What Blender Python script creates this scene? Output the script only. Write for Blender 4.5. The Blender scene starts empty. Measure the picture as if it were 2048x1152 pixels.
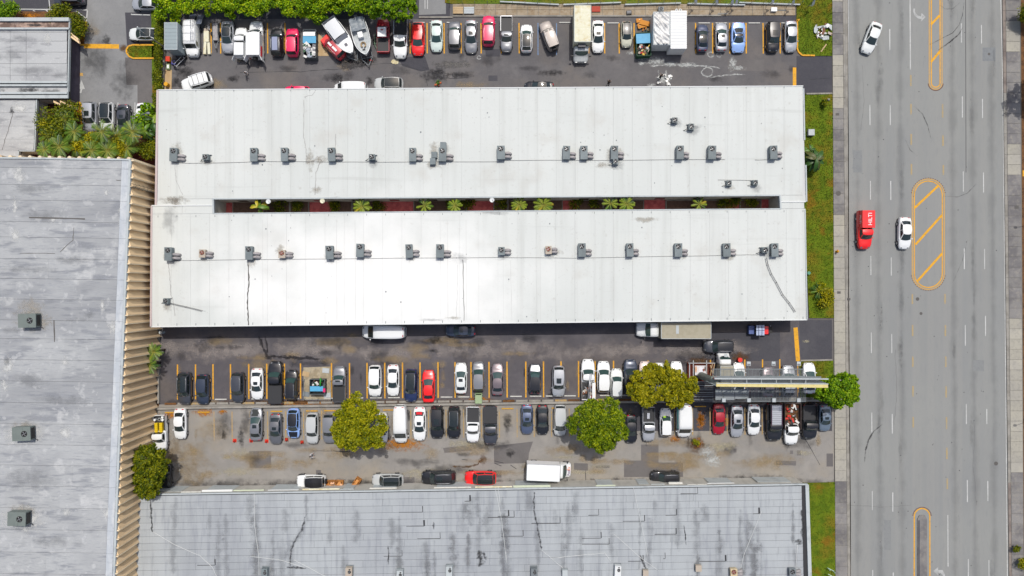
import bpy, math, random
import numpy as np
from math import sin, cos, pi, radians, atan2, sqrt, hypot
from mathutils import Vector, Matrix
random.seed(7)
rng = np.random.default_rng(7)
scene = bpy.context.scene
COL = scene.collection
# ------------------------------------------------------------------ camera, sky, sun
CAM_H = 101.0
S = 13.5                       # photograph pixels per metre on the ground
cd = bpy.data.cameras.new('camera'); cam = bpy.data.objects.new('camera', cd); COL.objects.link(cam)
cam.location = (0, 0, CAM_H); cam.rotation_euler = (0, 0, 0)
cd.sensor_width = 36; cd.lens = 36 * CAM_H / (2048 / S); cd.clip_end = 1500
scene.camera = cam
# shadow of a point at height h falls (-0.12, -0.43) * h away
SUNV = Vector((0.12, 0.43, 1)).normalized()
SUN_EL = math.asin(SUNV.z); SUN_AZ = atan2(SUNV.x, SUNV.y)
w = bpy.data.worlds.new('World'); scene.world = w; w.use_nodes = True
nt = w.node_tree; nt.nodes.clear()
sk = nt.nodes.new('ShaderNodeTexSky'); sk.sky_type = 'NISHITA'; sk.sun_disc = False
sk.sun_elevation = SUN_EL; sk.sun_rotation = SUN_AZ; sk.air_density = 1.0; sk.dust_density = 4.0; sk.ozone_density = 0.6
bg = nt.nodes.new('ShaderNodeBackground'); bg.inputs[1].default_value = 0.115
wo = nt.nodes.new('ShaderNodeOutputWorld')
nt.links.new(sk.outputs[0], bg.inputs[0]); nt.links.new(bg.outputs[0], wo.inputs[0])
sl = bpy.data.lights.new('sun', 'SUN'); sl.energy = 2.9; sl.angle = radians(0.5); sl.color = (1, .96, .90)
sun = bpy.data.objects.new('sun', sl); COL.objects.link(sun)
sun.rotation_euler = SUNV.to_track_quat('Z', 'Y').to_euler(); sun.location = (20, 70, 150)
scene.view_settings.view_transform = 'Standard'; scene.view_settings.look = 'None'
scene.view_settings.exposure = 0.0; scene.view_settings.gamma = 1.0; scene.view_settings.use_curve_mapping = False
scene.cycles.max_bounces = 6; scene.cycles.transparent_max_bounces = 12

def P(px, py, h=0.0):
    """measured photograph position of a point at height h -> metres"""
    k = (CAM_H - h) / CAM_H / S
    return ((px - 1024) * k, (576 - py) * k)
def PV(px, py, h=0.0, z=None):
    x, y = P(px, py, h); return (x, y, h if z is None else z)

# ------------------------------------------------------------------ materials
def lin(c): c = c / 255; return c / 12.92 if c <= .04045 else ((c + .055) / 1.055) ** 2.4
def A(r, g, b, k=1.0):        # albedo of a surface that reads (r,g,b) in full sun
    return tuple(min(.85, lin(v) / 1.32 * k) for v in (r, g, b))
MC = {}
def nodes_of(name):
    m = bpy.data.materials.new(name); m.use_nodes = True
    return m, m.node_tree, m.node_tree.nodes['Principled BSDF']
def N(nt, t, **kw):
    n = nt.nodes.new(t)
    for k, v in kw.items():
        if k.startswith('i_'): n.inputs[k[2:]].default_value = v
        else: setattr(n, k, v)
    return n
def basic(name, c, rough=.6, metal=0., coat=0., emit=None, spec=.5):
    if name in MC: return MC[name]
    m, nt, b = nodes_of(name)
    b.inputs['Base Color'].default_value = (*c, 1); b.inputs['Roughness'].default_value = rough
    b.inputs['Metallic'].default_value = metal; b.inputs['Coat Weight'].default_value = coat
    b.inputs['Coat Roughness'].default_value = .08; b.inputs['Specular IOR Level'].default_value = spec
    MC[name] = m; return m
def mixc(nt, fac, a, b, blend='MIX'):
    n = nt.nodes.new('ShaderNodeMix'); n.data_type = 'RGBA'; n.blend_type = blend
    if hasattr(fac, 'links'): nt.links.new(fac, n.inputs[0])
    else: n.inputs[0].default_value = fac
    for i, v in ((6, a), (7, b)):
        if hasattr(v, 'links'): nt.links.new(v, n.inputs[i])
        else: n.inputs[i].default_value = (*v, 1)
    return n.outputs[2]
def noise(nt, scale, stretch=(1, 1, 1), lo=.35, hi=.65, detail=4, rough=.55, world=True, off=0):
    g = nt.nodes.new('ShaderNodeNewGeometry'); mp = nt.nodes.new('ShaderNodeMapping')
    mp.inputs['Scale'].default_value = stretch; mp.inputs['Location'].default_value = (off, off * 1.7, off * .3)
    nt.links.new(g.outputs['Position'], mp.inputs[0])
    n = N(nt, 'ShaderNodeTexNoise', i_Scale=scale, i_Detail=detail, i_Roughness=rough)
    nt.links.new(mp.outputs[0], n.inputs['Vector'])
    r = N(nt, 'ShaderNodeMapRange'); r.interpolation_type = 'SMOOTHSTEP'
    r.inputs['From Min'].default_value = lo; r.inputs['From Max'].default_value = hi
    nt.links.new(n.outputs[0], r.inputs['Value'])
    return r.outputs[0]
def layered(name, base, layers, rough=.85, bump=None, objrand=0., spec=.3):
    """layers: (scale, stretch, lo, hi, colour, strength)"""
    if name in MC: return MC[name]
    m, nt, b = nodes_of(name)
    col = base; k = 0
    for sc, st, lo, hi, c, amt in layers:
        f = noise(nt, sc, st, lo, hi, off=k * 13.1 + len(name) * 3.3); k += 1
        mu = N(nt, 'ShaderNodeMath', operation='MULTIPLY'); mu.inputs[1].default_value = amt
        nt.links.new(f, mu.inputs[0]); col = mixc(nt, mu.outputs[0], col, c)
    if objrand:
        oi = nt.nodes.new('ShaderNodeObjectInfo'); r = N(nt, 'ShaderNodeMapRange')
        r.inputs['To Min'].default_value = 1 - objrand; r.inputs['To Max'].default_value = 1 + objrand
        nt.links.new(oi.outputs['Random'], r.inputs['Value'])
        hs = nt.nodes.new('ShaderNodeHueSaturation'); nt.links.new(r.outputs[0], hs.inputs['Value'])
        if hasattr(col, 'links'): nt.links.new(col, hs.inputs['Color'])
        else: hs.inputs['Color'].default_value = (*col, 1)
        col = hs.outputs[0]
    if hasattr(col, 'links'): nt.links.new(col, b.inputs['Base Color'])
    else: b.inputs['Base Color'].default_value = (*col, 1)
    b.inputs['Roughness'].default_value = rough; b.inputs['Specular IOR Level'].default_value = spec
    if bump:
        f = noise(nt, bump[0], (1, 1, 1), 0, 1, detail=6)
        bn = N(nt, 'ShaderNodeBump', i_Strength=bump[1], i_Distance=bump[2]); nt.links.new(f, bn.inputs['Height'])
        nt.links.new(bn.outputs[0], b.inputs['Normal'])
    MC[name] = m; return m

def road_mat(name, c, dark, light, warm=None, st=(1, 1, 1)):
    L = [(.09, st, .3, .7, dark, .55), (.35, (1, 1, 1), .45, .75, light, .5), (1.6, (1, 1, 1), .45, .8, dark, .45),
         (9, (1, 1, 1), .3, .75, light, .35), (30, (1, 1, 1), .4, .7, dark, .3)]
    if warm: L.insert(2, (.16, (1, 1, 1), .45, .7, warm, .6))
    return layered(name, c, L, .9, (25, .4, .02))
M_ROAD = layered('road_asphalt', A(151, 153, 151), [(.5, (1, .012, 1), .35, .7, A(142, 146, 148), .5), (1.1, (1, .01, 1), .4, .7, A(160, 160, 156), .6),
    (.07, (1, 1, 1), .35, .7, A(160, 162, 158), .6), (3, (1, .2, 1), .5, .8, A(134, 136, 140), .4), (22, (1, 1, 1), .35, .7, A(140, 142, 142), .5)], .9, (25, .3, .02))
M_TOPLOT = road_mat('lot_asphalt_worn', A(112, 110, 111), A(86, 85, 90), A(132, 130, 130), A(128, 120, 112))
M_MIDLOT = road_mat('lot_asphalt_dark', A(96, 93, 97), A(74, 72, 79), A(126, 122, 124), A(118, 109, 100))
M_LOWLOT = road_mat('lot_asphalt_pale', A(156, 153, 148), A(128, 126, 124), A(176, 172, 165), A(168, 156, 134))
M_LEFTLOT = road_mat('lot_asphalt_grey', A(146, 147, 147), A(124, 126, 128), A(164, 165, 165))
M_PATCH = road_mat('asphalt_patch_grey', A(116, 113, 112), A(98, 95, 96), A(130, 127, 125))
M_PATCHD = road_mat('asphalt_patch_dark', A(82, 82, 88), A(66, 66, 74), A(100, 99, 103))
M_WALK = layered('sidewalk_concrete', A(186, 182, 168), [(.25, (1, 1, 1), .4, .65, A(168, 165, 158), .7), (2.5, (1, 1, 1), .45, .75, A(140, 138, 134), .5), (20, (1, 1, 1), .4, .7, A(160, 158, 150), .5)], .9, (30, .3, .01), objrand=.07)
M_WALKD = layered('sidewalk_stained', A(148, 146, 144), [(.3, (1, 1, 1), .4, .6, A(112, 110, 113), .75), (2, (1, 1, 1), .45, .75, A(165, 160, 150), .6), (20, (1, 1, 1), .4, .7, A(110, 108, 106), .5)], .9, (30, .3, .01), objrand=.12)
M_CONC = layered('concrete', A(165, 162, 155), [(.8, (1, 1, 1), .4, .65, A(130, 127, 120), .7), (9, (1, 1, 1), .4, .7, A(150, 145, 135), .5)], .9, objrand=.05)
M_DIRT = layered('dirt', A(120, 84, 52), [(1.2, (1, 1, 1), .35, .65, A(70, 52, 40), .8), (8, (1, 1, 1), .4, .7, A(150, 110, 70), .5)], .95, (12, .6, .05))
M_MULCH = layered('red_mulch', A(82, 38, 34), [(2, (1, 1, 1), .35, .65, A(50, 26, 26), .8), (12, (1, 1, 1), .4, .7, A(110, 60, 45), .6)], .95, (20, .7, .05))
M_GRASS = layered('grass_soil', A(116, 138, 22), [(.22, (1, 1, 1), .42, .6, A(142, 122, 30), .8), (1.1, (1, 1, 1), .42, .66, A(82, 110, 10), .75), (.4, (1, 1, 1), .55, .7, A(160, 104, 28), .7), (9, (1, 1, 1), .3, .7, A(74, 96, 12), .5)], .95, (14, .8, .08))
M_YEL = layered('yellow_road_paint', A(240, 176, 36, 1.05), [(3, (1, 1, 1), .45, .7, A(180, 140, 60), .5), (14, (1, 1, 1), .5, .72, A(130, 118, 96), .7)], .7)
M_YELP = layered('faded_yellow_paint', A(196, 160, 92), [(3, (1, 1, 1), .42, .6, A(165, 155, 135), .8), (14, (1, 1, 1), .45, .7, A(150, 145, 135), .8)], .8)
M_DASH = layered('worn_amber_dash', A(188, 164, 112), [(3, (1, 1, 1), .42, .65, A(165, 158, 140), .8), (18, (1, 1, 1), .45, .7, A(150, 152, 148), .6)], .85)
M_WHF = layered('worn_white_marking', A(196, 198, 197), [(2, (1, 1, 1), .45, .65, A(168, 170, 168), .8), (14, (1, 1, 1), .45, .7, A(152, 154, 153), .6)], .85)
M_ORAP = layered('faded_amber_road_paint', A(216, 170, 88), [(4, (1, 1, 1), .45, .7, A(176, 158, 120), .7), (20, (1, 1, 1), .5, .7, A(150, 150, 145), .6)], .8)
M_WHP = layered('white_road_paint', A(222, 224, 222), [(.3, (1, 1, 1), .4, .6, A(190, 192, 190), .7), (6, (1, 1, 1), .45, .7, A(172, 173, 172), .6), (18, (1, 1, 1), .45, .7, A(156, 158, 157), .6)], .7)
M_BLP = layered('blue_road_paint', A(120, 150, 190), [(6, (1, 1, 1), .45, .7, A(120, 125, 135), .8)], .8)
M_STOPW = layered('wheel_stop_white', A(220, 220, 214), [(2, (1, 1, 1), .5, .7, A(170, 168, 160), .6)], .8)
M_STOPY = layered('wheel_stop_yellow', A(222, 170, 60), [(2, (1, 1, 1), .5, .7, A(190, 160, 110), .7)], .8)
# roofs
M_WROOF = layered('white_roof_coating', A(218, 223, 220), [(.045, (1, 1, 1), .35, .65, A(227, 231, 228), .8), (.9, (1, .05, 1), .45, .8, A(204, 208, 204), .6), (.22, (1, 1, 1), .55, .75, A(204, 203, 196), .45), (1.2, (1, 1, 1), .6, .8, A(190, 189, 182), .5), (4, (1, 1, 1), .62, .74, A(180, 178, 172), .45), (.35, (.2, 3, 1), .6, .75, A(196, 200, 196), .4)], .75, objrand=.016)
def wroof():       # white coating; overexposed glare painted into its colour whitens the lower left wing, with ragged soft edges
    m = M_WROOF; nt = m.node_tree; b = nt.nodes['Principled BSDF']; src = b.inputs['Base Color'].links[0].from_socket
    g = nt.nodes.new('ShaderNodeNewGeometry'); mp = nt.nodes.new('ShaderNodeMapping'); mp.vector_type = 'TEXTURE'
    mp.inputs['Location'].default_value = (-21, 0.5, HW0); mp.inputs['Scale'].default_value = (25, 12.5, 50); nt.links.new(g.outputs['Position'], mp.inputs[0])
    ln = N(nt, 'ShaderNodeVectorMath', operation='LENGTH'); nt.links.new(mp.outputs[0], ln.inputs[0])
    n1 = noise(nt, .12, (1, 1, 1), .2, .8, 5); sb = N(nt, 'ShaderNodeMath', operation='MULTIPLY_ADD'); sb.inputs[1].default_value = .7; nt.links.new(n1, sb.inputs[0]); nt.links.new(ln.outputs['Value'], sb.inputs[2])
    r = N(nt, 'ShaderNodeMapRange'); r.interpolation_type = 'SMOOTHSTEP'; r.inputs['From Min'].default_value = 1.55; r.inputs['From Max'].default_value = .55; nt.links.new(sb.outputs[0], r.inputs['Value'])
    nt.links.new(mixc(nt, r.outputs[0], src, (.73, .74, .725)), b.inputs['Base Color'])
HW0 = 4.6
wroof()
M_WSEAM = basic('white_seam', (.50, .51, .51), .9)
M_GROOF = layered('gray_roof_felt', A(187, 193, 196), [(.42, (1, .07, 1), .48, .8, A(140, 145, 150), .5), (.12, (1, .5, 1), .45, .7, A(166, 171, 177), .6), (1.5, (1, .15, 1), .5, .75, A(150, 155, 163), .6), (.8, (3, .12, 1), .55, .8, A(130, 134, 139), .45), (3, (1, 1, 1), .58, .8, A(198, 203, 207), .5), (14, (1, 1, 1), .4, .7, A(160, 165, 173), .4)], .9, (18, .3, .01), objrand=.03)
M_UROOF = layered('pale_roof_felt', A(196, 199, 200), [(.25, (.6, 1, 1), .45, .65, A(170, 172, 175), .8), (.9, (.4, 1.5, 1), .52, .66, A(140, 142, 146), .6), (4, (1, 1, 1), .55, .7, A(216, 218, 218), .5), (16, (1, 1, 1), .4, .7, A(176, 178, 181), .4)], .9, (18, .3, .01), objrand=.03)
M_LROOF = layered('weathered_roof_felt', A(188, 191, 192), [(.16, (.5, 1, 1), .42, .62, A(160, 163, 166), .85), (.6, (.35, 1.6, 1), .52, .66, A(134, 138, 145), .75), (.3, (1, 1, 1), .58, .66, A(206, 208, 208), .8), (2.5, (.3, 3, 1), .55, .68, A(140, 144, 150), .6), (.9, (1, 1, 1), .6, .68, A(218, 220, 220), .45), (4, (.4, 1.5, 1), .5, .75, A(160, 164, 172), .5), (16, (1, 1, 1), .4, .7, A(168, 172, 179), .5)], .9, (18, .3, .01), objrand=.035)
M_SEAM = basic('dark_seam', (.035, .036, .04), .95); M_JOINT = basic('paving_joint', (.16, .155, .14), .95)
M_TRIMW = basic('white_trim', A(232, 236, 236), .6)
M_TRIMG = layered('coping_metal', A(196, 204, 206), [(1, (1, 1, 1), .5, .7, A(165, 172, 176), .6)], .6)
M_TAN = layered('tan_precast_concrete', (.80, .60, .37), [(.5, (1, 1, .2), .4, .7, (.62, .44, .25), .7), (5, (1, 1, .1), .5, .75, (.55, .38, .22), .4)], .9)
M_WALLP = basic('pink_wall_paint', A(205, 190, 190), .8)
M_WALLW = layered('stucco_wall', A(206, 204, 196), [(1, (1, 1, .3), .45, .7, A(170, 168, 160), .5)], .9)
M_REDT = layered('red_floor_paint', (.66, .16, .16), [(1.5, (1, 1, 1), .4, .65, A(190, 84, 88), .7), (9, (1, 1, 1), .45, .7, A(200, 110, 106), .5)], .8)
# vehicle materials
def paint(name, c, metal=.0, rough=.32): return basic('paint_' + name, c, rough, metal, .7)
PT = dict(white=paint('white', (.74, .76, .76)), pearl=paint('pearl', (.66, .69, .68)), silver=paint('silver', (.42, .44, .47), .35), mint=paint('pale_mint', (.56, .66, .62)),
    grey=paint('grey', (.16, .165, .18), .4), midgrey=paint('mid_grey', (.24, .25, .27), .4), darkgrey=paint('dark_grey', (.058, .064, .080), .3), black=paint('black', (.014, .015, .019), .1),
    navy=paint('navy', (.018, .032, .10), .2), blue=paint('light_blue', (.26, .42, .78), .1), slate=paint('slate_blue', (.10, .13, .21), .4), red=paint('red', (.78, .012, .012)),
    crimson=paint('crimson', (.72, .012, .10), .0), darkred=paint('dark_red', (.36, .006, .02), .1), mauve=paint('mauve_grey', (.20, .165, .18), .4), tan=paint('tan', (.30, .265, .24), .1, .45),
    cream=paint('cream', (.50, .50, .40)), charcoal=paint('charcoal_blue', (.038, .052, .085), .3), teal=paint('steel_blue', (.16, .21, .27), .3), pinkish=paint('rose_white', (.62, .50, .46)),
    purple=paint('dark_purple', (.05, .012, .035), .2), bluegrey=paint('blue_grey', (.06, .075, .13), .3), lightgrey=paint('light_grey', (.46, .48, .48)))
GLASS = basic('car_glass', (.014, .021, .023), .06, 0, .3, spec=.7)
GLASSF = basic('front_glass', (.026, .040, .041), .07, 0, .3, spec=.7)
GLASSG = basic('windscreen_glass', (.034, .068, .064), .08, 0, .3, spec=.7)
BLK = basic('black_plastic', (.012, .012, .013), .55)
MATB = basic('black_vinyl', (.022, .023, .026), .6)
TYRE = basic('tyre_rubber', (.015, .015, .016), .85)
RIM = basic('alloy_rim', (.45, .46, .48), .3, .8)
LAMPW = basic('headlamp_lens', (.22, .23, .24), .15, .3)
LAMPR = basic('tail_lamp_lens', (.45, .01, .02), .2)
ALU = basic('aluminium', (.55, .57, .6), .35, .7)
GALV = layered('galvanised_steel', A(132, 140, 144), [(1.3, (1, 1, 1), .4, .65, A(112, 120, 125), .7), (8, (1, 1, 1), .45, .7, A(148, 154, 158), .4)], .5, objrand=.08)
ACG = layered('cabinet_grey', A(130, 141, 144), [(1.3, (1, 1, 1), .4, .7, A(112, 122, 126), .6)], .6, objrand=.1)
DUCT = layered('duct_wrap', A(178, 174, 174), [(3, (1, 1, 1), .45, .65, A(140, 136, 138), .6)], .7, objrand=.08)
RUST = layered('rust', A(140, 64, 40), [(4, (1, 1, 1), .4, .7, A(190, 130, 90), .5)], .9)
BEIGEC = basic('beige_cabinet', A(192, 180, 164), .7)
GREENM = basic('green_dumpster_paint', A(20, 84, 48), .6)
LID = layered('blue_plastic_lid', A(96, 180, 222), [(2, (1, 1, 1), .4, .7, A(80, 160, 205), .5)], .5)
WOODM = layered('plywood', A(206, 180, 140), [(1, (1, .2, 1), .4, .65, A(180, 150, 108), .6)], .85)
CRATE = layered('crate_wood', A(205, 140, 74), [(3, (1, 1, 1), .4, .7, A(160, 98, 44), .6)], .85, objrand=.2)
GEL = basic('white_gelcoat', (.78, .80, .80), .3, 0, .4)
GELG = basic('grey_canvas', A(140, 146, 152), .7)
ORANGE = basic('safety_orange', A(230, 60, 20), .5)
BARK = layered('bark', A(96, 80, 64), [(4, (1, 1, .3), .4, .7, A(60, 48, 38), .7)], .95)
SKIN = basic('skin', (.30, .16, .10), .6)

# ------------------------------------------------------------------ mesh builder
class MB:
    def __init__(s): s.v = []; s.f = []; s.m = []; s.s = []
    def add(s, vs, fs, mi=0, sm=False):
        o = len(s.v); s.v += [tuple(p) for p in vs]
        for f in fs: s.f.append(tuple(i + o for i in f)); s.m.append(mi); s.s.append(sm)
        return s
    def box(s, x0, x1, y0, y1, z0, z1, mi=0):
        return s.add([(x0, y0, z0), (x1, y0, z0), (x1, y1, z0), (x0, y1, z0), (x0, y0, z1), (x1, y0, z1), (x1, y1, z1), (x0, y1, z1)],
                     [(0, 3, 2, 1), (4, 5, 6, 7), (0, 1, 5, 4), (1, 2, 6, 5), (2, 3, 7, 6), (3, 0, 4, 7)], mi)
    def bar(s, p0, p1, wd, h, mi=0):      # box along a segment, z = base of p
        a = Vector(p0); b = Vector(p1); d = b - a; n = Vector((-d.y, d.x, 0))
        n = n.normalized() * (wd / 2) if n.length > 1e-6 else Vector((wd / 2, 0, 0)); u = Vector((0, 0, h))
        q = [a - n, a + n, b + n, b - n]
        return s.add(q + [p + u for p in q], [(0, 1, 2, 3), (7, 6, 5, 4), (0, 4, 5, 1), (1, 5, 6, 2), (2, 6, 7, 3), (3, 7, 4, 0)], mi)
    def prism(s, poly, z0, z1, mi=0, top=None):
        n = len(poly); vs = [(x, y, z0) for x, y in poly] + [(x, y, z1) for x, y in poly]
        ar = sum(poly[i][0] * poly[(i + 1) % n][1] - poly[(i + 1) % n][0] * poly[i][1] for i in range(n))
        fs = [tuple(range(n - 1, -1, -1)), tuple(range(n, 2 * n))] + [(i, (i + 1) % n, n + (i + 1) % n, n + i) for i in range(n)]
        if ar < 0: fs = [tuple(reversed(f)) for f in fs]
        s.add(vs, fs, mi)
        if top is not None: s.m[-n - 1] = top
        return s
    def sheet(s, poly, z, mi=0):
        n = len(poly); ar = sum(poly[i][0] * poly[(i + 1) % n][1] - poly[(i + 1) % n][0] * poly[i][1] for i in range(n))
        f = tuple(range(n));  f = f if ar > 0 else tuple(reversed(f))
        return s.add([(x, y, z) for x, y in poly], [f], mi)
    def cyl(s, p0, p1, r0, r1=None, n=10, mi=0, cap=True, sm=True):
        r1 = r0 if r1 is None else r1; a = Vector(p0); b = Vector(p1); d = (b - a).normalized()
        u = d.orthogonal().normalized(); v = d.cross(u)
        vs = [a + (u * cos(2 * pi * i / n) + v * sin(2 * pi * i / n)) * r0 for i in range(n)] + [b + (u * cos(2 * pi * i / n) + v * sin(2 * pi * i / n)) * r1 for i in range(n)]
        s.add(vs, [(i, (i + 1) % n, n + (i + 1) % n, n + i) for i in range(n)], mi, sm)
        if cap: s.add(vs, [tuple(range(n - 1, -1, -1)), tuple(range(n, 2 * n))], mi)
        return s
    def tube(s, pts, r, n=6, mi=0):
        rr = r if isinstance(r, (list, tuple)) else [r] * len(pts)
        P_ = [Vector(p) for p in pts]; vs = []; fs = []; u = None
        for i, p in enumerate(P_):
            d = (P_[min(i + 1, len(P_) - 1)] - P_[max(i - 1, 0)]).normalized()
            u = d.orthogonal().normalized() if u is None else (u - d * u.dot(d)).normalized()
            v = d.cross(u)
            vs += [p + (u * cos(2 * pi * k / n) + v * sin(2 * pi * k / n)) * rr[i] for k in range(n)]
            if i: fs += [((i - 1) * n + k, (i - 1) * n + (k + 1) % n, i * n + (k + 1) % n, i * n + k) for k in range(n)]
        fs += [tuple(range(n - 1, -1, -1)), tuple(range(len(vs) - n, len(vs)))]
        return s.add(vs, fs, mi, True)
    def grid(s, fn, nu, nv, mi=0, sm=True, flip=False):
        vs = [fn(i / nu, j / nv) for i in range(nu + 1) for j in range(nv + 1)]
        fs = [(i * (nv + 1) + j, (i + 1) * (nv + 1) + j, (i + 1) * (nv + 1) + j + 1, i * (nv + 1) + j + 1) for i in range(nu) for j in range(nv)]
        if flip: fs = [tuple(reversed(f)) for f in fs]
        return s.add(vs, fs, mi, sm)
    def blob(s, c, r, mi=0, n=6, jit=.25, sm=False, sq=(1, 1, 1)):
        vs = []; fs = []
        for i in range(n + 1):
            th = pi * i / n
            for j in range(n + 2):
                ph = 2 * pi * j / (n + 2); k = r * (1 + random.uniform(-jit, jit))
                vs.append((c[0] + k * sin(th) * cos(ph) * sq[0], c[1] + k * sin(th) * sin(ph) * sq[1], c[2] + k * cos(th) * sq[2]))
        m = n + 2
        for i in range(n):
            for j in range(m): fs.append((i * m + j, (i + 1) * m + j, (i + 1) * m + (j + 1) % m, i * m + (j + 1) % m))
        return s.add(vs, fs, mi, sm)
    def mesh(s, name, mats):
        me = bpy.data.meshes.new(name); me.from_pydata(s.v, [], s.f)
        for m in mats: me.materials.append(m)
        if s.f:
            me.polygons.foreach_set('material_index', s.m); me.polygons.foreach_set('use_smooth', s.s)
        me.update(); return me
def O(name, mb, mats=None, parent=None, loc=None, rot=None, paint=None):
    me = mb if isinstance(mb, bpy.types.Mesh) else mb.mesh(name, mats if isinstance(mats, (list, tuple)) else [mats])
    o = bpy.data.objects.new(name, me); COL.objects.link(o)
    if parent is not None: o.parent = parent
    if loc: o.location = loc
    if rot is not None: o.rotation_euler = rot if isinstance(rot, (tuple, list)) else (0, 0, rot)
    if paint is not None:
        for i, m in enumerate(me.materials):
            if m is None: o.material_slots[i].link = 'OBJECT'; o.material_slots[i].material = paint
    return o
def T(o, label, cat, group=None):
    o['label'] = label; o['category'] = cat
    if group: o['group'] = group
    return o
def E(name, loc, rz=0., label=None, cat=None, group=None, scale=None):
    o = bpy.data.objects.new(name, None); COL.objects.link(o); o.location = loc; o.rotation_euler = (0, 0, rz); o.empty_display_size = .5
    if scale: o.scale = scale
    if label: T(o, label, cat, group)
    return o
def ST(o, kind='structure'): o['kind'] = kind; return o
def rect(x0, y0, x1, y1, h=0): return [P(x0, y0, h), P(x1, y0, h), P(x1, y1, h), P(x0, y1, h)]
def poly(pts, h=0): return [P(x, y, h) for x, y in pts]
ORD = ['first', 'second', 'third', 'fourth', 'fifth', 'sixth', 'seventh', 'eighth', 'ninth', 'tenth', 'eleventh', 'twelfth', 'thirteenth', 'fourteenth', 'fifteenth', 'sixteenth', 'seventeenth', 'eighteenth', 'nineteenth', 'twentieth']
# ------------------------------------------------------------------ ground, road, lots
ground = ST(O('ground', MB().sheet([(-260, -260), (260, -260), (260, 260), (-260, 260)], -.03), M_PATCH))
top_lot = ST(O('parking_lot', MB().sheet(rect(318, -160, 1664, 210), 0), M_TOPLOT))
mid_lot = ST(O('parking_lot', MB().sheet(rect(300, 600, 1664, 809), 0), M_MIDLOT))
low_lot = ST(O('parking_lot', MB().sheet(rect(226, 809, 1668, 1030), 0), M_LOWLOT))
left_lot = ST(O('parking_lot', MB().sheet(rect(-120, -160, 318, 330), 0), M_LEFTLOT))
road = ST(O('road', MB().sheet(poly([(1686, -200), (2003, -200), (2024, 1400), (1697, 1400)]), 0), M_ROAD))

def sheet_on(parent, name, pts, mat, z=.004):
    return O(name, MB().sheet(poly(pts), z), mat, parent)
def strip(parent, name, pts, wpx, mat, z=.012, jit=0.):
    """painted band / tar line of width wpx along a pixel polyline"""
    q = [Vector(P(x, y)) for x, y in pts]; L = []; R = []
    for i, p in enumerate(q):
        d = (q[min(i + 1, len(q) - 1)] - q[max(i - 1, 0)]).normalized(); n = Vector((-d.y, d.x))
        wd = wpx / S / 2 * (1 + random.uniform(-jit, jit)); L.append(p + n * wd); R.append(p - n * wd)
    m = MB()
    for i in range(len(q) - 1): m.sheet([L[i], R[i], R[i + 1], L[i + 1]], z)
    return O(name, m, mat, parent)
def wob(pts, n=6, a=1.5):
    out = []
    for (x0, y0), (x1, y1) in zip(pts, pts[1:]):
        for k in range(n):
            t = k / n; out.append((x0 + (x1 - x0) * t + random.uniform(-a, a), y0 + (y1 - y0) * t + random.uniform(-a, a)))
    return out + [pts[-1]]
SM = {}
def stain_mat(key, c, amt=1., sc=1.2, rough=.85):
    if key in SM: return SM[key]
    m, nt, b = nodes_of('stain_' + key)
    b.inputs['Base Color'].default_value = (*c, 1); b.inputs['Roughness'].default_value = rough; b.inputs['Specular IOR Level'].default_value = .3
    at = N(nt, 'ShaderNodeAttribute', attribute_name='fade')
    n1 = noise(nt, sc, (1, 1, 1), .25, .75, 8, .65)
    ad = N(nt, 'ShaderNodeMath', operation='ADD'); nt.links.new(at.outputs['Fac'], ad.inputs[0]); nt.links.new(n1, ad.inputs[1])
    r = N(nt, 'ShaderNodeMapRange'); r.interpolation_type = 'SMOOTHSTEP'
    r.inputs['From Min'].default_value = .5; r.inputs['From Max'].default_value = 1.75; r.inputs['To Max'].default_value = amt
    nt.links.new(ad.outputs[0], r.inputs['Value']); nt.links.new(r.outputs[0], b.inputs['Alpha'])
    SM[key] = m; return m
ST_OIL = stain_mat('oil', (.012, .012, .014), .6, 1.6); ST_DARK = stain_mat('dark', (.03, .03, .034), .4, .7)
ST_WET = stain_mat('wet', (.022, .020, .022), 1.0, 1.3, .35); ST_WHITE = stain_mat('lime_wash', (.50, .52, .51), .75, 2.6)
ST_PALE = stain_mat('worn_pale_asphalt', A(166, 158, 154), .62, .5)
ST_RUST = stain_mat('orange_mulch', A(196, 124, 20), .9, 2.5); ST_TAN = stain_mat('sandy', A(178, 156, 118), .42, .6)
ST_BEIGE = stain_mat('beige', A(196, 188, 160), .5, 1.5); ST_BROWN = stain_mat('brown', A(104, 74, 42), .75, 1.5)
ST_ROOFB = stain_mat('roof_black', (.045, .047, .05), .85, 2.2); ST_ROOFW = stain_mat('roof_white', A(226, 228, 226), .9, 1.4); ST_ROOFG = stain_mat('roof_grime', A(126, 129, 133), .28, .8)
ST_ROOFT = stain_mat('roof_tan', A(186, 180, 168), .55, 1.2)
def stain(parent, name, px, py, rx, ry, mat, z=.007, h=0., rot=0., nseg=28):
    cx, cy = P(px, py, h); k = (CAM_H - h) / CAM_H / S; rx *= k * 1.15; ry *= k * 1.15
    vs = [(cx, cy, h + z)]; fade = [1.0]
    for ring, fv in ((.5, .62), (1.0, 0.)):
        for i in range(nseg):
            a = 2 * pi * i / nseg; r = ring * (1 + random.uniform(-.16, .16)); x = rx * r * cos(a); y = ry * r * sin(a)
            vs.append((cx + x * cos(rot) - y * sin(rot), cy + x * sin(rot) + y * cos(rot), h + z)); fade.append(fv)
    m = MB(); fs = []
    for i in range(nseg):
        j = (i + 1) % nseg; fs.append((0, 1 + i, 1 + j)); fs.append((1 + i, 1 + nseg + i, 1 + nseg + j, 1 + j))
    m.add(vs, fs, 0, True); o = O(name, m, mat, parent)
    at = o.data.attributes.new('fade', 'FLOAT', 'POINT'); at.data.foreach_set('value', fade); return o
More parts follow.
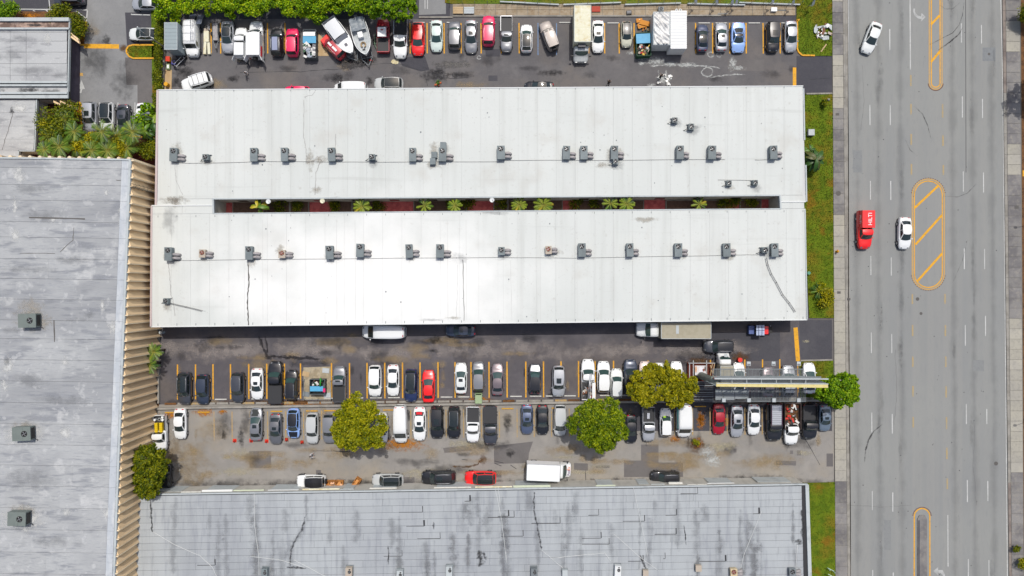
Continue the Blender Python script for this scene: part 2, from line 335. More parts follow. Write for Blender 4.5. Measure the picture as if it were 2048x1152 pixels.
def streak(parent, name, pts, wpx, mat, z=.008, h=0., jit=.4):
    """a stain that follows a line; opaque along its middle, fading at its edges"""
    k = (CAM_H - h) / CAM_H / S; q = [Vector(P(x, y, h)) for x, y in pts]; vs = []; fade = []; fs = []
    for i, p in enumerate(q):
        d = (q[min(i + 1, len(q) - 1)] - q[max(i - 1, 0)]).normalized(); n = Vector((-d.y, d.x)); e = 0 if i in (0, len(q) - 1) else 1
        for t, fv in ((-1, 0), (0, .95), (1, 0)):
            r = wpx * k / 2 * (1 + random.uniform(-jit, jit)) * (.5 + .5 * e); vs.append((p.x + n.x * t * r, p.y + n.y * t * r, h + z)); fade.append(fv * (.6 + .4 * e))
        if i: fs += [((i - 1) * 3 + a, (i - 1) * 3 + a + 1, i * 3 + a + 1, i * 3 + a) for a in (0, 1)]
    m = MB().add(vs, [tuple(reversed(f)) for f in fs], 0, True); o = O(name, m, mat, parent)
    at = o.data.attributes.new('fade', 'FLOAT', 'POINT'); at.data.foreach_set('value', fade); return o

# ---- top-left lot tones
sheet_on(left_lot, 'asphalt_patch', [(250, 25), (306, 25), (306, 92), (254, 92)], M_PATCHD)
sheet_on(left_lot, 'asphalt_patch', [(250, 115), (306, 115), (306, 215), (275, 215), (275, 170), (253, 170)], M_PATCH)
sheet_on(left_lot, 'asphalt_patch', [(-20, -20), (175, -20), (172, 38), (-20, 38)], M_PATCHD)
sheet_on(left_lot, 'asphalt_patch', [(136, 90), (160, 90), (158, 205), (136, 205)], M_PATCHD)
for a in ([(22, 18), (175, 20)], [(97, -10), (100, 18)], [(30, 20), (46, 34)], [(66, 20), (84, 34)], [(92, 20), (108, 34)], [(118, 20), (126, 28)], [(150, 20), (174, 38)], [(175, 20), (173, 42)]):
    strip(left_lot, 'parking_line', a, 2, M_WHP)
strip(left_lot, 'parking_line', [(168, 92), (238, 93)], 9, M_YEL)
strip(left_lot, 'parking_line', [(138, 149), (166, 149)], 6, M_ORAP)
for x in (262, 300): strip(left_lot, 'parking_line', [(x - 0, 28), (x + 1, 28.1)], 2, M_WHP)
strip(left_lot, 'parking_line', [(262, 29), (300, 30)], 2, M_WHP)
for x in (199, 236, 270): strip(left_lot, 'parking_line', [(x, 205), (x - 1, 262)], 2, M_WHP)
for pts in ([(163, 160), (156, 178), (170, 178)], [(161, 178), (165, 178), (163, 186), (154, 187), (154, 184), (160, 183)]):
    sheet_on(left_lot, 'arrow_marking', pts, M_WHP, .012)
for x, y, rx, ry, mt in ((185, 60, 14, 22, ST_TAN), (212, 84, 10, 18, ST_OIL), (248, 97, 12, 10, ST_BROWN), (250, 160, 26, 40, ST_DARK), (190, 120, 30, 40, ST_DARK)):
    stain(left_lot, 'stain', x, y, rx, ry, mt)
# ---- top lot
for x in (441, 422, 535, 570, 755, 788, 820, 854, 888, 922, 962, 1002, 1038, 1177, 1209, 1238, 1268, 1391, 1425, 1459, 1492, 1526, 1560):
    strip(top_lot, 'parking_line', [(x, 46 + 0), (x + .5, 107)], 2.3, M_YEL)
for x in (1076, 1113): strip(top_lot, 'parking_line', [(x, 46), (x, 110)], 1.8, M_BLP)
strip(top_lot, 'parking_line', [(1589, 135), (1589, 174)], 7, M_YEL)
sheet_on(top_lot, 'asphalt_patch', [(318, -60), (900, -60), (900, 38), (318, 38)], M_PATCHD)
sheet_on(top_lot, 'asphalt_patch', [(795, 115), (850, 112), (859, 140), (842, 143), (805, 132)], M_PATCHD)
sheet_on(top_lot, 'asphalt_patch', [(1455, 120), (1528, 119), (1528, 142), (1456, 142)], M_PATCH, .003)
sheet_on(top_lot, 'asphalt_patch', [(1593, 112), (1664, 112), (1664, 206), (1606, 206), (1593, 172)], M_PATCHD, .003)
sheet_on(top_lot, 'asphalt_patch', [(1373, 30), (1594, 30), (1594, 44), (1373, 44)], M_PATCHD, .003)
sheet_on(top_lot, 'asphalt_patch', [(970, 98), (1000, 98), (1000, 113), (972, 113)], M_PATCHD, .003)
sheet_on(top_lot, 'asphalt_patch', [(977, 151), (995, 151), (995, 162), (977, 162)], M_PATCHD, .0032)
for i in range(26): stain(top_lot, 'stain', random.uniform(345, 1590), random.uniform(110, 172), random.uniform(8, 34), random.uniform(5, 14), random.choice([ST_DARK, ST_DARK, ST_TAN, ST_OIL]), z=.0045 + i * 6e-5)
for x, y, rx, ry, mt in ((1290, 116, 20, 8, ST_WHITE), (1312, 122, 24, 10, ST_WHITE), (1340, 128, 20, 6, ST_WHITE), (1375, 130, 22, 5, ST_WHITE), (1328, 158, 16, 12, ST_WHITE), (1283, 126, 7, 6, ST_WHITE),
        (1465, 128, 9, 14, ST_WHITE), (1475, 136, 16, 5, ST_WHITE), (1303, 170, 8, 4, ST_WHITE), (1262, 106, 9, 4, ST_WHITE), (870, 150, 34, 14, ST_OIL), (920, 150, 30, 9, ST_OIL), (905, 128, 40, 8, ST_WET), (700, 130, 30, 10, ST_WET), (720, 120, 34, 8, ST_WET)):
    stain(top_lot, 'stain', x, y, rx, ry, mt, z=.0065)
for cx, cy, r in ((1415, 144, 11), (1422, 109, 6), (1438, 110, 5), (958, 115, 4)):
    pts = [(cx + r * cos(a / 10 * 2 * pi) * random.uniform(.85, 1.15), cy + r * .85 * sin(a / 10 * 2 * pi)) for a in range(11)]
    streak(top_lot, 'stain', pts, 4.5 if r > 5 else 2.5, ST_WHITE)
for pts in ([(1300, 132), (1330, 130), (1380, 131), (1420, 132), (1440, 137)], [(1316, 140), (1319, 155)], [(1333, 140), (1332, 155)], [(1420, 156), (1450, 150), (1490, 149)]):
    streak(top_lot, 'stain', wob(pts, 4, 1), 4, ST_WHITE)
for pts in ([(680, 138), (760, 127), (800, 128), (850, 143), (855, 172)], [(860, 145), (900, 158), (935, 155)], [(1620, 160), (1664, 155)], [(480, 145), (600, 143), (680, 138)]):
    strip(top_lot, 'crack', wob(pts, 6, 1), .8, M_SEAM, .0085, .5)
# pale walk at the left side of the top lot, plywood ramp
# ---- middle lot
A_LINES = [355, 391, 426, 461, 497.5, 533.5, 569, 601, 663, 699, 734, 769.5, 805, 840, 876, 910, 942, 978, 1014, 1051.5, 1087, 1122, 1157, 1190, 1227, 1296, 1331, 1421, 1489.5, 1525, 1559.5]
for x in A_LINES:
    y0 = 729 - (x - 355) * .0087; strip(mid_lot, 'parking_line', [(x, y0), (x + .3, 799 - (x - 355) * .006)], 2.5, M_YEL)
strip(mid_lot, 'parking_line', [(1591, 655), (1596, 722)], 8.5, M_YEL)
strip(mid_lot, 'parking_line', [(1596, 722), (1596, 795)], 2.5, M_YEL)
sheet_on(mid_lot, 'asphalt_patch', [(1598, 640), (1664, 640), (1664, 722), (1602, 722)], M_PATCHD, .003)
sheet_on(mid_lot, 'asphalt_patch', [(1400, 665), (1560, 665), (1560, 722), (1402, 722)], M_PATCHD, .003)
for i in range(38): stain(mid_lot, 'stain', random.uniform(340, 1400), random.uniform(665, 730), random.uniform(8, 50), random.uniform(5, 14), random.choice([ST_DARK, ST_TAN, ST_DARK]), z=.0045 + i * 6e-5)
for i in range(30): stain(mid_lot, 'stain', random.uniform(340, 1400), random.uniform(735, 795), random.uniform(3, 7), random.uniform(4, 16), random.choice([ST_OIL, ST_TAN, ST_DARK]), z=.0045 + i * 6e-5)
for pts, wd in (([(518, 672), (524, 690), (531, 706), (536, 714), (560, 713), (600, 716), (643, 718)], 9), ([(530, 672), (533, 690), (536, 706)], 5)):
    streak(mid_lot, 'puddle', wob(pts, 3, 1.5), wd, ST_WET, .0085)
for x, y, rx, ry, mt in ((540, 714, 9, 6, ST_WET), (572, 714, 12, 5, ST_WET), (870, 680, 16, 10, ST_OIL), (866, 702, 12, 4, ST_OIL), (1480, 715, 22, 12, ST_BROWN), (1400, 722, 30, 8, ST_BROWN), (660, 722, 26, 8, ST_TAN), (840, 712, 26, 7, ST_TAN), (1612, 683, 9, 3, ST_BEIGE), (965, 803, 24, 10, ST_RUST), (945, 800, 8, 6, ST_RUST)):
    stain(mid_lot, 'stain', x, y, rx, ry, mt, z=.0078)
for pts in ([(405, 676), (415, 692)], [(590, 715), (583, 735)], [(1415, 666), (1415, 720)]):
    strip(mid_lot, 'crack', wob(pts, 5, 1), .9, M_SEAM, .0095, .5)
# ---- lower lot
for i in range(15): stain(mid_lot, 'stain', 350 + i * 78 + random.uniform(-20, 20), 701 + random.uniform(-6, 6), 62, random.uniform(15, 24), ST_PALE, z=.0033 + i * 4e-5)
B_LINES = [428, 464, 500, 535, 571, 607, 643, 821.5, 857, 892, 927, 963, 998.5, 1034, 1068, 1103, 1138.5, 1349, 1385, 1420, 1454, 1489.5, 1524]
for x in B_LINES: strip(low_lot, 'parking_line', [(x, 823 - (x - 428) * .008), (x + .5, 881 - (x - 428) * .011)], 2.0, M_YELP)
for pts in ([(498, 902), (542, 902), (542, 936), (499, 936)], [(632, 940), (642, 940), (642, 947), (632, 947)], [(806, 954), (829, 954), (829, 967), (806, 967)], [(886, 896), (942, 890), (944, 901), (889, 906)],
            [(988, 892), (1066, 883), (1058, 906), (1056, 926), (988, 928)], [(988, 941), (1003, 941), (1003, 955), (988, 955)], [(1148, 926), (1176, 927), (1176, 941), (1148, 940)], [(1282, 889), (1317, 889), (1317, 925), (1366, 925), (1366, 954), (1248, 954), (1248, 921), (1282, 921)],
            [(1192, 931), (1219, 931), (1219, 936), (1192, 936)], [(1552, 921), (1592, 922), (1592, 931), (1552, 930)], [(1653, 907), (1666, 907), (1666, 933), (1653, 933)], [(1580, 901), (1586, 901), (1586, 908), (1580, 908)], [(1594, 901), (1602, 901), (1602, 911), (1594, 911)], [(1467, 897), (1473, 897), (1473, 905), (1467, 905)]):
    sheet_on(low_lot, 'asphalt_patch', pts, M_PATCH, .003)
sheet_on(low_lot, 'asphalt_patch', [(1240, 806), (1664, 802), (1664, 862), (1240, 862)], M_PATCHD, .0015)
for i in range(60): stain(low_lot, 'stain', random.uniform(345, 1650), random.uniform(885, 950), random.uniform(10, 60), random.uniform(4, 14), random.choice([ST_DARK, ST_TAN, ST_TAN, ST_BEIGE]) if i % 4 else ST_TAN, z=.0045 + i * 3e-5)
for i in range(34): stain(low_lot, 'stain', random.uniform(345, 1650), random.uniform(825, 885), random.uniform(3, 8), random.uniform(8, 22), random.choice([ST_OIL, ST_DARK, ST_TAN]), z=.0045 + i * 3e-5)
for i in range(16): stain(low_lot, 'stain', 400 + i * 80 + random.uniform(-20, 20), 968, 60, 12, ST_DARK, z=.0062)
for x, y, rx, ry, mt in ((370, 915, 55, 38, ST_TAN), (380, 950, 30, 26, ST_TAN), (345, 900, 20, 40, ST_TAN), (320, 950, 20, 40, ST_OIL), (408, 825, 20, 9, ST_RUST), (445, 824, 10, 5, ST_RUST), (345, 830, 28, 8, ST_RUST), (325, 850, 16, 22, ST_BROWN), (448, 870, 6, 14, ST_OIL), (482, 875, 7, 22, ST_OIL), (448, 848, 22, 30, ST_DARK), (490, 845, 12, 30, ST_DARK),
        (1402, 842, 9, 18, ST_RUST), (1402, 835, 8, 15, ST_RUST), (1394, 887, 14, 13, ST_RUST), (1391, 890, 20, 18, ST_BROWN), (1454, 843, 5, 10, ST_RUST), (1415, 905, 16, 12, ST_WHITE), (1425, 920, 18, 16, ST_WHITE), (1440, 897, 14, 8, ST_BEIGE), (1460, 893, 8, 10, ST_BEIGE),
        (800, 888, 50, 14, ST_RUST), (770, 895, 30, 12, ST_TAN), (966, 919, 9, 10, ST_BROWN), (1020, 906, 10, 9, ST_OIL), (1015, 845, 10, 26, ST_OIL), (1340, 885, 60, 10, ST_TAN), (1600, 885, 40, 12, ST_DARK), (1500, 962, 90, 14, ST_OIL), (1350, 878, 14, 8, ST_RUST), (430, 860, 30, 20, ST_TAN), (1240, 962, 60, 10, ST_DARK), (700, 968, 80, 10, ST_DARK), (480, 972, 80, 9, ST_DARK)):
    stain(low_lot, 'stain', x, y, rx, ry, mt, z=.0078)
streak(low_lot, 'stain', wob([(905, 933), (930, 934), (955, 930), (963, 918)], 4, .8), 5, ST_BROWN)
for pts in ([(620, 902), (700, 903)], [(1171, 940), (1171, 972)], [(1600, 860), (1640, 930)]): strip(low_lot, 'crack', wob(pts, 5, .8), 1, M_SEAM, .0095, .5)
for pts in ([(924, 919), (935, 920)], [(989, 922), (1007, 926)], [(990, 927), (1003, 932)], [(1021, 930), (1033, 938)]): strip(low_lot, 'tyre_mark', pts, 1.2, M_SEAM, .0098)
streak(low_lot, 'stain', wob([(355, 925), (360, 935), (358, 955), (352, 962)], 3, .5), 2.5, ST_WHITE)
for x, y, r in ((773, 913, 4), (1020, 899, 3)):
    O('manhole_cover', MB().cyl(PV(x, y, 0, .004), PV(x, y, 0, .02), r / S, n=18), basic('cast_iron', (.09, .085, .08), .8), low_lot)

# ---- road markings
def dash(x, y0, y1, wpx=1.9, m=M_WHP): strip(road, 'lane_line', [(x, y0), (x + (y1 - y0) * .005, y1)], wpx, m)
for y0, y1 in ((-100, -60), (210, 250), (362, 399), (512, 550), (665, 706), (825, 865), (982, 1020), (1140, 1180)): dash(1738.5 + y0 * .006, y0, y1, 1.6)
for y0, y1 in ((-95, -55), (58, 100), (210, 250), (362, 400), (515, 551), (668, 706), (828, 867), (985, 1023), (1145, 1185)): dash(1779 + y0 * .0065, y0, y1)
for y0, y1 in ((-105, -65), (47, 85), (193, 235), (343, 383), (497, 538), (650, 691), (808, 848), (960, 1004), (1118, 1160)): dash(1922 + y0 * .013, y0, y1)
for y0, y1 in ((-105, -65), (50, 87), (198, 236), (345, 385), (498, 538), (632, 672), (818, 848), (962, 1002), (1120, 1160)): dash(1962 + y0 * .014, y0, y1, 1.7)
dash(1819.5, -100, 139); dash(1895.5, 1030, 1133)
for y0, y1 in ((150, 172), (208, 229), (268, 290), (328, 350), (588, 608), (650, 672), (713, 734), (772, 793), (834, 855)): dash(1820.5 + y0 * .007, y0, y1, 3, M_DASH)
for y0, y1 in ((208, 235), (270, 292), (330, 350), (588, 608), (650, 672), (713, 734), (772, 795), (834, 858), (895, 918), (957, 978)): dash(1882.5 + y0 * .0125, y0, y1, 3, M_DASH)
strip(road, 'lane_line', [(1696, -150), (1697, 600), (1703, 1300)], 1.6, M_WHP)
strip(road, 'lane_line', [(1998, -150), (2005, 150), (2010, 620), (2016, 1300)], 1.6, M_WHP)
strip(road, 'joint', [(1931, -100), (1932, 345)], 1, M_SEAM, .004)
def stadium(x0, y0, x1, y1, open_top=False, open_bot=False):
    r = (x1 - x0) / 2; cx = (x0 + x1) / 2; pts = []
    if open_top: pts.append((x0, y0))
    else: pts += [(cx - r * cos(a * pi / 12), y0 + r - r * sin(a * pi / 12)) for a in range(0, 13)]
    if open_top: pts = [(x1, y0)]
    if not open_bot: pts += [(cx + r * cos(a * pi / 12), y1 - r + r * sin(a * pi / 12)) for a in range(0, 13)]
    else: pts += [(x1, y1)]
    pts.append((x0, y0 if open_top else (y1 if open_bot else y0 + r))) if not open_top else pts.append((x0, y0))
    return pts
for d in (0, 4): strip(road, 'median_line', stadium(1824.5 + d, 358 + d, 1888.5 - d, 579 - d), 2.1, M_YEL if d else M_ORAP, .012 + d * .0003)
for d in (0, 4): strip(road, 'median_line', stadium(1858.5 + d, -100, 1884 - d, 178.5 - d, open_top=True), 2.1, M_YEL if d else M_ORAP, .012 + d * .0003)
p3 = [(1828, 1300)] + [(1844 - 15.5 * cos(a * pi / 12), 1033 - 16 * sin(a * pi / 12)) for a in range(13)] + [(1860, 1300)]
strip(road, 'median_line', p3, 2.3, M_YEL)
for a, b in (((1829, 416), (1877, 371)), ((1831, 489), (1884, 430)), ((1834, 563), (1884, 507)), ((1862, 49), (1879, 31)), ((1862, 124), (1881, 101))): strip(road, 'median_stripe', [a, b], 4.5, M_YEL, .0165)
for cx, y0, sgn, rr in ((1856.5, 390, -1, 34), (1856.5, 547, 1, 34), (1871.3, 166, 1, 15), (1844, 1033, -1, 18.5)):
    m = MB()
    for k in range(1, 22):
        a = k * pi / 22; x = cx + rr * cos(a); y = y0 + sgn * rr * sin(a); X, Y = P(x, y); m.box(X - .06, X + .06, Y - .06, Y + .06, .0, .03)
    O('reflector_studs', m, basic('brown_ceramic', A(110, 60, 30), .5), road)
med = ST(O('traffic_island', MB().prism(poly([(1834, 1300), (1834, 1038), (1838, 1030), (1849, 1030), (1853, 1038), (1854, 1300)]), 0, .14), M_WALKD))
O('kerb', MB().prism(poly([(1835.5, 1300), (1835.5, 1040), (1838, 1040), (1838, 1300)]), .141, .16), M_PATCHD, med)
# arrows
sheet_on(road, 'arrow_marking', [(1843, 26), (1851, 34), (1842, 43), (1843, 38), (1836, 37), (1829, 31), (1826, 22), (1827, 17), (1830, 17), (1830, 24), (1835, 31), (1842, 33)], M_WHF, .012)
sheet_on(road, 'arrow_marking', [(1876, 1134), (1866, 1142), (1876, 1150), (1875, 1145), (1882, 1146), (1886, 1152), (1888, 1162), (1891, 1162), (1890, 1150), (1885, 1140), (1876, 1140)], M_WHF, .012)
ST_OILS = stain_mat('lane_oil', (.05, .05, .052), .15, 1.2)
for i in range(26): stain(road, 'oil_stain', random.choice([1718, 1760, 1802, 1905, 1945, 1985]) + random.uniform(-4, 4), random.uniform(0, 1150), random.uniform(2, 6), random.uniform(8, 40), ST_OILS, z=.0052 + i * 5e-5)
for x0, y0, x1, y1 in ((1706, 300, 1724, 345), (1946, 720, 1968, 742), (1768, 1040, 1782, 1100)): O('asphalt_patch', MB().sheet(rect(x0, y0, x1, y1), .0031), layered('road_patch_dull', A(143, 146, 146), [(3, (1, 1, 1), .4, .7, A(132, 135, 137), .6)], .9), road)
for pts in ([(1725, 130), (1728, 200), (1722, 260)], [(1790, 700), (1794, 780), (1788, 850)], [(1950, 850), (1946, 930), (1953, 1010)], [(1700, 1010), (1760, 1014), (1822, 1010)], [(1700, 480), (1712, 484), (1740, 480)]): strip(road, 'crack', wob(pts, 7, 1), .5, basic('hairline_tar', (.12, .12, .12), .9), .0062, .5)
# skid marks, iron covers, small debris
SKID = stain_mat('skid', (.03, .03, .032), .75, 1.5)
for pts, wd in (([(1729, 924), (1731, 900), (1737, 880), (1747, 863), (1765, 848)], 4.5), ([(1862, 88), (1885, 76), (1905, 66), (1918, 50), (1925, 30), (1928, 5)], 2), ([(1877, 100), (1900, 84), (1918, 68), (1925, 55)], 4),
                ([(1828, 212), (1845, 228), (1855, 250), (1862, 278)], 2.5), ([(1811, 280), (1820, 300), (1835, 312)], 1.5), ([(1886, 392), (1915, 394), (1935, 386), (1952, 368)], 1.6), ([(1880, 10), (1890, 18), (1905, 18), (1920, 5)], 1.4), ([(1907, 562), (1925, 520), (1935, 480)], 1.2)):
    streak(road, 'skid_mark', pts, wd, SKID, .017, 0, .15)
for x, y, r in ((1835, 598, 3.6), (1842, 627, 3), (1992, 927, 4), (1978, 108, 2.5)):
    O('manhole_cover', MB().cyl(PV(x, y, 0, .004), PV(x, y, 0, .012), r / S, n=18), basic('cast_iron', (.09, .085, .08), .8), road)
m = MB()
for k in range(90):
    X, Y = P(random.uniform(1702, 2000), random.uniform(0, 1152)); r = random.uniform(.03, .08); m.sheet([(X - r, Y - r), (X + r, Y - r * .6), (X + r * .7, Y + r), (X - r * .8, Y + r * .9)], .0045)
ST(O('road_speck', m, M_SEAM, road), 'stuff')
for pts in ([(1713, -100), (1716, 1300)], [(1756, -100), (1760, 1300)], [(1800, -100), (1806, 1300)], [(1902, -100), (1912, 1300)], [(1942, -100), (1952, 1300)], [(1982, -100), (1990, 1300)]):
    streak(road, 'wheel_track', wob(pts, 14, 1.2), 20, stain_mat('track', (.13, .135, .14), .17, .25), .0025, 0, .2)
O('asphalt_patch', MB().sheet(rect(1965, 95, 1991, 122), .003), layered('road_repair', A(140, 144, 146), [(3, (1, 1, 1), .4, .7, A(126, 130, 134), .6)], .9), road)

# ---- sidewalks as separate slabs
walk = ST(O('sidewalk', MB().prism(poly([(1664, -160), (1687.5, -160), (1697.5, 1300), (1672, 1300)]), -.02, .07), M_JOINT))
def slab_row(parent, x0f, x1f, ys, mats, z0=.07, z1=.12, gap=.6, name='paving_slab'):
    for a, b in zip(ys, ys[1:]):
        mt = mats(a) if callable(mats) else mats
        O(name, MB().prism([P(x0f(a), a + gap / 2), P(x1f(a), a + gap / 2), P(x1f(b), b - gap / 2), P(x0f(b), b - gap / 2)], z0, z1 + random.uniform(-.004, .004)), mt, parent)
lx = lambda y: 1664 + y * .0056; rx_ = lambda y: 1684.5 + y * .008
darkr = lambda y: (0 < y < 110) or (200 < y < 420) or (960 < y < 1300)
slab_row(walk, lx, rx_, [-60 + 21.3 * i for i in range(60)], lambda y: M_WALKD if darkr(y) else M_WALK)
slab_row(walk, lambda y: rx_(y) + .7, lambda y: 1689 + y * .0072, [-60 + 42.6 * i for i in range(31)], M_CONC, z1=.125, name='kerb_stone')
gut = ST(O('gutter', MB().prism(poly([(1689.5, -160), (1695, -160), (1703, 1300), (1698.5, 1300)]), -.01, .012), M_CONC))
walk2 = ST(O('sidewalk', MB().prism(poly([(2004, -160), (2060, -160), (2070, 1300), (2022, 1300)]), -.02, .07), M_JOINT))
r0 = lambda y: 2010.5 + y * .011; r1 = lambda y: 2038 + y * .007
slab_row(walk2, r0, r1, [-60 + 20.5 * i for i in range(62)], lambda y: M_WALK if (280 < y < 350 or 620 < y < 930 or 40 < y < 90) else M_WALKD)
slab_row(walk2, lambda y: 2004 + y * .0115, lambda y: r0(y) - .7, [-60 + 41 * i for i in range(31)], lambda y: layered('brown_gutter', A(150, 140, 132), [(.6, (1, 1, 1), .4, .65, A(110, 100, 96), .7)], .9) if (y < 170 or y > 940) else M_CONC, z1=.11, name='kerb_stone')
for x, y, s_ in ((1674, 229, 3.5), (1677, 585, 3.5), (2032, 415, 4), (1697, 598, 3)): O('drain_grate', MB().box(*[v for v in (P(x - s_, y)[0], P(x + s_, y)[0], P(x, y + s_ * .7)[1], P(x, y - s_ * .7)[1])], .1, .129), basic('cast_iron', (.09, .085, .08), .8), walk)
O('manhole_cover', MB().cyl(PV(1676, 387, 0, .1), PV(1676, 387, 0, .13), 5 / S, n=18), basic('cast_iron', (.09, .085, .08), .8), walk)
verge = ST(O('mulch_verge', MB().prism(poly([(2040, -160), (2300, -160), (2300, 1300), (2048, 1300)]), -.02, .085), M_DIRT))
O('parking_line', MB().sheet(rect(2044, 341, 2075, 353), .13), M_YEL, verge)
# paved strip along the top
pave = ST(O('footpath', MB().prism(poly([(905, 8), (1590, 8), (1590, 31), (905, 34)]), -.02, .06), M_JOINT))
M_PAV = layered('sandy_paving', A(176, 162, 140), [(1, (1, 1, 1), .4, .65, A(150, 130, 100), .6), (4, (1, 1, 1), .5, .7, A(140, 110, 80), .5)], .9, objrand=.08)
for i in range(32):
    x0 = 906 + i * 21.4; O('paving_slab', MB().prism(poly([(x0, 9), (x0 + 20.6, 9), (x0 + 20.6, 19.6), (x0, 19.6)]), .06, .1 + random.uniform(-.01, .01)), M_PAV, pave)
    O('paving_slab', MB().prism(poly([(x0, 20.3), (x0 + 20.6, 20.3), (x0 + 20.6, 31), (x0, 31)]), .06, .1 + random.uniform(-.01, .01)), M_PAV, pave)
for x0, x1, y in ((838, 906, 35), (905, 1148, 32.5), (1180, 1308, 32.5), (1372, 1442, 31.5), (1435, 1455, 28)): O('kerb_stone', MB().bar(PV(x0, y, 0, 0), PV(x1, y, 0, 0), .22, .16), M_CONC, pave)
ST(O('driveway', MB().prism(poly([(838, -60), (892, -60), (892, 28), (838, 30)]), -.01, .02), M_LEFTLOT))
for x in (850, 855): O('parking_line', MB().bar(PV(x, -50, 0, .022), PV(x, 18, 0, .022), .12, .004), M_WHP, bpy.data.objects['driveway'])

# ---- grass
def grass_strip(pts, tufts, seed, ht=.10):
    o = ST(O('grass_verge', MB().prism(poly(pts), -.02, ht), M_GRASS))
    xs = [p[0] for p in pts]; ys = [p[1] for p in pts]; m = MB(); rnd = random.Random(seed); k = 0
    def inside(x, y):
        c = False; n = len(pts)
        for i in range(n):
            x1, y1 = pts[i]; x2, y2 = pts[(i + 1) % n]
            if (y1 > y) != (y2 > y) and x < (x2 - x1) * (y - y1) / (y2 - y1) + x1: c = not c
        return c
    vs = []; fs = []; mi = []
    while k < tufts:
        x = rnd.uniform(min(xs), max(xs)); y = rnd.uniform(min(ys), max(ys)); k += 1
        if not inside(x, y): continue
        X, Y = P(x, y); a = rnd.uniform(0, pi * 2); l = rnd.uniform(.06, .2); hh = rnd.uniform(.05, .16); i0 = len(vs)
        vs += [(X, Y, ht - .01), (X + l * cos(a), Y + l * sin(a), ht - .01), (X + l * .5 * cos(a) + hh * .5 * sin(a), Y + l * .5 * sin(a) + hh * .4, ht + hh)]; fs.append((i0, i0 + 1, i0 + 2)); mi.append(rnd.choice([0, 0, 1, 2]))
    m.v = vs; m.f = fs; m.m = mi; m.s = [False] * len(fs)
    g = ST(O('grass', m, [basic('grass_blade_a', A(112, 130, 20), .8), basic('grass_blade_b', A(146, 126, 26), .8), basic('grass_blade_c', A(82, 110, 12), .8)]), 'stuff')
    T(g, f'grass blades on verge {seed}', 'grass'); return o, g
GR = [([(1592, -60), (1664, -60), (1664, 112), (1606, 112), (1596, 106), (1593, 96)], 'tufted grass in the upper right corner verge beside the sidewalk', 5000),
      ([(1610, 188), (1664.5, 188), (1667, 636), (1618, 636), (1606, 400)], 'long strip of grass between the white roofed building and the sidewalk', 9000),
      ([(1598, 722), (1666, 721), (1667, 800), (1600, 800)], 'grass patch beneath the billboard end by the sidewalk', 2500),
      ([(1590, 966), (1669, 964), (1671, 1300), (1608, 1300)], 'grass beside the lower grey roofed building', 5000),
      ([(890, -60), (1592, -60), (1592, 8), (1405, 8), (905, 8), (890, 6)], 'grass verge along the very top edge past the footpath', 6000),
      ([(256, 100), (259, 94), (266, 92), (310, 92), (310, 116), (266, 116), (258, 110)], 'small grass island with an amber kerb in the upper left lot', 700),
      ([(302, -60), (328, -60), (330, 40), (328, 160), (316, 240), (306, 235), (304, 100)], 'grass under the hedge beside the upper left lot', 1500)]
for i, (pts, lab, n) in enumerate(GR):
    o, g = grass_strip(pts, n, i); g['label'] = lab
# amber kerbs
def kerb(pts, label, mat=M_YEL, wd=.22, ht=.16, jit=0, name='kerb', cat='kerb'):
    m = MB(); q = [PV(x, y, 0, 0) for x, y in pts]
    for a, b in zip(q, q[1:]): m.bar(a, b, wd, ht)
    return T(O(name, m, mat), label, cat)
kerb([(1594, 40), (1594, 98), (1597, 105), (1604, 111), (1629, 111.5)], 'amber painted kerb curving round the upper right grass corner')
kerb([(1594, 43), (1598, 39)], 'short amber kerb end beside the last white sedan of the top row')
kerb([(310, 90.5), (266, 90.5), (258, 93), (254, 99), (254, 106), (259, 113), (267, 117), (310, 117)], 'amber kerb wrapped round the small grass island')
kerb([(168, 90), (140, 92), (172, 60), (173, 44)], 'amber kerb of the planted corner by the upper left grey roof')
kerb([(164, 270), (164, 212), (160, 205), (150, 203), (136, 203)], 'amber kerb round the palm bed left of the four parked cars')
kerb([(164, 270), (250, 271), (308, 276), (306, 220)], 'amber kerb along the front of the palm bed')
kerb([(1612, 188), (1664, 187)], 'pale kerb at the head of the long grass strip', M_CONC)
kerb([(1600, 721), (1664, 719.5)], 'pale kerb above the grass patch under the billboard', M_CONC)
# beds
ST(O('planting_bed', MB().prism(poly([(72, 198), (136, 203), (160, 205), (164, 270), (306, 278), (314, 330), (30, 330), (30, 300), (72, 300)]), -.01, .06), M_MULCH))
ST(O('planting_bed', MB().prism(poly([(-20, 22), (150, 24), (172, 44), (168, 88), (136, 92), (136, 36), (-20, 36)]), -.01, .06), M_DIRT))
for x, y, rx, ry in ((160, 75, 14, 16), (155, 222, 12, 14), (60, 32, 24, 6)): stain(bpy.data.objects['planting_bed'], 'mulch_patch', x, y, rx, ry, ST_RUST, z=.065)
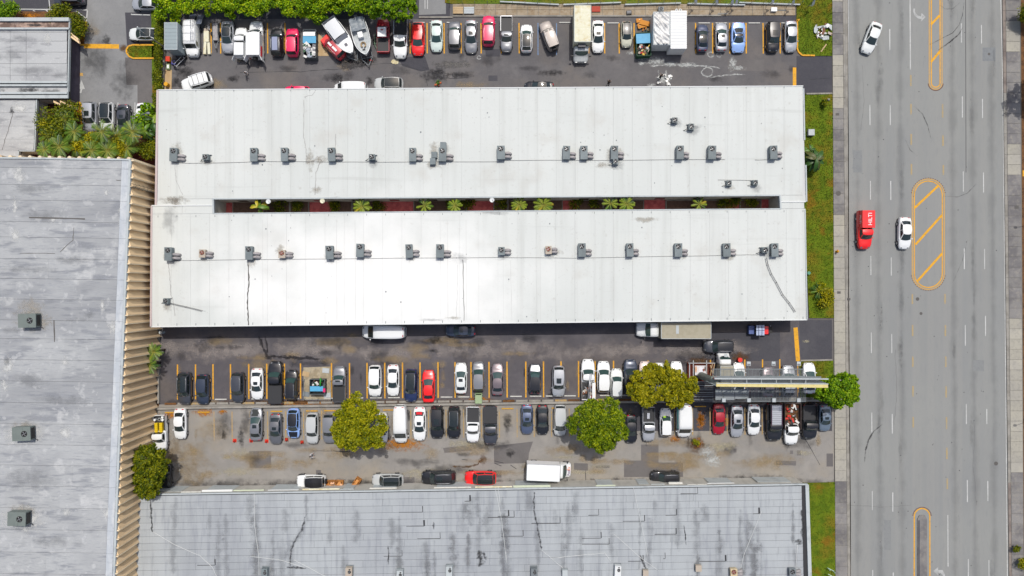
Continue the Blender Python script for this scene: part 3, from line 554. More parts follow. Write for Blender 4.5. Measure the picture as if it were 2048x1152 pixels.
# low walls / dividers
def lowwall(pts, label, wd=.3, ht=.45, mat=None, name='low_wall', cat='wall'):
    m = MB(); q = [PV(x, y, 0, 0) for x, y in pts]
    for a, b in zip(q, q[1:]): m.bar(a, b, wd, ht)
    return T(O(name, m, mat or M_CONC), label, cat)
lowwall([(303, 817), (400, 814.5), (640, 811), (900, 808), (1120, 804.5), (1300, 803), (1662, 800)], 'long low concrete wall dividing the two rows of parked cars')
lowwall([(318, 655), (319, 806)], 'low concrete wall along the left end of the middle lot')
lowwall([(331, 95), (327, 176)], 'low concrete wall beside the hedge at the left of the top lot', .35)
m = MB()
X = [330 + i * 26 for i in range(50)]
kb = E('kerb_line', PV(320, 806, 0, 0), 0, 'line of weathered kerb blocks, some amber, just above the dividing wall', 'kerb')
for i, x in enumerate(X):
    y = 807.5 - (x - 330) * .0085; q = P(x, y); q2 = P(x + 23, y - .2); b = P(320, 806)
    O('kerb_block', MB().bar((q[0] - b[0], q[1] - b[1], 0), (q2[0] - b[0], q2[1] - b[1], 0), .3, .13), random.choice([M_YELP, M_CONC, M_CONC, M_CONC, M_CONC, M_DIRT]), kb)
stain(mid_lot, 'stain', 600, 806, 90, 5, ST_RUST, z=.0095)
for x in range(360, 1650, 60): stain(mid_lot, 'stain', x, 803.5, 38, 5, random.choice([ST_BROWN, ST_TAN, ST_DARK, ST_BROWN]), z=.0096)
# soil strip between wall and tan facade
ST(O('soil_strip', MB().prism(poly([(305, 655), (318, 655), (318, 812), (300, 828), (290, 830), (296, 700)]), -.01, .03), M_DIRT))
# wheel stops
def stop(x, y, mat, label, rz=0, ln=1.75):
    m = MB(); h = .13
    m.add([(-ln / 2, -.09, 0), (ln / 2, -.09, 0), (ln / 2, .09, 0), (-ln / 2, .09, 0), (-ln / 2 + .03, -.06, h), (ln / 2 - .03, -.06, h), (ln / 2 - .03, .06, h), (-ln / 2 + .03, .06, h)], [(0, 3, 2, 1), (4, 5, 6, 7), (0, 1, 5, 4), (1, 2, 6, 5), (2, 3, 7, 6), (3, 0, 4, 7)])
    o = O('wheel_stop', m, mat, None, PV(x, y, 0, .012), rz); T(o, label, 'wheel stop', 'concrete wheel stops in the parking bays')
TS = [838, 871, 905, 944, 1130, 1226, 1408, 1442, 1476, 1508, 1545, 1574]
for i, x in enumerate(TS): stop(x, 46.5 if x > 1200 else 45.5, M_STOPW, f'white wheel stop in the top row of bays, {ORD[i]} from the left')
AS = [442, 515, 586, 660, 715, 752, 788, 893, 927, 1032, 1071, 1103, 1140, 1211, 1255]
for i, x in enumerate(AS): stop(x, 799 - (x - 400) * .010, M_STOPW, f'white wheel stop above the dividing wall, {ORD[i]} from the left')
BS = [342, 408, 553, 624, 660, 778, 1015, 1115, 1400]
for i, x in enumerate(BS): stop(x, 825 - (x - 340) * .0115, M_STOPY, f'yellow wheel stop below the dividing wall, {ORD[i]} from the left')
# ------------------------------------------------------------------ vehicles
SPEC = dict(
 sedan=dict(L=4.7, W=1.84, prof=[(0, .50), (.02, .64), (.08, .74), (.26, .92), (.5, .95), (.87, 1.03), (.97, .97), (1, .60)], g=(.26, .45, .75, .88), H=1.44, bw=.86, tw=.64, rear=.5, belt=(.93, 1.0)),
 coupe=dict(L=4.5, W=1.9, prof=[(0, .42), (.02, .5), (.08, .58), (.24, .80), (.5, .84), (.8, .95), (.97, .92), (1, .55)], g=(.29, .47, .60, .80), H=1.2, bw=.78, tw=.52, rear=.5, belt=(.82, .93)),
 hatch=dict(L=4.1, W=1.8, prof=[(0, .52), (.02, .68), (.08, .80), (.24, .96), (.5, .98), (.9, 1.04), (.98, .95), (1, .6)], g=(.25, .42, .86, .965), H=1.52, bw=.87, tw=.68, rear=.5, belt=(.97, 1.02)),
 suv=dict(L=4.75, W=1.92, prof=[(0, .60), (.02, .78), (.07, .92), (.24, 1.06), (.5, 1.08), (.9, 1.10), (.98, 1.02), (1, .7)], g=(.25, .40, .90, .975), H=1.74, bw=.89, tw=.72, rear=.3, belt=(1.07, 1.1)),
 boxy=dict(L=4.6, W=1.9, prof=[(0, .65), (.02, .86), (.06, 1.02), (.26, 1.12), (.5, 1.14), (.9, 1.14), (.985, 1.1), (1, .7)], g=(.28, .36, .95, .985), H=1.85, bw=.90, tw=.80, rear=.1, belt=(1.12, 1.14)),
 minivan=dict(L=5.0, W=1.96, prof=[(0, .60), (.02, .74), (.07, .88), (.18, 1.04), (.5, 1.08), (.9, 1.10), (.985, 1.02), (1, .7)], g=(.17, .36, .93, .98), H=1.78, bw=.90, tw=.76, rear=.2, belt=(1.04, 1.1)),
 pickup=dict(L=5.6, W=1.98, prof=[(0, .70), (.02, .88), (.06, 1.02), (.24, 1.14), (.54, 1.16), (.565, .78), (.96, .78), (1, .62)], g=(.24, .35, .50, .545), H=1.86, bw=.88, tw=.74, rear=.1, belt=(1.14, 1.16)),
 van=dict(L=5.6, W=2.0, prof=[(0, .60), (.015, .80), (.06, 1.02), (.14, 1.22), (.29, 2.0), (.33, 2.2), (.5, 2.28), (.95, 2.25), (.985, 2.1), (1, .7)], g=None, H=2.3, ws=(.152, .288)),
 oldvan=dict(L=5.3, W=2.0, prof=[(0, .60), (.015, .85), (.05, 1.02), (.2, 1.12), (.29, 1.85), (.33, 1.98), (.5, 2.0), (.96, 2.0), (.985, 1.9), (1, .7)], g=None, H=2.0, ws=(.21, .287)))
def planw(f, W, n=4.6, e=.52, m=.60):
    t = abs(2 * f - 1); return W / 2 * (m + (1 - m) * max(0, 1 - t ** n) ** e) * (1 - (.035 if f < .1 else 0))
def prof(p, f):
    for (a, za), (b, zb) in zip(p, p[1:]):
        if f <= b: return za + (zb - za) * (f - a) / (b - a)
    return p[-1][1]
def fr_list(p):
    return sorted(set([0, .008, .02, .035, .055, .08, .11, .15, .2, .26, .33, .4, .5, .6, .7, .8, .86, .9, .93, .955, .975, .99, 1] + [a for a, _ in p]))
def body_surface(sp, f, a):     # point on the top skin, a in [-1,1] across
    L, W, p = sp['L'], sp['W'], sp['prof']; w_ = planw(f, W); zt = prof(p, f)
    return (L / 2 - f * L, a * w_ * .88, zt + .035 * (1 - a * a) - (.02 * abs(a) ** 3))
def build_body(sp):
    L, W, p = sp['L'], sp['W'], sp['prof']; mb = MB(); vs = []; fs = []; fr = fr_list(p); n = 13
    tall = sp['H'] > 1.95 and sp['g'] is None
    for f in fr:
        w_ = planw(f, W); zt = prof(p, f); x = L / 2 - f * L
        top = [(.88, zt - .02), (.6, zt + .018), (.3, zt + .03)]
        if tall and zt > 1.5: side = [(.9, .24), (1.0, .42), (.985, .60 * zt), (.93, zt - .12)]
        else: side = [(.90, .24), (1.0, .42), (1.0, max(.45, zt - .24)), (.965, zt - .07)]
        h = side + top
        vs += [(x, -a * w_, z) for a, z in h[:-1]] + [(x, -.3 * w_, h[-1][1])] + [(x, .3 * w_, h[-1][1])] + [(x, a * w_, z) for a, z in reversed(h[:-1])]
    m = len(vs) // len(fr)
    for i in range(len(fr) - 1): fs += [(i * m + k, i * m + k + 1, (i + 1) * m + k + 1, (i + 1) * m + k) for k in range(m - 1)]
    fs += [tuple(range(m)), tuple(reversed(range(len(vs) - m, len(vs))))]
    fs = [tuple(reversed(q)) for q in fs]
    mb.add(vs, fs, 0, True); mb.s[-1] = mb.s[-2] = False
    # dark sill / underbody
    mb.box(-L / 2 * .93, L / 2 * .93, -W * .43, W * .43, .2, .3, 1)
    return mb
PC = {}
def car_parts(kind, opts=''):
    """list of (name, mesh, sub-part list); slot None = the car's own paint"""
    key = kind + opts
    if key in PC: return PC[key]
    sp = SPEC[kind]; L, W = sp['L'], sp['W']; out = []
    out.append(('body', build_body(sp).mesh(kind + '_body', [None, BLK]), []))
    def skin(f0, f1, a0, a1, dz, nu=4, nv=6, bulge=0.):
        return MB().grid(lambda u, v: (lambda q: (q[0], q[1], q[2] + dz + bulge * sin(pi * v) * sin(pi * min(1, u * 1.3))))(body_surface(sp, f0 + (f1 - f0) * u, a0 + (a1 - a0) * v)), nu, nv, 0, True)
    if 'p' in opts: opts += 'k'
    if sp['g']:
        g0, g1, g2, g3 = sp['g']; bw = W / 2 * sp['bw']; tw = W / 2 * sp['tw']; H = sp['H']; b0, b1 = sp['belt']
        X = lambda f: L / 2 - f * L
        def ws(a, b, off=0.):     # windscreen plane
            return (X(g0) + (X(g1) - X(g0)) * b - .17 * a * a * (1 - .4 * b) + off, a * (bw + (tw - bw) * b) * (.97), b0 + (H - b0) * (max(b, 0) ** .92 + min(b, 0)) + .03 * (1 - a * a) + off)
        def rw(a, b, off=0.):
            return (X(g3) + (X(g2) - X(g3)) * b + .12 * a * a * (1 - .3 * b) * (sp['rear'] + .4) - off, a * (bw * .96 + (tw - bw * .96) * b), b1 + (H - .04 - b1) * (max(b, 0) ** .92 + min(b, 0)) + .03 * (1 - a * a) + off)
        def side(s, t, b, off=0.):  # t from windscreen edge (0) to rear edge (1)
            p0 = Vector(ws(1, b)); p1 = Vector(rw(1, b)); q = p0.lerp(p1, t); bul = sin(pi * t) * (.05 + .03 * b)
            return (q.x, s * (q.y + bul + off), q.z + sin(pi * t) * .02 * b)
        def top(u, v, off=0.):      # roof: u along, v across
            a = 2 * v - 1; p0 = Vector(ws(a, 1)); p1 = Vector(rw(a, 1)); q = p0.lerp(p1, u)
            return (q.x, q.y + (1 if a > 0 else -1) * abs(a) ** 3 * sin(pi * u) * .08, q.z + sin(pi * u) * .055 * (1 - .3 * a * a) + off)
        cab = MB()
        cab.grid(lambda u, v: top(u, v), 8, 8, 0, True, flip=True)
        cab.grid(lambda u, v: ws(2 * v - 1, 1 - u * 1.12), 5, 8, 0, True)
        cab.grid(lambda u, v: rw(2 * v - 1, u * 1.12 - .12), 5, 8, 0, True)
        for s in (-1, 1): cab.grid(lambda u, v, s=s: side(s, u, v * 1.1 - .1), 8, 3, 0, True, flip=(s < 0))
        cab.m = [0] * len(cab.f)
        # normals outward: recalculated below
        out.append(('roof', fixn(cab.mesh(kind + '_roof', [None])), []))
        out.append(('windshield', fixn(MB().grid(lambda u, v: ws(1.84 * v - .92, .03 + .93 * u, .012), 5, 8).mesh(kind + '_windshield', [GLASSG if 'g' in opts else GLASSF])), []))
        out.append(('rear_window', fixn(MB().grid(lambda u, v: rw(1.76 * v - .88, .06 + .86 * u, .012), 4, 8).mesh(kind + '_rear_window', [GLASS])), []))
        ends = [(.05, .47), (.51, .93)] if kind not in ('pickup', 'coupe') else [(.06, .90)]
        for s in (-1, 1):
            for t0, t1 in ends:
                out.append(('side_window', fixn(MB().grid(lambda u, v: side(s, t0 + (t1 - t0) * u, .1 + .78 * v, .012), 5, 3).mesh(kind + '_side_window', [GLASS])), []))
        if kind not in ('coupe',):
            pass
        if 's' in opts: out.append(('sunroof', fixn(MB().grid(lambda u, v: top(.12 + .34 * u, .24 + .52 * v, .012), 3, 4).mesh('sunroof', [GLASS])), []))
        if 'p' in opts: out.append(('glass_roof', fixn(MB().grid(lambda u, v: top(.02 + .94 * u, .08 + .84 * v, .026), 6, 5).mesh('glass_roof', [GLASS])), []))
        if 'k' in opts: out.append(('roof_panel', fixn(MB().grid(lambda u, v: top(.0 + 1.0 * u, .03 + .94 * v, .014), 6, 5).mesh('black_roof', [PT['black']])), []))
        if 'r' in opts:
            for s in (.07, .93):
                out.append(('roof_rail', MB().tube([Vector(top(.06 + .88 * i / 6, s, .05)) for i in range(7)], .022, 5).mesh('roof_rail', [ALU]), []))
        if 'c' in opts:
            for u in (.2, .5, .8): out.append(('cross_bar', MB().tube([Vector(top(u, .06, .09)), Vector(top(u, .94, .09))], .028, 5).mesh('cross_bar', [BLK]), []))
        if 'm' in opts:
            c = MB()
            for i in range(7): q = Vector(top(.08 + .13 * i, .5, .06)); c.box(q.x - .16, q.x + .16, -.42, .42, q.z - .03, q.z + .02)
            out.append(('roof_rack', c.mesh('roof_rack', [basic('blue_grey_rack', A(150, 160, 190), .5)]), []))
        hf = sp['g'][0]
        out.append(('hood', fixn(skin(.065, hf - .02, -.80, .80, .012, 6, 8, .03).mesh(kind + '_hood', [None])), []))
        if kind in ('sedan', 'coupe'): out.append(('trunk_lid', fixn(skin(g3 + .012, .965, -.78, .78, .012, 3, 6, .012).mesh(kind + '_trunk', [None])), []))
        my = bw + .14; mx = X(g0) - .25; mz = b0 + .05
    else:
        f0, f1 = sp['ws']
        out.append(('windshield', fixn(skin(f0, f1, -.93, .93, .022, 4, 8).mesh(kind + '_windshield', [GLASS])), []))
        out.append(('hood', fixn(skin(.03, f0 - .015, -.86, .86, .012, 4, 6, .02).mesh(kind + '_hood', [None])), []))
        for s in (-1, 1):
            out.append(('side_window', MB().grid(lambda u, v: (L / 2 - L * (.235 + .13 * u + .03 * v), s * (planw(.3, W) * (1.0 - .05 * v) + .012), 1.2 + .55 * v), 2, 2).mesh('van_side_window', [GLASS]), []))
        out.append(('rear_window', MB().box(-L / 2 - .012, -L / 2 + .05, -.6, .6, 1.2, 1.7).mesh('van_rear_window', [GLASS]), []))
        if 'l' in opts:        # ladder rack
            r = MB(); zt = sp['H'] + .12
            for f in (.36, .58, .8, .95): r.tube([(L / 2 - f * L, -.85, zt), (L / 2 - f * L, .85, zt)], .02, 5)
            for y in (-.85, .85): r.tube([(L / 2 - .36 * L, y, zt), (L / 2 - .96 * L, y, zt)], .02, 5)
            out.append(('roof_rack', r.mesh('ladder_rack', [ALU]), []))
            r = MB()
            for y in (.35, .7): r.tube([(L / 2 - .34 * L, y, zt + .06), (L / 2 - .96 * L, y, zt + .06)], .03, 5)
            for i in range(11): x = L / 2 - (.37 + .056 * i) * L; r.tube([(x, .35, zt + .06), (x, .7, zt + .06)], .02, 5)
            out.append(('ladder', r.mesh('ladder', [ALU]), []))
        else:
            for f in (.42, .56, .7, .84):
                out.append(('roof_rib', fixn(skin(f, f + .012, -.9, .9, .014, 1, 6).mesh('roof_rib', [None])), []))
        my = W / 2 + .12; mx = L / 2 - .2 * L; mz = 1.2
    for s in (-1, 1):
        out.append(('headlight', fixn(skin(.016, .05, .58 * s, .92 * s, .016, 3, 3).mesh('headlight', [LAMPW])), []))
        if kind == 'pickup': out.append(('tail_light', MB().box(-L / 2 - .01, -L / 2 + .1, s * W / 2 * .86 - .07, s * W / 2 * .86 + .07, .75, 1.1).mesh('tail_light', [LAMPR]), []))
        else: out.append(('tail_light', fixn(skin(.955, .988, .5 * s, .92 * s, .018, 2, 3).mesh('tail_light', [LAMPR])), []))
        mr = MB(); mr.blob((mx, s * my, mz), .11, 0, 5, 0, True, (.8, 1.1, .7)); out.append(('wing_mirror', mr.mesh('wing_mirror', [None]), []))
    if kind == 'pickup':
        x0, x1 = L / 2 - .565 * L, -L / 2
        for s in (-1, 1):
            out.append(('bed_side', MB().box(x1 + .08, x0, s * W / 2 * .97 - .07, s * W / 2 * .97 + .05 * (s < 0) + .0, .5, 1.16).mesh('bed_side', [None]), []))
        for s in (-1, 1): out.append(('bed_rail', MB().box(x1 + .1, x0 - .02, s * W / 2 * .97 - .055, s * W / 2 * .97 - .005, 1.16, 1.18).mesh('bed_rail', [BLK]), []))
        out.append(('tailgate', MB().box(x1 + .0, x1 + .09, -W / 2 * .9, W / 2 * .9, .5, 1.13).mesh('tailgate', [None]), []))
        out.append(('bed_liner', MB().box(x1 + .09, x0 - .01, -W / 2 * .9, W / 2 * .9, .80, .83).mesh('bed_liner', [MATB]), []))
        if 'b' in opts: out.append(('bed_cover', MB().box(x1 + .06, x0 - .02, -W / 2 * .93, W / 2 * .93, 1.14, 1.19).mesh('bed_cover', [MATB]), []))
        if 't' in opts:        # bed cap
            c = MB(); hw = W / 2 * .92; c.add([(x1 + .05, -hw, 1.1), (x0, -hw, 1.1), (x0, hw, 1.1), (x1 + .05, hw, 1.1), (x1 + .2, -hw * .84, 1.92), (x0, -hw * .84, 1.92), (x0, hw * .84, 1.92), (x1 + .2, hw * .84, 1.92)], [(0, 3, 2, 1), (4, 5, 6, 7), (0, 1, 5, 4), (1, 2, 6, 5), (2, 3, 7, 6), (3, 0, 4, 7)])
            out.append(('bed_cap', c.mesh('bed_cap', [None]), []))
    if kind in ('suv', 'boxy', 'minivan', 'hatch') or kind in ('sedan', 'coupe'):
        out.append(('grille', MB().box(L / 2 - .02, L / 2 + .012, -.42, .42, .32, .52).mesh('grille', [BLK]), []))
    ty = PC.setdefault('tyre', MB().cyl((0, -.11, 0), (0, .11, 0), .34, n=16).mesh('tyre', [TYRE])); ri = PC.setdefault('rim', MB().cyl((0, -.118, 0), (0, .118, 0), .21, n=12).mesh('rim', [RIM]))
    for x in (L * .31, -L * .29):
        for s in (-1, 1): out.append(('wheel', ty, [('rim', ri)], (x, s * (W / 2 - .075), .34)))
    PC[key] = out; return out
def fixn(me):
    import bmesh
    b = bmesh.new(); b.from_mesh(me); bmesh.ops.recalc_face_normals(b, faces=b.faces[:])
    up = sum(f.normal.z * f.calc_area() for f in b.faces)
    if up < 0: bmesh.ops.reverse_faces(b, faces=b.faces[:])
    b.to_mesh(me); b.free(); return me
def place_parts(parts, root, pt):
    for t in parts:
        o = O(t[0], t[1], parent=root, loc=t[3] if len(t) > 3 else None, paint=pt)
        for n2, m2 in t[2]: O(n2, m2, parent=o)
CATS = dict(sedan='car', coupe='sports car', hatch='car', suv='suv', boxy='suv', minivan='minivan', pickup='pickup truck', van='van', oldvan='van')
ROWG = dict(T='vehicles parked in the top row', A='vehicles parked above the dividing wall', B='vehicles parked below the dividing wall', C='vehicles along the lower grey roof', D='vehicles along the white roofed building', R='vehicles driving on the road', L='cars in the upper left lot')
VEH = {}
def car(kind, x, y, ln, hd, col, label, opts='', g='T', wpx=None, h=.8):
    """hd: U D L R or degrees; ln = length in photograph pixels"""
    deg = {'U': 90, 'D': -90, 'L': 180, 'R': 0}.get(hd, hd); sp = SPEC[kind]
    L = ln / S * (CAM_H - 1) / CAM_H; sx = L / sp['L']; sy = (wpx / S / sp['W']) if wpx else (1 + (sx - 1) * .35)
    r = E(CATS[kind].replace(' ', '_') if kind != 'sedan' else 'parked_car' if g != 'R' else 'car', PV(x, y, h, 0), radians(deg + random.uniform(-.8, .8)), label, CATS[kind], ROWG[g], (sx, sy, 1))
    place_parts(car_parts(kind, opts), r, PT[col]); return r

# top row
car('oldvan', 385, 78, 70, 'D', 'white', 'white cargo van carrying a ladder on its roof rack, beside the grey box trailer', 'l')
car('sedan', 455, 73, 64, 'D', 'silver', 'silver sedan with dark glass roof, between narrow trailers and white service trucks', 'p')
car('pickup', 483, 86, 62, 'U', 'white', 'smaller of the two white service trucks with its rear doors open', 't', wpx=24)
car('suv', 554, 84, 57, 'U', 'black', 'black suv with pale blue slatted rack filling its roof', 'mr')
car('suv', 585, 84, 57, 'U', 'crimson', 'crimson suv with bright roof, half shaded by the hedge, left of the blue lidded dumpster', 'r')
car('suv', 666, 94, 57, 134, 'darkred', 'dark red suv parked askew beneath the white cabin boat', 'r', wpx=24)
car('pickup', 801, 75, 82, 'D', 'white', 'white pickup partly under the tree at the hedge end', '')
car('hatch', 836, 77, 66, 'D', 'red', 'bright red suv with black windows in the top row', 'g')
car('sedan', 873, 71, 63, 'D', 'mint', 'pale mint white sedan right of the bright red car', 'g')
car('suv', 909, 70, 57, 'U', 'grey', 'grey suv nose up between pale mint sedan and grey sedan with sunroof', 'g')
car('sedan', 942, 72, 66, 'D', 'midgrey', 'grey sedan with a sunroof, left of the pink crimson suv', 's')
car('suv', 977, 61, 61, 'U', 'crimson', 'pink crimson suv parked higher than its neighbours near the kerb', 'rg')
car('pickup', 1013, 68, 70, 'D', 'midgrey', 'grey pickup with black bed and sunroof in the top row', 's', wpx=24)
car('hatch', 1053, 76, 56, 'U', 'white', 'white hatchback with full black glass roof and red tail lamps', 'pg')
car('boxy', 1098, 71, 60, 110, 'tan', 'tan boxy suv parked at a slant between blue lines', 'r')
car('sedan', 1196, 72, 64, 'D', 'white', 'white sedan with sunroof right of the tall cream box truck', 's')
car('hatch', 1253, 68, 51, 'D', 'cream', 'small cream hatchback with black roof left of the green dumpster', 'k', wpx=22)
car('sedan', 1405, 75, 55, 'U', 'bluegrey', 'dark blue sedan with black glass roof right of the white containers', 'p', wpx=23)
car('sedan', 1443, 73, 58, 'U', 'silver', 'silver sedan with open sunroof, second right of the containers', 'sg')
car('coupe', 1477, 74, 60, 'D', 'blue', 'light blue sports car with black cabin in the top row', 'k', wpx=28)
car('suv', 1546, 73, 61, 'D', 'black', 'black suv beside the last white sedan of the top row', 's')
car('sedan', 1582, 72, 62, 'D', 'silver', 'pale silver sedan at the right end of the top row by the grass', '')
# against the white building, upper side
car('boxy', 393, 165, 62, 197, 'white', 'white suv with roof rack parked askew by the upper roof edge', 'rc', 'D')
car('hatch', 594, 184, 52, 'L', 'crimson', 'crimson car almost hidden behind the upper edge of the white roof', '', 'D')
car('van', 701, 180, 68, 'L', 'white', 'white van mostly hidden behind the upper edge of the white roof', '', 'D')
car('suv', 777, 168, 58, 'L', 'lightgrey', 'light grey car with black roof by the upper edge of the white roof', 'p', 'D')
car('sedan', 1078, 175, 60, 'L', 'black', 'black car half hidden by the upper edge of the white roof', 'p', 'D')
# below the white building
car('van', 766, 664, 88, 'L', 'white', 'white high roof van standing against the shaded side of the building', '', 'D', wpx=28, h=1.6)
car('sedan', 921, 661, 60, 'L', 'charcoal', 'dark blue sedan in the shadow of the white building', 's', 'D')
car('suv', 1438, 693, 60, 'L', 'darkgrey', 'dark grey suv with black roof below the long tan box truck', 'kr', 'D')
# row A, above the wall
car('suv', 369, 777, 65, 'D', 'darkgrey', 'dark grey suv, leftmost above the dividing wall', 'pr', 'A')
car('hatch', 405, 779, 61, 'D', 'charcoal', 'dark blue hatchback, second from the left above the dividing wall', '', 'A')
car('suv', 476, 775, 61, 'D', 'darkgrey', 'charcoal suv with ribbed roof left of the white sedan', 'r', 'A', wpx=25)
car('sedan', 514, 768, 63, 'D', 'white', 'white sedan with sunroof left of the black pickup', 's', 'A')
car('pickup', 551, 765, 85, 'U', 'black', 'black pickup with grey bed cover above the dividing wall', 'bg', 'A')
car('suv', 583, 770, 60, 'U', 'black', 'black suv nose up, left of the rubbish pad with blue lid', 'rg', 'A', wpx=25)
car('pickup', 679, 768, 71, 'U', 'midgrey', 'grey pickup with black bed beside the round ochre tree', 'sbg', 'A', wpx=25)
car('suv', 750, 762, 63, 'D', 'white', 'white suv just right of the round ochre tree', 'g', 'A')
car('sedan', 786, 761, 63, 'D', 'white', 'white sedan between white suv and navy suv', '', 'A')
car('suv', 822, 771, 66, 'D', 'navy', 'navy suv with black roof left of the red sedan', 'pr', 'A')
car('sedan', 857, 773, 65, 'U', 'red', 'red sedan nose up above the dividing wall', 'g', 'A')
car('sedan', 922, 757, 62, 'U', 'pearl', 'silver beige sedan with sunroof left of the grey suv and green bin', 'sg', 'A', wpx=24)
car('suv', 957, 753, 59, 'U', 'midgrey', 'grey suv directly above the small green bin', 'g', 'A', wpx=24)
car('sedan', 995, 759, 64, 'U', 'mauve', 'mauve grey sedan right of the grey suv and green bin', 'g', 'A')
car('hatch', 1070, 758, 60, 'U', 'darkgrey', 'silver nosed dark hatchback with red tail lamps, standing alone between empty bays', 'kg', 'A')
car('suv', 1117, 763, 62, 'D', 'silver', 'silver suv with sunroof, left of the junk laden white pickup', 's', 'A')
car('suv', 1207, 754, 63, 'U', 'white', 'white suv right of the junk laden white pickup', 'g', 'A')
car('suv', 1233, 767, 59, 'U', 'pearl', 'pearl white suv left of the navy suv by the wide tree', 'g', 'A', wpx=24)
car('suv', 1261, 755, 72, 'U', 'charcoal', 'dark navy suv half under the wide ochre tree', 'k', 'A')
car('sedan', 1291, 753, 60, 'U', 'pinkish', 'rose white car poking out above the wide ochre tree', 'g', 'A', wpx=25)
car('hatch', 1319, 754, 56, 'U', 'white', 'white hatchback poking out above the middle of the wide tree', 'g', 'A', wpx=23)
car('sedan', 1353, 753, 60, 'U', 'white', 'white sedan poking out right above the wide tree', 'g', 'A')
car('sedan', 1478, 756, 60, 'U', 'white', 'white sedan under the left half of the billboard catwalk', 'g', 'A')
car('sedan', 1537, 764, 60, 'U', 'mauve', 'dark maroon grey car under the middle of the billboard', 'g', 'A')
car('hatch', 1577, 762, 62, 'U', 'silver', 'silver car under the right part of the billboard', 'g', 'A')
car('sedan', 1619, 757, 62, 'U', 'white', 'white sedan at the right end under the billboard beside grass', 'g', 'A')
# row B, below the wall
car('sedan', 360, 848, 62, 'D', 'white', 'white sedan alone near the left end below the dividing wall', '', 'B')
car('sedan', 512, 849, 66, 'U', 'midgrey', 'grey sedan with a mottled dark hood and sunroof', 'sg', 'B', wpx=25)
car('sedan', 551, 858, 62, 'D', 'grey', 'grey sedan with sunroof left of the light blue car', 's', 'B')
car('hatch', 587, 847, 60, 'D', 'blue', 'light blue hatchback with black roof and black hood', 'k', 'B')
car('suv', 625, 857, 62, 'D', 'lightgrey', 'light silver suv, second left of the round ochre tree', '', 'B', wpx=24)
car('suv', 659, 857, 60, 'D', 'midgrey', 'grey suv half hidden under the left of the ochre tree', '', 'B')
car('hatch', 763, 856, 60, 'D', 'white', 'white car almost covered by the right of the ochre tree', '', 'B')
car('van', 800, 850, 77, 'D', 'white', 'white van below the dividing wall right of the ochre tree', '', 'B', h=1.6, wpx=27)
car('sedan', 839, 848, 68, 'D', 'white', 'white sedan with a red cloth behind its rear glass', 's', 'B')
car('suv', 874, 844, 66, 'D', 'black', 'black suv with black sunroof right of the white sedan with red cloth', 's', 'B')
car('suv', 908, 845, 64, 'D', 'black', 'black suv with silver rails left of the white pickup', 'pr', 'B', wpx=25)
car('pickup', 946, 849, 72, 'D', 'white', 'white pickup with open black bed below the dividing wall', '', 'B')
car('pickup', 981, 851, 77, 'D', 'darkgrey', 'dark grey pickup with closed bed cover right of the white pickup', 'b', 'B')
car('sedan', 1054, 839, 60, 'D', 'slate', 'slate blue sedan with sunroof left of the black sedan', 's', 'B', wpx=24)
car('sedan', 1085, 840, 60, 'D', 'black', 'black sedan between slate blue sedan and silver minivan', '', 'B', wpx=24)
car('minivan', 1120, 841, 62, 'D', 'lightgrey', 'silver minivan at the left edge of the round green tree', '', 'B', wpx=25)
car('sedan', 1262, 858, 58, 'D', 'black', 'black sedan in shade between the green tree and silver pickup', '', 'B')
car('pickup', 1297, 848, 70, 'D', 'silver', 'silver pickup with a box in its black bed, below the wide tree', '', 'B', wpx=25)
car('suv', 1331, 845, 56, 'U', 'white', 'white suv nose up with a lime patch on its windscreen', 'g', 'B', wpx=23)
car('van', 1370, 843, 68, 'D', 'white', 'white van with teal side stripe beside the orange mulch bay', '', 'B', h=1.6, wpx=28)
car('sedan', 1438, 839, 61, 'D', 'darkred', 'red sedan with a shaded dark tail right of the orange mulch', '', 'B')
car('sedan', 1474, 843, 64, 'D', 'silver', 'pale sedan with sunroof right of the red sedan', 's', 'B')
car('sedan', 1508, 840, 61, 'D', 'white', 'white sedan without sunroof left of the purple black truck', '', 'B')
car('pickup', 1619, 844, 68, 'D', 'black', 'black pickup right of the junk filled dump truck', '', 'B', wpx=28)
car('sedan', 1650, 837, 52, 'D', 'teal', 'steel blue car at the right end under the roadside tree', 's', 'B', wpx=23)
# row C
car('boxy', 622, 962, 58, 'L', 'white', 'white off road car with a ribbed black roof beside wooden crates', 'k', 'C')
car('suv', 775, 961, 63, 'L', 'lightgrey', 'light grey car with black glass roof by the lower grey roof', 'p', 'C', wpx=26)
car('suv', 877, 955, 69, 'L', 'black', 'large black suv left of the red car by the lower grey roof', 'sr', 'C')
car('suv', 961, 956, 63, 'L', 'red', 'red car with black roof by the lower grey roof', 'p', 'C', wpx=27)
car('suv', 1331, 955, 59, 'L', 'black', 'black suv alone on the dark repair patch by the lower grey roof', 'r', 'C')
car('sedan', 331, 955, 52, 'U', 'black', 'black car hidden under the dark tree at the lower left', '', 'C', wpx=23)
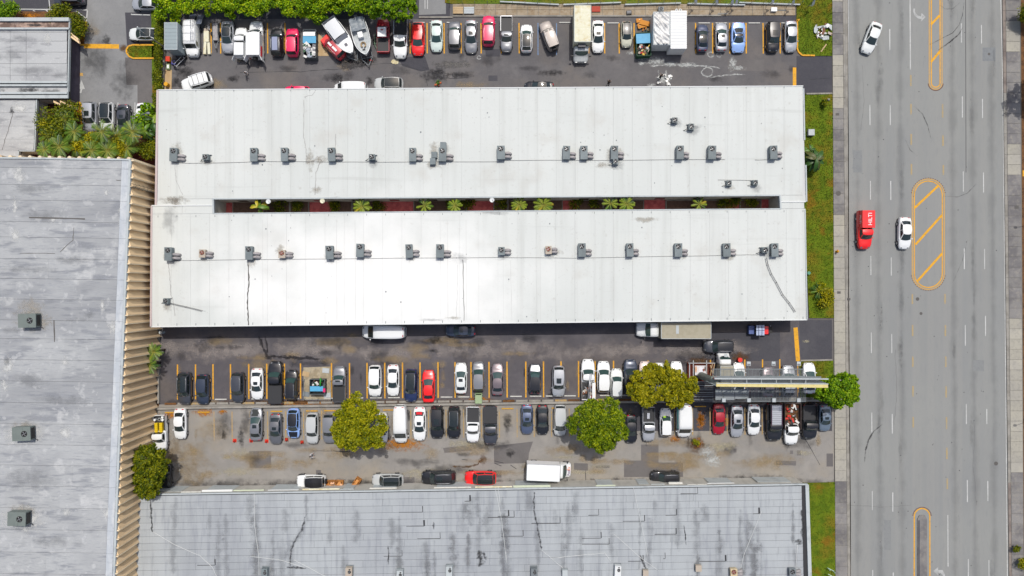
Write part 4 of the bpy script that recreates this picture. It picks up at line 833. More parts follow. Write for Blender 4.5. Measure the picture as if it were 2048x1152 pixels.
# road and left lot
car('sedan', 1744, 75, 65, 249, 'pearl', 'silver white sedan angled across the top of the road', '', 'R')
car('sedan', 1810, 466, 64, -90.5, 'white', 'white sedan driving beside the striped yellow median', '', 'R')
car('suv', 137, -3, 62, 'L', 'darkgrey', 'dark car cut off by the top edge in the upper left lot', '', 'L')
car('sedan', 292, 7, 60, 'L', 'silver', 'silver sedan by the hedge at the very top of the upper left lot', '', 'L')
car('sedan', 288, 68, 64, 'L', 'pearl', 'white sedan with glass roof above the small grass island', 'p', 'L')
car('suv', 181, 233, 60, 'D', 'silver', 'silver suv with sunroof, leftmost of the four by the palms', 's', 'L', wpx=25)
car('suv', 215, 233, 58, 'D', 'white', 'white suv with black glass roof, second of the four by the palms', 'p', 'L', wpx=25)
car('sedan', 247, 237, 58, 'D', 'darkgrey', 'dark grey sedan, third of the four by the palms', 's', 'L', wpx=24)
car('sedan', 285, 234, 58, 'D', 'white', 'white sedan largely covered by banana leaves, rightmost of the four', '', 'L', wpx=24)

# --- extras on some cars
def at(label): return next(o for o in COL.objects if o.get('label') == label)
j = at('white off road car with a ribbed black roof beside wooden crates'); m = MB()
for i in range(9): m.tube([(.75 - .0, -.56 + .14 * i, 1.93), (-2.0, -.56 + .14 * i, 1.93)], .025, 4)
O('roof_rack', m, BLK, j); O('spare_tyre', MB().cyl((-2.32, 0, 1), (-2.55, 0, 1), .38, n=16), TYRE, j)
m = MB()
for s in (-1, 1):
    for x in (1.45, -1.35): m.box(x - .5, x + .5, s * .92, s * .92 + s * .16, .75, .86)
O('wheel_arch', m, BLK, j)
c = at('tan boxy suv parked at a slant between blue lines'); O('spare_tyre', MB().cyl((-2.30, .0, 1), (-2.55, 0, 1), .38, n=16), TYRE, c)
O('roof_vent', MB().box(.3, .7, -.5, -.1, 1.9, 1.94), GLASS, c); O('roof_vent', MB().box(.3, .7, .1, .5, 1.9, 1.94), GLASS, c)
c = at('white sedan with a red cloth behind its rear glass'); O('red_cloth', MB().box(-1.75, -1.25, -.42, .42, 1.27, 1.3), basic('red_cloth', (.6, .01, .02), .8), c)
c = at('dark red suv parked askew beneath the white cabin boat')
O('roof_board', MB().box(-.2, .6, -.05, .28, 1.84, 1.88), GEL, c); O('roof_board', MB().box(-1.4, -.4, -.05, .28, 1.84, 1.88), GEL, c)
O('hood_panel', MB().box(1.35, 2.15, -.7, .7, 1.03, 1.06), basic('faded_red', (.8, .02, .01), .5), c)
c = at('silver pickup with a box in its black bed, below the wide tree'); O('bed_box', MB().box(-1.8, -.9, -.28, .12, .83, 1.1), ALU, c)
c = at('light blue hatchback with black roof and black hood'); O('hood_cover', MB().grid(lambda u, v: (lambda q: (q[0], q[1], q[2] + .05))(body_surface(SPEC['hatch'], .05 + .18 * u, -.8 + 1.6 * v)), 4, 6), PT['black'], c)
c = at('grey sedan with a mottled dark hood and sunroof')
O('bare_primer_patch', MB().grid(lambda u, v: (lambda q: (q[0], q[1] + .1 * sin(9 * u), q[2] + .05))(body_surface(SPEC['sedan'], .04 + .2 * u, -.5 + 1.2 * v)), 5, 5), basic('dark_primer', (.03, .035, .035), .8), c)
c = at('white suv nose up with a lime patch on its windscreen'); O('sun_shade', MB().box(.95, 1.25, .1, .5, 1.4, 1.42), basic('lime_card', A(170, 220, 40), .8), c)
c = at('white van with teal side stripe beside the orange mulch bay'); O('stripe', MB().box(-2.2, 1.2, -1.02, -.99, 1.3, 1.7), basic('teal_stripe', A(80, 180, 180), .5), c)
c = at('silver nosed dark hatchback with red tail lamps, standing alone between empty bays')
O('silver_bonnet', MB().grid(lambda u, v: (lambda q: (q[0], q[1], q[2] + .05))(body_surface(SPEC['hatch'], .04 + .19 * u, -.85 + 1.7 * v)), 4, 6), PT['silver'], c)
c = at('smaller of the two white service trucks with its rear doors open')
for s in (-1, 1): O('rear_door', MB().add([(-2.75, s * .85, .9), (-3.5, s * (.85 + .25), .9), (-3.5, s * (.85 + .25), 1.9), (-2.75, s * .85, 1.9), (-2.75, s * .8, .9), (-3.5, s * (.8 + .25), .9), (-3.5, s * (.8 + .25), 1.9), (-2.75, s * .8, 1.9)], [(0, 1, 2, 3), (4, 7, 6, 5), (3, 2, 6, 7), (1, 5, 6, 2)]), PT['white'], c)
# --- larger service truck
def box_truck(x, y, deg, L, Wd, Hb, cabL, boxmat, cabcol, label, cat='truck', name='box_truck', h=3.0, ribs=0, g=None, open_rear=False):
    r = E(name, PV(x, y, h, 0), radians(deg), label, cat, g)
    cw = Wd * .46
    # cab
    c = MB(); hl = cabL; x0 = L / 2
    pr = [(0, .6), (.04, 1.05), (.30, 1.3), (.38, 1.42), (.62, 2.2), (.70, 2.28), (1, 2.28)]
    if cabL < 1.9: pr = [(0, .6), (.04, 1.1), (.38, 1.32), (.78, 2.3), (.86, 2.4), (1, 2.4)]
    vs = []; F = [0, .02, .05, .12, .2, .3, .38, .46, .55, .62, .7, .85, 1]
    F = sorted(set(F + [a for a, _ in pr]))
    for f in F:
        z = prof(pr, f); wd = cw * (.8 + .2 * min(1, f / .2)); X = x0 - f * hl
        for a, zz in ((-.97, .45), (-1, .8 if z > .9 else .5), (-.96, z * .8), (-.84, z - .06), (-.5, z), (0, z + .03), (.5, z), (.84, z - .06), (.96, z * .8), (1, .8 if z > .9 else .5), (.97, .45)): vs.append((X, a * wd, zz))
    fs = [(i * 11 + k, (i + 1) * 11 + k, (i + 1) * 11 + k + 1, i * 11 + k + 1) for i in range(len(F) - 1) for k in range(10)] + [tuple(range(10, -1, -1)), tuple(range(len(vs) - 11, len(vs)))]
    c.add(vs, fs, 0, True); O('cab', fixn(c.mesh('cab', [PT[cabcol]])), parent=r)
    wa, wb = (.40, .61) if cabL >= 1.9 else (.41, .77)
    O('windshield', fixn(MB().grid(lambda u, v: (x0 - (wa + (wb - wa) * u) * hl - .12 * (2 * v - 1) ** 2 * (1 - u) + .02, (2 * v - 1) * cw * .84, prof(pr, wa + (wb - wa) * u) + .05), 3, 6).mesh('truck_windshield', [GLASSG])), parent=r)
    for s in (-1, 1):
        O('wing_mirror', MB().box(x0 - .35 * hl - .06, x0 - .35 * hl + .06, s * (cw + .05) if s > 0 else s * (cw + .35), s * (cw + .35) if s > 0 else s * (cw + .05), 1.4, 1.75), BLK, r)
        O('headlight', MB().box(x0 - .02, x0 + .03, s * cw * .6 - .13, s * cw * .6 + .13, .7, .95), LAMPW, r)
    # chassis + box
    O('chassis', MB().box(-L / 2, x0 - .2, -.45, .45, .5, .8), BLK, r)
    bx0 = -L / 2; bx1 = x0 - hl - .12; b = MB(); b.box(bx0, bx1, -Wd / 2, Wd / 2, .95, Hb, 0)
    O('cargo_box', b, boxmat, r)
    f = MB()
    for (a0, a1, c0, c1) in ((bx0 - .01, bx1 + .01, -Wd / 2 - .02, -Wd / 2 + .05), (bx0 - .01, bx1 + .01, Wd / 2 - .05, Wd / 2 + .02), (bx0 - .02, bx0 + .05, -Wd / 2, Wd / 2), (bx1 - .05, bx1 + .02, -Wd / 2, Wd / 2)): f.box(a0, a1, c0, c1, Hb - .06, Hb + .02)
    O('roof_trim', f, M_TRIMG, r)
    for k in range(ribs):
        X = bx0 + (bx1 - bx0) * (k + 1) / (ribs + 1); O('roof_rib', MB().box(X - .02, X + .02, -Wd / 2 + .06, Wd / 2 - .06, Hb - .01, Hb + .012), boxmat, r)
    O('rear_door', MB().box(bx0 - .03, bx0, -Wd / 2 + .12, Wd / 2 - .12, 1.05, Hb - .1), M_TRIMG, r)
    ty = PC['tyre']; ri = PC['rim']
    for X in (x0 - hl * .45, bx0 + (bx1 - bx0) * .22):
        for s in (-1, 1): t = O('wheel', ty, parent=r, loc=(X, s * (Wd / 2 - .22), .42)); t.scale = (1.25, 1.2, 1.25); O('rim', ri, parent=t)
    return r, bx0, bx1
M_BOXC = layered('cream_truck_roof', A(236, 234, 206), [(.8, (1, 1, 1), .45, .65, A(205, 180, 110), .6), (3, (1, 1, 1), .5, .7, A(245, 244, 232), .7)], .6)
M_BOXT = layered('tan_truck_roof', A(178, 172, 152), [(2, (1, 1, 1), .4, .7, A(165, 158, 136), .7)], .7)
r, a0, a1 = box_truck(1164.5, 64, -90, 102 / S * .97, 2.4, 3.5, 1.95, M_BOXC, 'lightgrey', 'tall cream box truck standing in the top row', ribs=4, g=ROWG['T'])
O('refrigeration_unit', MB().box(a1 + .0, a1 + .5, -.55, .5, 2.1, 2.9), basic('unit_dark', (.08, .08, .09), .6), r)
r, a0, a1 = box_truck(1350, 661, 180, 142 / S * .975, 2.35, 3.4, 3.0, M_BOXT, 'white', 'long box truck with tan roof and white cab by the white building', ribs=0, g=ROWG['D'], h=3.2)
O('roof_vent', MB().box(a1 - 2.5, a1 - 2.1, -.75, .45, 3.4, 3.44), M_TRIMG, r); O('lift_gate', MB().box(a0 - .4, a0 - .05, -.9, .9, 1.2, 1.3), RUST, r)
r, a0, a1 = box_truck(1099, 946, -2.2, 91 / S * .97, 2.35, 3.1, 1.65, basic('white_box_roof', (.80, .80, .80), .5), 'white', 'white delivery step van beside the red car', 'van', 'delivery_van', g=ROWG['C'])
PUR = basic('purple_print', (.09, .02, .16), .6); ORG = basic('orange_print', (.8, .18, .02), .6)
def text(body, size, loc, rot, mat, parent, name='lettering', ext=.004):
    cu = bpy.data.curves.new('t', 'FONT'); cu.body = body; cu.size = size; cu.extrude = ext; cu.align_x = 'CENTER'; cu.align_y = 'CENTER'
    tmp = bpy.data.objects.new('t', cu); COL.objects.link(tmp); dg = bpy.context.evaluated_depsgraph_get(); dg.update()
    me = bpy.data.meshes.new_from_object(tmp.evaluated_get(dg)); bpy.data.objects.remove(tmp); me.materials.clear(); me.materials.append(mat)
    return O(name, me, parent=parent, loc=loc, rot=rot)
zz = 1.36
text('Fed', .55, (L_ := (91 / S * .97) / 2 - .34, -.30, zz), pi / 2, PUR, r); text('Ex', .55, (L_, .32, zz), pi / 2, ORG, r)
r, a0, a1 = box_truck(1452, 743, 90, 78 / S, 1.95, 2.9, 1.9, M_BOXT, 'white', 'white cab truck with tan box under the left end of the billboard', g=ROWG['A'], ribs=2, h=2.3)
O('roof_hatch', MB().box(.9 + 1.2, 1.35 + 1.2, -.2, .25, 2.28, 2.36), M_TRIMG, r)
# larger service truck in the top row (pickup chassis, white body, doors open)
r = E('service_truck', PV(511, 78, 1.2, 0), radians(90), 'larger white service truck with open rear doors and a red side stripe', 'truck', ROWG['T'])
place_parts([t for t in car_parts('pickup', '') if t[0] not in ('bed_liner', 'tailgate')], r, PT['white'])
O('cargo_body', MB().box(-2.7, .55, -1.0, 1.0, 1.0, 2.35), PT['white'], r)
for s in (-1, 1): O('rear_door', MB().bar((-2.72, s * .98, 1.0), (-3.45, s * 1.3, 1.0), .06, 1.3), PT['white'], r)
O('cargo_load', MB().blob((-2.9, 0, 1.3), .4, 0, 5), BLK, r); O('red_stripe', MB().box(-2.7, -1.2, -1.04, -1.0, 1.3, 1.8), basic('red_cloth', (.6, .01, .02), .8), r)
# red pickup with lettered cap on the road
r = E('pickup_truck', PV(1729.5, 459.5, .9, 0), radians(-90), 'bright red pickup with a lettered red bed cap driving in the left lane', 'pickup truck', ROWG['R'])
place_parts(car_parts('pickup', ''), r, PT['red']); m = MB(); hw = .98
m.add([(-2.8, -hw, 1.1), (-.15, -hw, 1.1), (-.15, hw, 1.1), (-2.8, hw, 1.1), (-2.72, -hw * .93, 2.05), (-.2, -hw * .93, 2.05), (-.2, hw * .93, 2.05), (-2.72, hw * .93, 2.05)], [(0, 3, 2, 1), (4, 5, 6, 7), (0, 1, 5, 4), (1, 2, 6, 5), (2, 3, 7, 6), (3, 0, 4, 7)])
O('bed_cap', m, PT['red'], r)
text('HILTI', .80, (-1.47, .22, 2.06), pi, basic('white_print', (.8, .8, .8), .6), r)
text('HILTI', .55, (-1.47, -1.0, 1.55), (radians(86), 0, 0), basic('white_print', (.8, .8, .8), .6), r)
# junk laden white pickup
def junk(parent, x0, x1, y0, y1, z, n, mats, r=(.12, .35), name='junk'):
    for i in range(n):
        rr = random.uniform(*r); c = (random.uniform(x0, x1), random.uniform(y0, y1), z + rr * .3 + random.uniform(0, .15)); m = MB()
        if i % 2: m.blob(c, rr, 0, 4, .35, False, (1, random.uniform(.6, 1.3), .6))
        else:
            a = random.uniform(0, pi); m.bar((c[0] - rr * cos(a), c[1] - rr * sin(a), c[2]), (c[0] + rr * cos(a), c[1] + rr * sin(a), c[2] + random.uniform(-.1, .1)), rr * random.uniform(.5, 1.4), .08)
        O(name, m, random.choice(mats), parent)
JM = [basic('junk_white', (.65, .65, .62), .7), basic('junk_grey', (.2, .2, .21), .7), basic('junk_brown', (.16, .07, .04), .8), basic('junk_black', (.02, .02, .02), .7), basic('junk_red', (.55, .03, .02), .6), basic('junk_pale', (.42, .36, .3), .8)]
r = E('pickup_truck', PV(1176, 759, .9, 0), radians(90), 'white pickup with a ladder over its junk filled bed', 'pickup truck', ROWG['A'], (1.06, 1, 1))
place_parts(car_parts('pickup', 'g'), r, PT['white']); junk(r, -2.5, -.6, -.7, .7, .85, 22, JM)
O('ladder', MB().tube([(-2.95, .15, 2.0), (1.0, -.2, 2.05)], .05, 5).tube([(-2.95, -.05, 2.0), (1.0, -.4, 2.05)], .05, 5), ALU, r); O('tool_box', MB().box(-2.6, -.4, -1.02, -.55, 1.15, 1.5), PT['white'], r)
O('cable_coil', MB().tube([(-2.9 + .3 * cos(a), .0 + .3 * sin(a), 1.4) for a in [i * pi / 6 for i in range(12)]], .06, 5), PT['white'], r)
# white pickup with yellow jugs at the left wall
r = E('pickup_truck', PV(320, 866, .9, 0), radians(-88), 'white pickup loaded with yellow jugs and white buckets by the tan wall', 'pickup truck', ROWG['B'], (.95, .95, 1))
place_parts(car_parts('pickup', ''), r, PT['white'])
YJ = basic('yellow_jug', A(240, 205, 10), .5)
for i in range(5):
    for s in (-1, 1): O('yellow_jug', MB().box(-1.62 + i * .29, -1.37 + i * .29, s * .36 - .23, s * .36 + .23, .85, 1.32), YJ, r)
for p in ((-2.45, .6), (-2.05, .62), (-2.1, -.6)): O('bucket', MB().cyl((p[0], p[1], .85), (p[0], p[1], 1.25), .17, .19, 12), PT['white'], r)
O('hose_coil', MB().tube([(-2.1 + .22 * cos(a), 0 + .22 * sin(a), .95) for a in [i * pi / 6 for i in range(12)]], .05, 5), M_TRIMG, r)
# dump truck with junk, purple black truck
r = E('dump_truck', PV(1584, 852, 1.2, 0), radians(-90), 'white truck with a wooden dump bed full of junk', 'truck', ROWG['B'])
SPEC['pk2'] = SPEC['pickup']
place_parts([t for t in car_parts('pickup', '') if t[0] not in ('bed_side', 'tailgate', 'bed_liner')], r, PT['white'])
for (a, b, c_, d, n_) in ((-3.3, .35, -1.2, -1.12, 'bed_side'), (-3.3, .35, 1.12, 1.2, 'bed_side'), (-3.38, -3.3, -1.2, 1.2, 'tailgate'), (.35, .43, -1.2, 1.2, 'headboard')): O(n_, MB().box(a, b, c_, d, .9, 1.6), basic('dark_wood', (.07, .05, .045), .8), r)
O('bed_floor', MB().box(-3.3, .35, -1.12, 1.12, .85, .95), M_DIRT, r); junk(r, -3.0, 0, -.9, .9, 1.1, 34, JM)
r = E('pickup_truck', PV(1549, 845, 1.0, 0), radians(-90), 'black truck with purple rails and a silver deck over its bed', 'truck', ROWG['B'], (.98, 1.1, 1))
place_parts(car_parts('pickup', ''), r, PT['black']); O('deck', MB().box(-2.7, .2, -.62, .62, 1.2, 1.9), ALU, r)
for s in (-.7, .7): O('side_rail', MB().box(-2.75, .35, s - .04, s + .04, 1.85, 1.96), PT['purple'], r)
for x in np.linspace(-2.6, .1, 10): O('deck_rib', MB().box(x - .02, x + .02, -.6, .6, 1.9, 1.93), GALV, r)
# grey box trailer at top left
r = E('box_trailer', PV(342, 72, 3.0, 0), 0, 'tall grey enclosed box trailer at the left end of the top row', 'trailer', ROWG['T'])
O('cargo_box', MB().box(-.95, .9, -1.95, 1.95, .5, 3.0), layered('trailer_grey', A(160, 174, 178), [(.6, (1, 1, 1), .4, .7, A(148, 162, 168), .6)], .5), r)
for i in range(7): O('roof_rib', MB().box(-.93, .88, -1.6 + i * .53, -1.57 + i * .53, 3.0, 3.012), GALV, r)
O('roof_trim', MB().box(-.97, -.9, -1.97, 1.97, 2.95, 3.03).box(.85, .92, -1.97, 1.97, 2.95, 3.03).box(-.95, .9, -1.97, -1.9, 2.95, 3.02).box(-.95, .9, 1.9, 1.97, 2.95, 3.02), M_TRIMG, r)
for y in (-.6, .3):
    for s in (-1, 1): O('wheel', PC['tyre'], parent=r, loc=(s * .92, y, .34), rot=pi / 2)
O('tow_bar', MB().bar((-.5, -1.95, .5), (0, -3.0, .5), .1, .08).bar((.5, -1.95, .5), (0, -3.0, .5), .1, .08), BLK, r)
# ------------------------------------------------------------------ buildings
def lerp2(a, b, t): return (a[0] + (b[0] - a[0]) * t, a[1] + (b[1] - a[1]) * t)
def quadpt(q, u, v): return lerp2(lerp2(q[0], q[1], u), lerp2(q[3], q[2], u), v)    # q: TL TR BR BL
HW = 4.6
bld = E('industrial_building', (0, 0, 0), 0, 'long low building with white coated roof and a slot courtyard', 'building')
U = [(315.5, 180), (1606, 172), (1611.5, 403), (312, 411)]; Lw = [(303.5, 411), (1608, 404), (1614, 639.5), (302, 653.5)]
def slotN(x): return 397.5 + (390.5 - 397.5) * (x - 425) / 1135
def slotS(x): return 427 + (417.5 - 427) * (x - 427) / 1134
def edge(a, b, x): return a[1] + (b[1] - a[1]) * (x - a[0]) / (b[0] - a[0])
deck = MB()
deck.prism(poly([U[0], U[1], U[2], (1560, 403.5), (1560, 390.5), (425, 397.5), (425, 411), U[3]], HW), HW - .3, HW - .06)
deck.prism(poly([(425, 410.5), (425, 427), (1561, 417.5), (1561, 404), Lw[1], Lw[2], Lw[3], Lw[0]], HW), HW - .3, HW - .06)
O('roof_deck', deck, M_WSEAM, bld)
n = 34
def colx(i): return 316 + (1606 - 316) * i / n
def roofpanel(pts, mat, dz=0.):
    cx = sum(p[0] for p in pts) / len(pts); q = [(cx + (x - cx) * .9985, y) for x, y in pts]
    O('roof_panel', MB().prism(poly(q, HW), HW - .06, HW + dz), mat, bld)
gx = .07
SL = [425, 1560]
for i in range(n):
    a = colx(i); b = colx(i + 1)
    if a < 425 < b: b0 = 425 - 0
    # upper strip to the slot's north edge level
    def quad(xa, xb, top, bot, mat, dz): roofpanel([(xa + gx, top(xa)), (xb - gx, top(xb)), (xb - gx, bot(xb)), (xa + gx, bot(xa))], mat, dz)
    topU = lambda x: edge(U[0], U[1], x); dz = random.uniform(-.004, .004)
    xa, xb = a, b
    quad(xa, xb, topU, lambda x: slotN(x) - .3, M_WROOF, dz)
    La, Lb = a - 11 + 19 * 0, b
    fa = 304 + (1611 - 304) * i / n; fb = 304 + (1611 - 304) * (i + 1) / n
    quad(fa, fb, lambda x: slotS(x) + .3, lambda x: edge(Lw[3], Lw[2], x), M_WROOF, dz)
for pts in ([(316, 398.5), (370, 398), (370, 410.6), (313, 411)], [(371, 398), (424.6, 397.8), (424.6, 410.3), (371, 410.6)], [(304, 411.8), (364, 411.4), (364, 427.3), (304, 427.7)], [(365, 411.4), (424.6, 411), (424.6, 427), (365, 427.3)],
            [(1560.6, 391), (1611, 390.6), (1611.5, 403), (1560.6, 403.4)], [(1561.4, 404.2), (1608, 404), (1608.5, 416.8), (1561.4, 417.2)]):
    O('roof_panel', MB().prism(poly(pts, HW), HW - .06, HW), M_WROOF, bld)
# copings
def coping(pts, wd=.22, z0=HW - .25, z1=HW + .07, mat=M_TRIMW, parent=bld, h=HW, name='coping'):
    m = MB()
    for a, b in zip(pts, pts[1:]): m.bar((*P(*a, h), z0), (*P(*b, h), z0), wd, z1 - z0)
    return O(name, m, mat, parent)
coping([U[0], U[1]], .12); coping([U[3], U[0]], .3, mat=M_WALLP); coping([(1607, 177), (1609, 280)], .18, mat=M_TRIMG); coping([(1611.5, 330), (1613, 403)], .18, mat=M_TRIMG)
coping([Lw[0], Lw[3]], .25, mat=M_WALLP); coping([Lw[3], Lw[2]], .14); coping([(1610, 420), Lw[2]], .14, mat=M_TRIMG); coping([(304, 411.2), (425, 410.6)], .14, HW - .05, HW + .1); coping([(1561, 403.8), (1611, 403.4)], .14, HW - .05, HW + .1)
coping([(425, 397.5), (1560, 390.5)], .20, HW - .3, HW + .06, M_TRIMG); coping([(427, 427), (1561, 417.5)], .14, HW - .3, HW + .06, M_TRIMG); coping([(426, 397), (427, 427)], .22, HW - .3, HW + .08, M_TRIMG); coping([(1560, 390), (1561.5, 418)], .22, HW - .3, HW + .08, M_TRIMG)
# walls (outer, set in under the eaves) and courtyard walls
def walls(parent, pts, z1, mat, th=.25, h=0, z0=0, name='wall'):
    for a, b in zip(pts, pts[1:]): O(name, MB().bar((*P(*a, h), z0), (*P(*b, h), z0), th, z1 - z0), mat, parent)
q = [(U[0][0] + 6, U[0][1] + 5), (U[1][0] - 6, U[1][1] + 5), (1607, 404), (1609, 633), (308, 647), (309, 411), (322, 185)]
walls(bld, [q[0], q[1]], HW - .3, M_WALLW, h=HW); walls(bld, [q[1], (1606, 403), (1608, 633)], HW - .301, M_WALLW, h=HW); walls(bld, [(1607, 632.5), (309, 646)], HW - .302, M_WALLW, h=HW); walls(bld, [(308, 646), (309, 411), (320, 186)], HW - .303, M_WALLW, h=HW)
walls(bld, [(423, 395.5), (1562, 388.5)], HW - .304, M_WALLW, h=HW); walls(bld, [(1563.5, 388), (1563.5, 421)], HW - .305, M_WALLW, h=HW); walls(bld, [(1562, 420.5), (426, 430)], HW - .306, M_WALLW, h=HW); walls(bld, [(423.5, 431), (423.5, 395)], HW - .307, M_WALLW, h=HW)
for k in range(16):
    x = 370 + k * 78
    X, Y = P(x, 646 - (x - 309) * .0104, HW); d = O('roller_door', MB().box(X - 1.6, X + 1.6, Y - .17, Y - .128, 0, 3.2), M_TRIMG, bld)
    if k % 2 == 0:
        X, Y = P(x, 184.5 - (x - 322) * .006, HW); O('roller_door', MB().box(X - 1.6, X + 1.6, Y + .128, Y + .17, 0, 3.2), M_TRIMG, bld)
for k in range(14):
    x = 470 + k * 78; X, Y = P(x, 388.9 + 6.2 * (1 - (x - 423) / 1139), HW)
    w_ = O('window', MB().box(X - .7, X + .7, Y - .17, Y - .128, 1, 2.3), GLASS, bld)
# fastener dots, drip stubs along eaves
m = MB()
for i in range(n + 1):
    for (a, b) in ((U[0], U[1]), (Lw[3], Lw[2])):
        x = colx(i); y = edge(a, b, x) + (2 if a is U[0] else -4); X, Y = P(x, y, HW); m.box(X - .035, X + .035, Y - .16, Y + .16, HW + .0, HW + .03)
    X, Y = P(colx(i), slotS(colx(i)) + 5, HW); m.box(X - .03, X + .03, Y - .13, Y + .13, HW, HW + .03)
ST(O('eave_clips', m, GALV, bld), 'stuff')
m = MB()
for k in range(60): X, Y = P(random.uniform(330, 1590), random.choice([random.uniform(190, 385), random.uniform(435, 640)]), HW); r = random.uniform(.03, .09); m.box(X - r, X + r, Y - r * 1.3, Y + r, HW, HW + .03)
ST(O('roof_penetrations', m, GALV, bld), 'stuff')
# roof stains / cracks / seams
for x, y, rx, ry in ((352, 404, 16, 12), (355, 300, 12, 16), (620, 320, 9, 22), (632, 380, 12, 8), (672, 396, 10, 4), (345, 400, 30, 8), (340, 440, 14, 30), (865, 640, 30, 3), (905, 636, 16, 3.4), (1235, 322, 8, 8), (350, 520, 12, 14), (505, 520, 12, 14), (665, 515, 20, 12), (918, 516, 18, 10), (990, 425, 40, 6), (1290, 440, 26, 6),
                     (1215, 330, 26, 8), (1385, 252, 18, 6), (1350, 240, 14, 9), (870, 300, 12, 16), (1105, 505, 18, 10), (640, 320, 14, 10), (560, 500, 9, 11), (1230, 310, 22, 14)):
    stain(bld, 'roof_stain', x, y, rx, ry, ST_ROOFT if random.random() < .6 else ST_ROOFG, z=.012, h=HW)
def rline(pts, wpx, mat=M_SEAM, z=.011, h=HW, par=bld, name='roof_crack', jit=.4):
    k = (CAM_H - h) / CAM_H; q = [Vector(P(x, y, h)) for x, y in pts]; L = []; R = []
    for i, p in enumerate(q):
        d = (q[min(i + 1, len(q) - 1)] - q[max(i - 1, 0)]).normalized(); nn = Vector((-d.y, d.x)); wd = wpx / S / 2 * k * (1 + random.uniform(-jit, jit)); L.append(p + nn * wd); R.append(p - nn * wd)
    m = MB()
    for i in range(len(q) - 1): m.sheet([L[i], R[i], R[i + 1], L[i + 1]], h + z)
    return O(name, m, mat, par)
M_CRK = basic('crack_sealant', (.33, .33, .32), .9); M_CRKD = basic('crack_dark', (.10, .095, .09), .9); M_FSEAM = basic('faint_seam', (.50, .51, .50), .9)
for pts, wd, mt in (([(496, 515), (498, 560), (495, 600), (497, 651)], 2.6, M_CRKD), ([(926, 520), (928, 642)], 1.3, M_CRKD), ([(915, 530), (914, 600), (912, 640)], .9, M_FSEAM), ([(337, 528), (340, 560), (342, 590), (346, 600), (350, 632)], 1.5, M_CRK),
                    ([(608, 200), (607, 270), (612, 300), (614, 325)], 1.2, M_CRK), ([(640, 325), (632, 345), (630, 390)], 1.6, M_CRK), ([(614, 326), (640, 318), (646, 325)], 1.8, M_CRK), ([(608, 194), (625, 190), (632, 180)], 1, M_CRK), ([(671, 268), (671, 300)], 1.2, M_CRK), ([(812, 200), (811, 240), (811, 330)], .8, M_FSEAM),
                    ([(760, 200), (756, 280), (745, 360)], .8, M_FSEAM), ([(350, 330), (352, 360), (365, 390)], 1, M_CRK), ([(1150, 440), (1152, 500)], .8, M_FSEAM), ([(1020, 520), (1024, 640)], .8, M_FSEAM)):
    rline(wob(pts, 9, .7), wd * .85, mt)
for x in list(range(340, 1600, 37)):
    if random.random() < .5: rline([(x, 182), (x + 1, 385)], .5, M_FSEAM, .009)
    if random.random() < .4: rline([(x, 440), (x + 1, 640)], .5, M_FSEAM, .009)
for pts in ([(345, 326), (420, 326), (520, 323), (700, 324), (1000, 323), (1010, 321), (1450, 319)], [(1510, 320), (1550, 319)], [(345, 521), (500, 519), (700, 517), (1000, 515), (1150, 516), (1470, 510), (1530, 509)], [(1436, 360), (1510, 361)]):
    m = MB(); pp = wob(pts, 5, .5); m.tube([(*P(x, y, HW + .05), HW + .05) for x, y in pp], .028, 4)
    T(O('conduit', m, basic('grey_conduit', (.2, .2, .2), .6)), 'thin grey conduit on the white roof starting at photo height %d%s' % (pts[0][1], '') if False else {326: 'thin grey conduit linking the upper row of rooftop units', 320: 'short thin conduit ending at the last upper rooftop unit', 521: 'thin grey conduit linking the lower row of rooftop units', 360: 'thin conduit joining the two small condensers near the courtyard end'}[pts[0][1]], 'pipe')
for k, (pts, lab) in enumerate((([(1532, 516), (1535, 530), (1542, 548), (1552, 565), (1565, 590), (1578, 606), (1590, 624)], 'pair of thin pipes snaking down the right end of the white roof'), ([(337, 606), (372, 614), (405, 622)], 'pair of thin pipes from the small lower left condenser'))):
    m = MB()
    for d in (-1.4, 1.4): m.tube([(*P(x + d, y - d * .4, HW + .1), HW + .12) for x, y in pts], .03, 5)
    for x, y in pts[1:-1]: m.bar((*P(x - 2, y + 1, HW), HW), (*P(x + 2, y - 1, HW), HW), .06, .09)
    T(O('pipe_run', m, basic('grey_conduit', (.2, .2, .2), .6)), lab, 'pipe')
# --- courtyard
court = ST(O('courtyard_floor', MB().sheet(poly([(420, 386), (1566, 382), (1566, 424), (420, 436)], HW), .004), M_REDT))
for x0, x1 in ((440, 500), (505, 560), (560, 600), (648, 690), (690, 748), (818, 900), (905, 930), (985, 1015), (1015, 1130), (1160, 1215), (1215, 1300), (1345, 1420), (1425, 1470), (1500, 1545)):
    pl = T(O('planter_bed', MB().prism(poly([(x0, 392), (x1, 391.5), (x1, 424), (x0, 425)], HW), .0, .35), M_CONC), f'long planter bed on the red courtyard floor between {"banana plant and left end" if x0 < 505 else "palms"} number {x0}', 'planter')
    O('soil', MB().prism(poly([(x0 + 2, 394), (x1 - 2, 393.5), (x1 - 2, 422), (x0 + 2, 423)], HW), .3, .37), layered('dark_soil', A(120, 96, 84), [(3, (1, 1, 1), .4, .7, A(90, 72, 60), .6)], .95), pl)
pls = sorted([o for o in COL.objects if o.get('category') == 'planter'], key=lambda o: o.data.vertices[0].co.x)
for i, o in enumerate(pls): o['label'] = f'soil filled planter on the red courtyard floor, {ORD[i]} from the left'; o['group'] = 'planters along the courtyard'
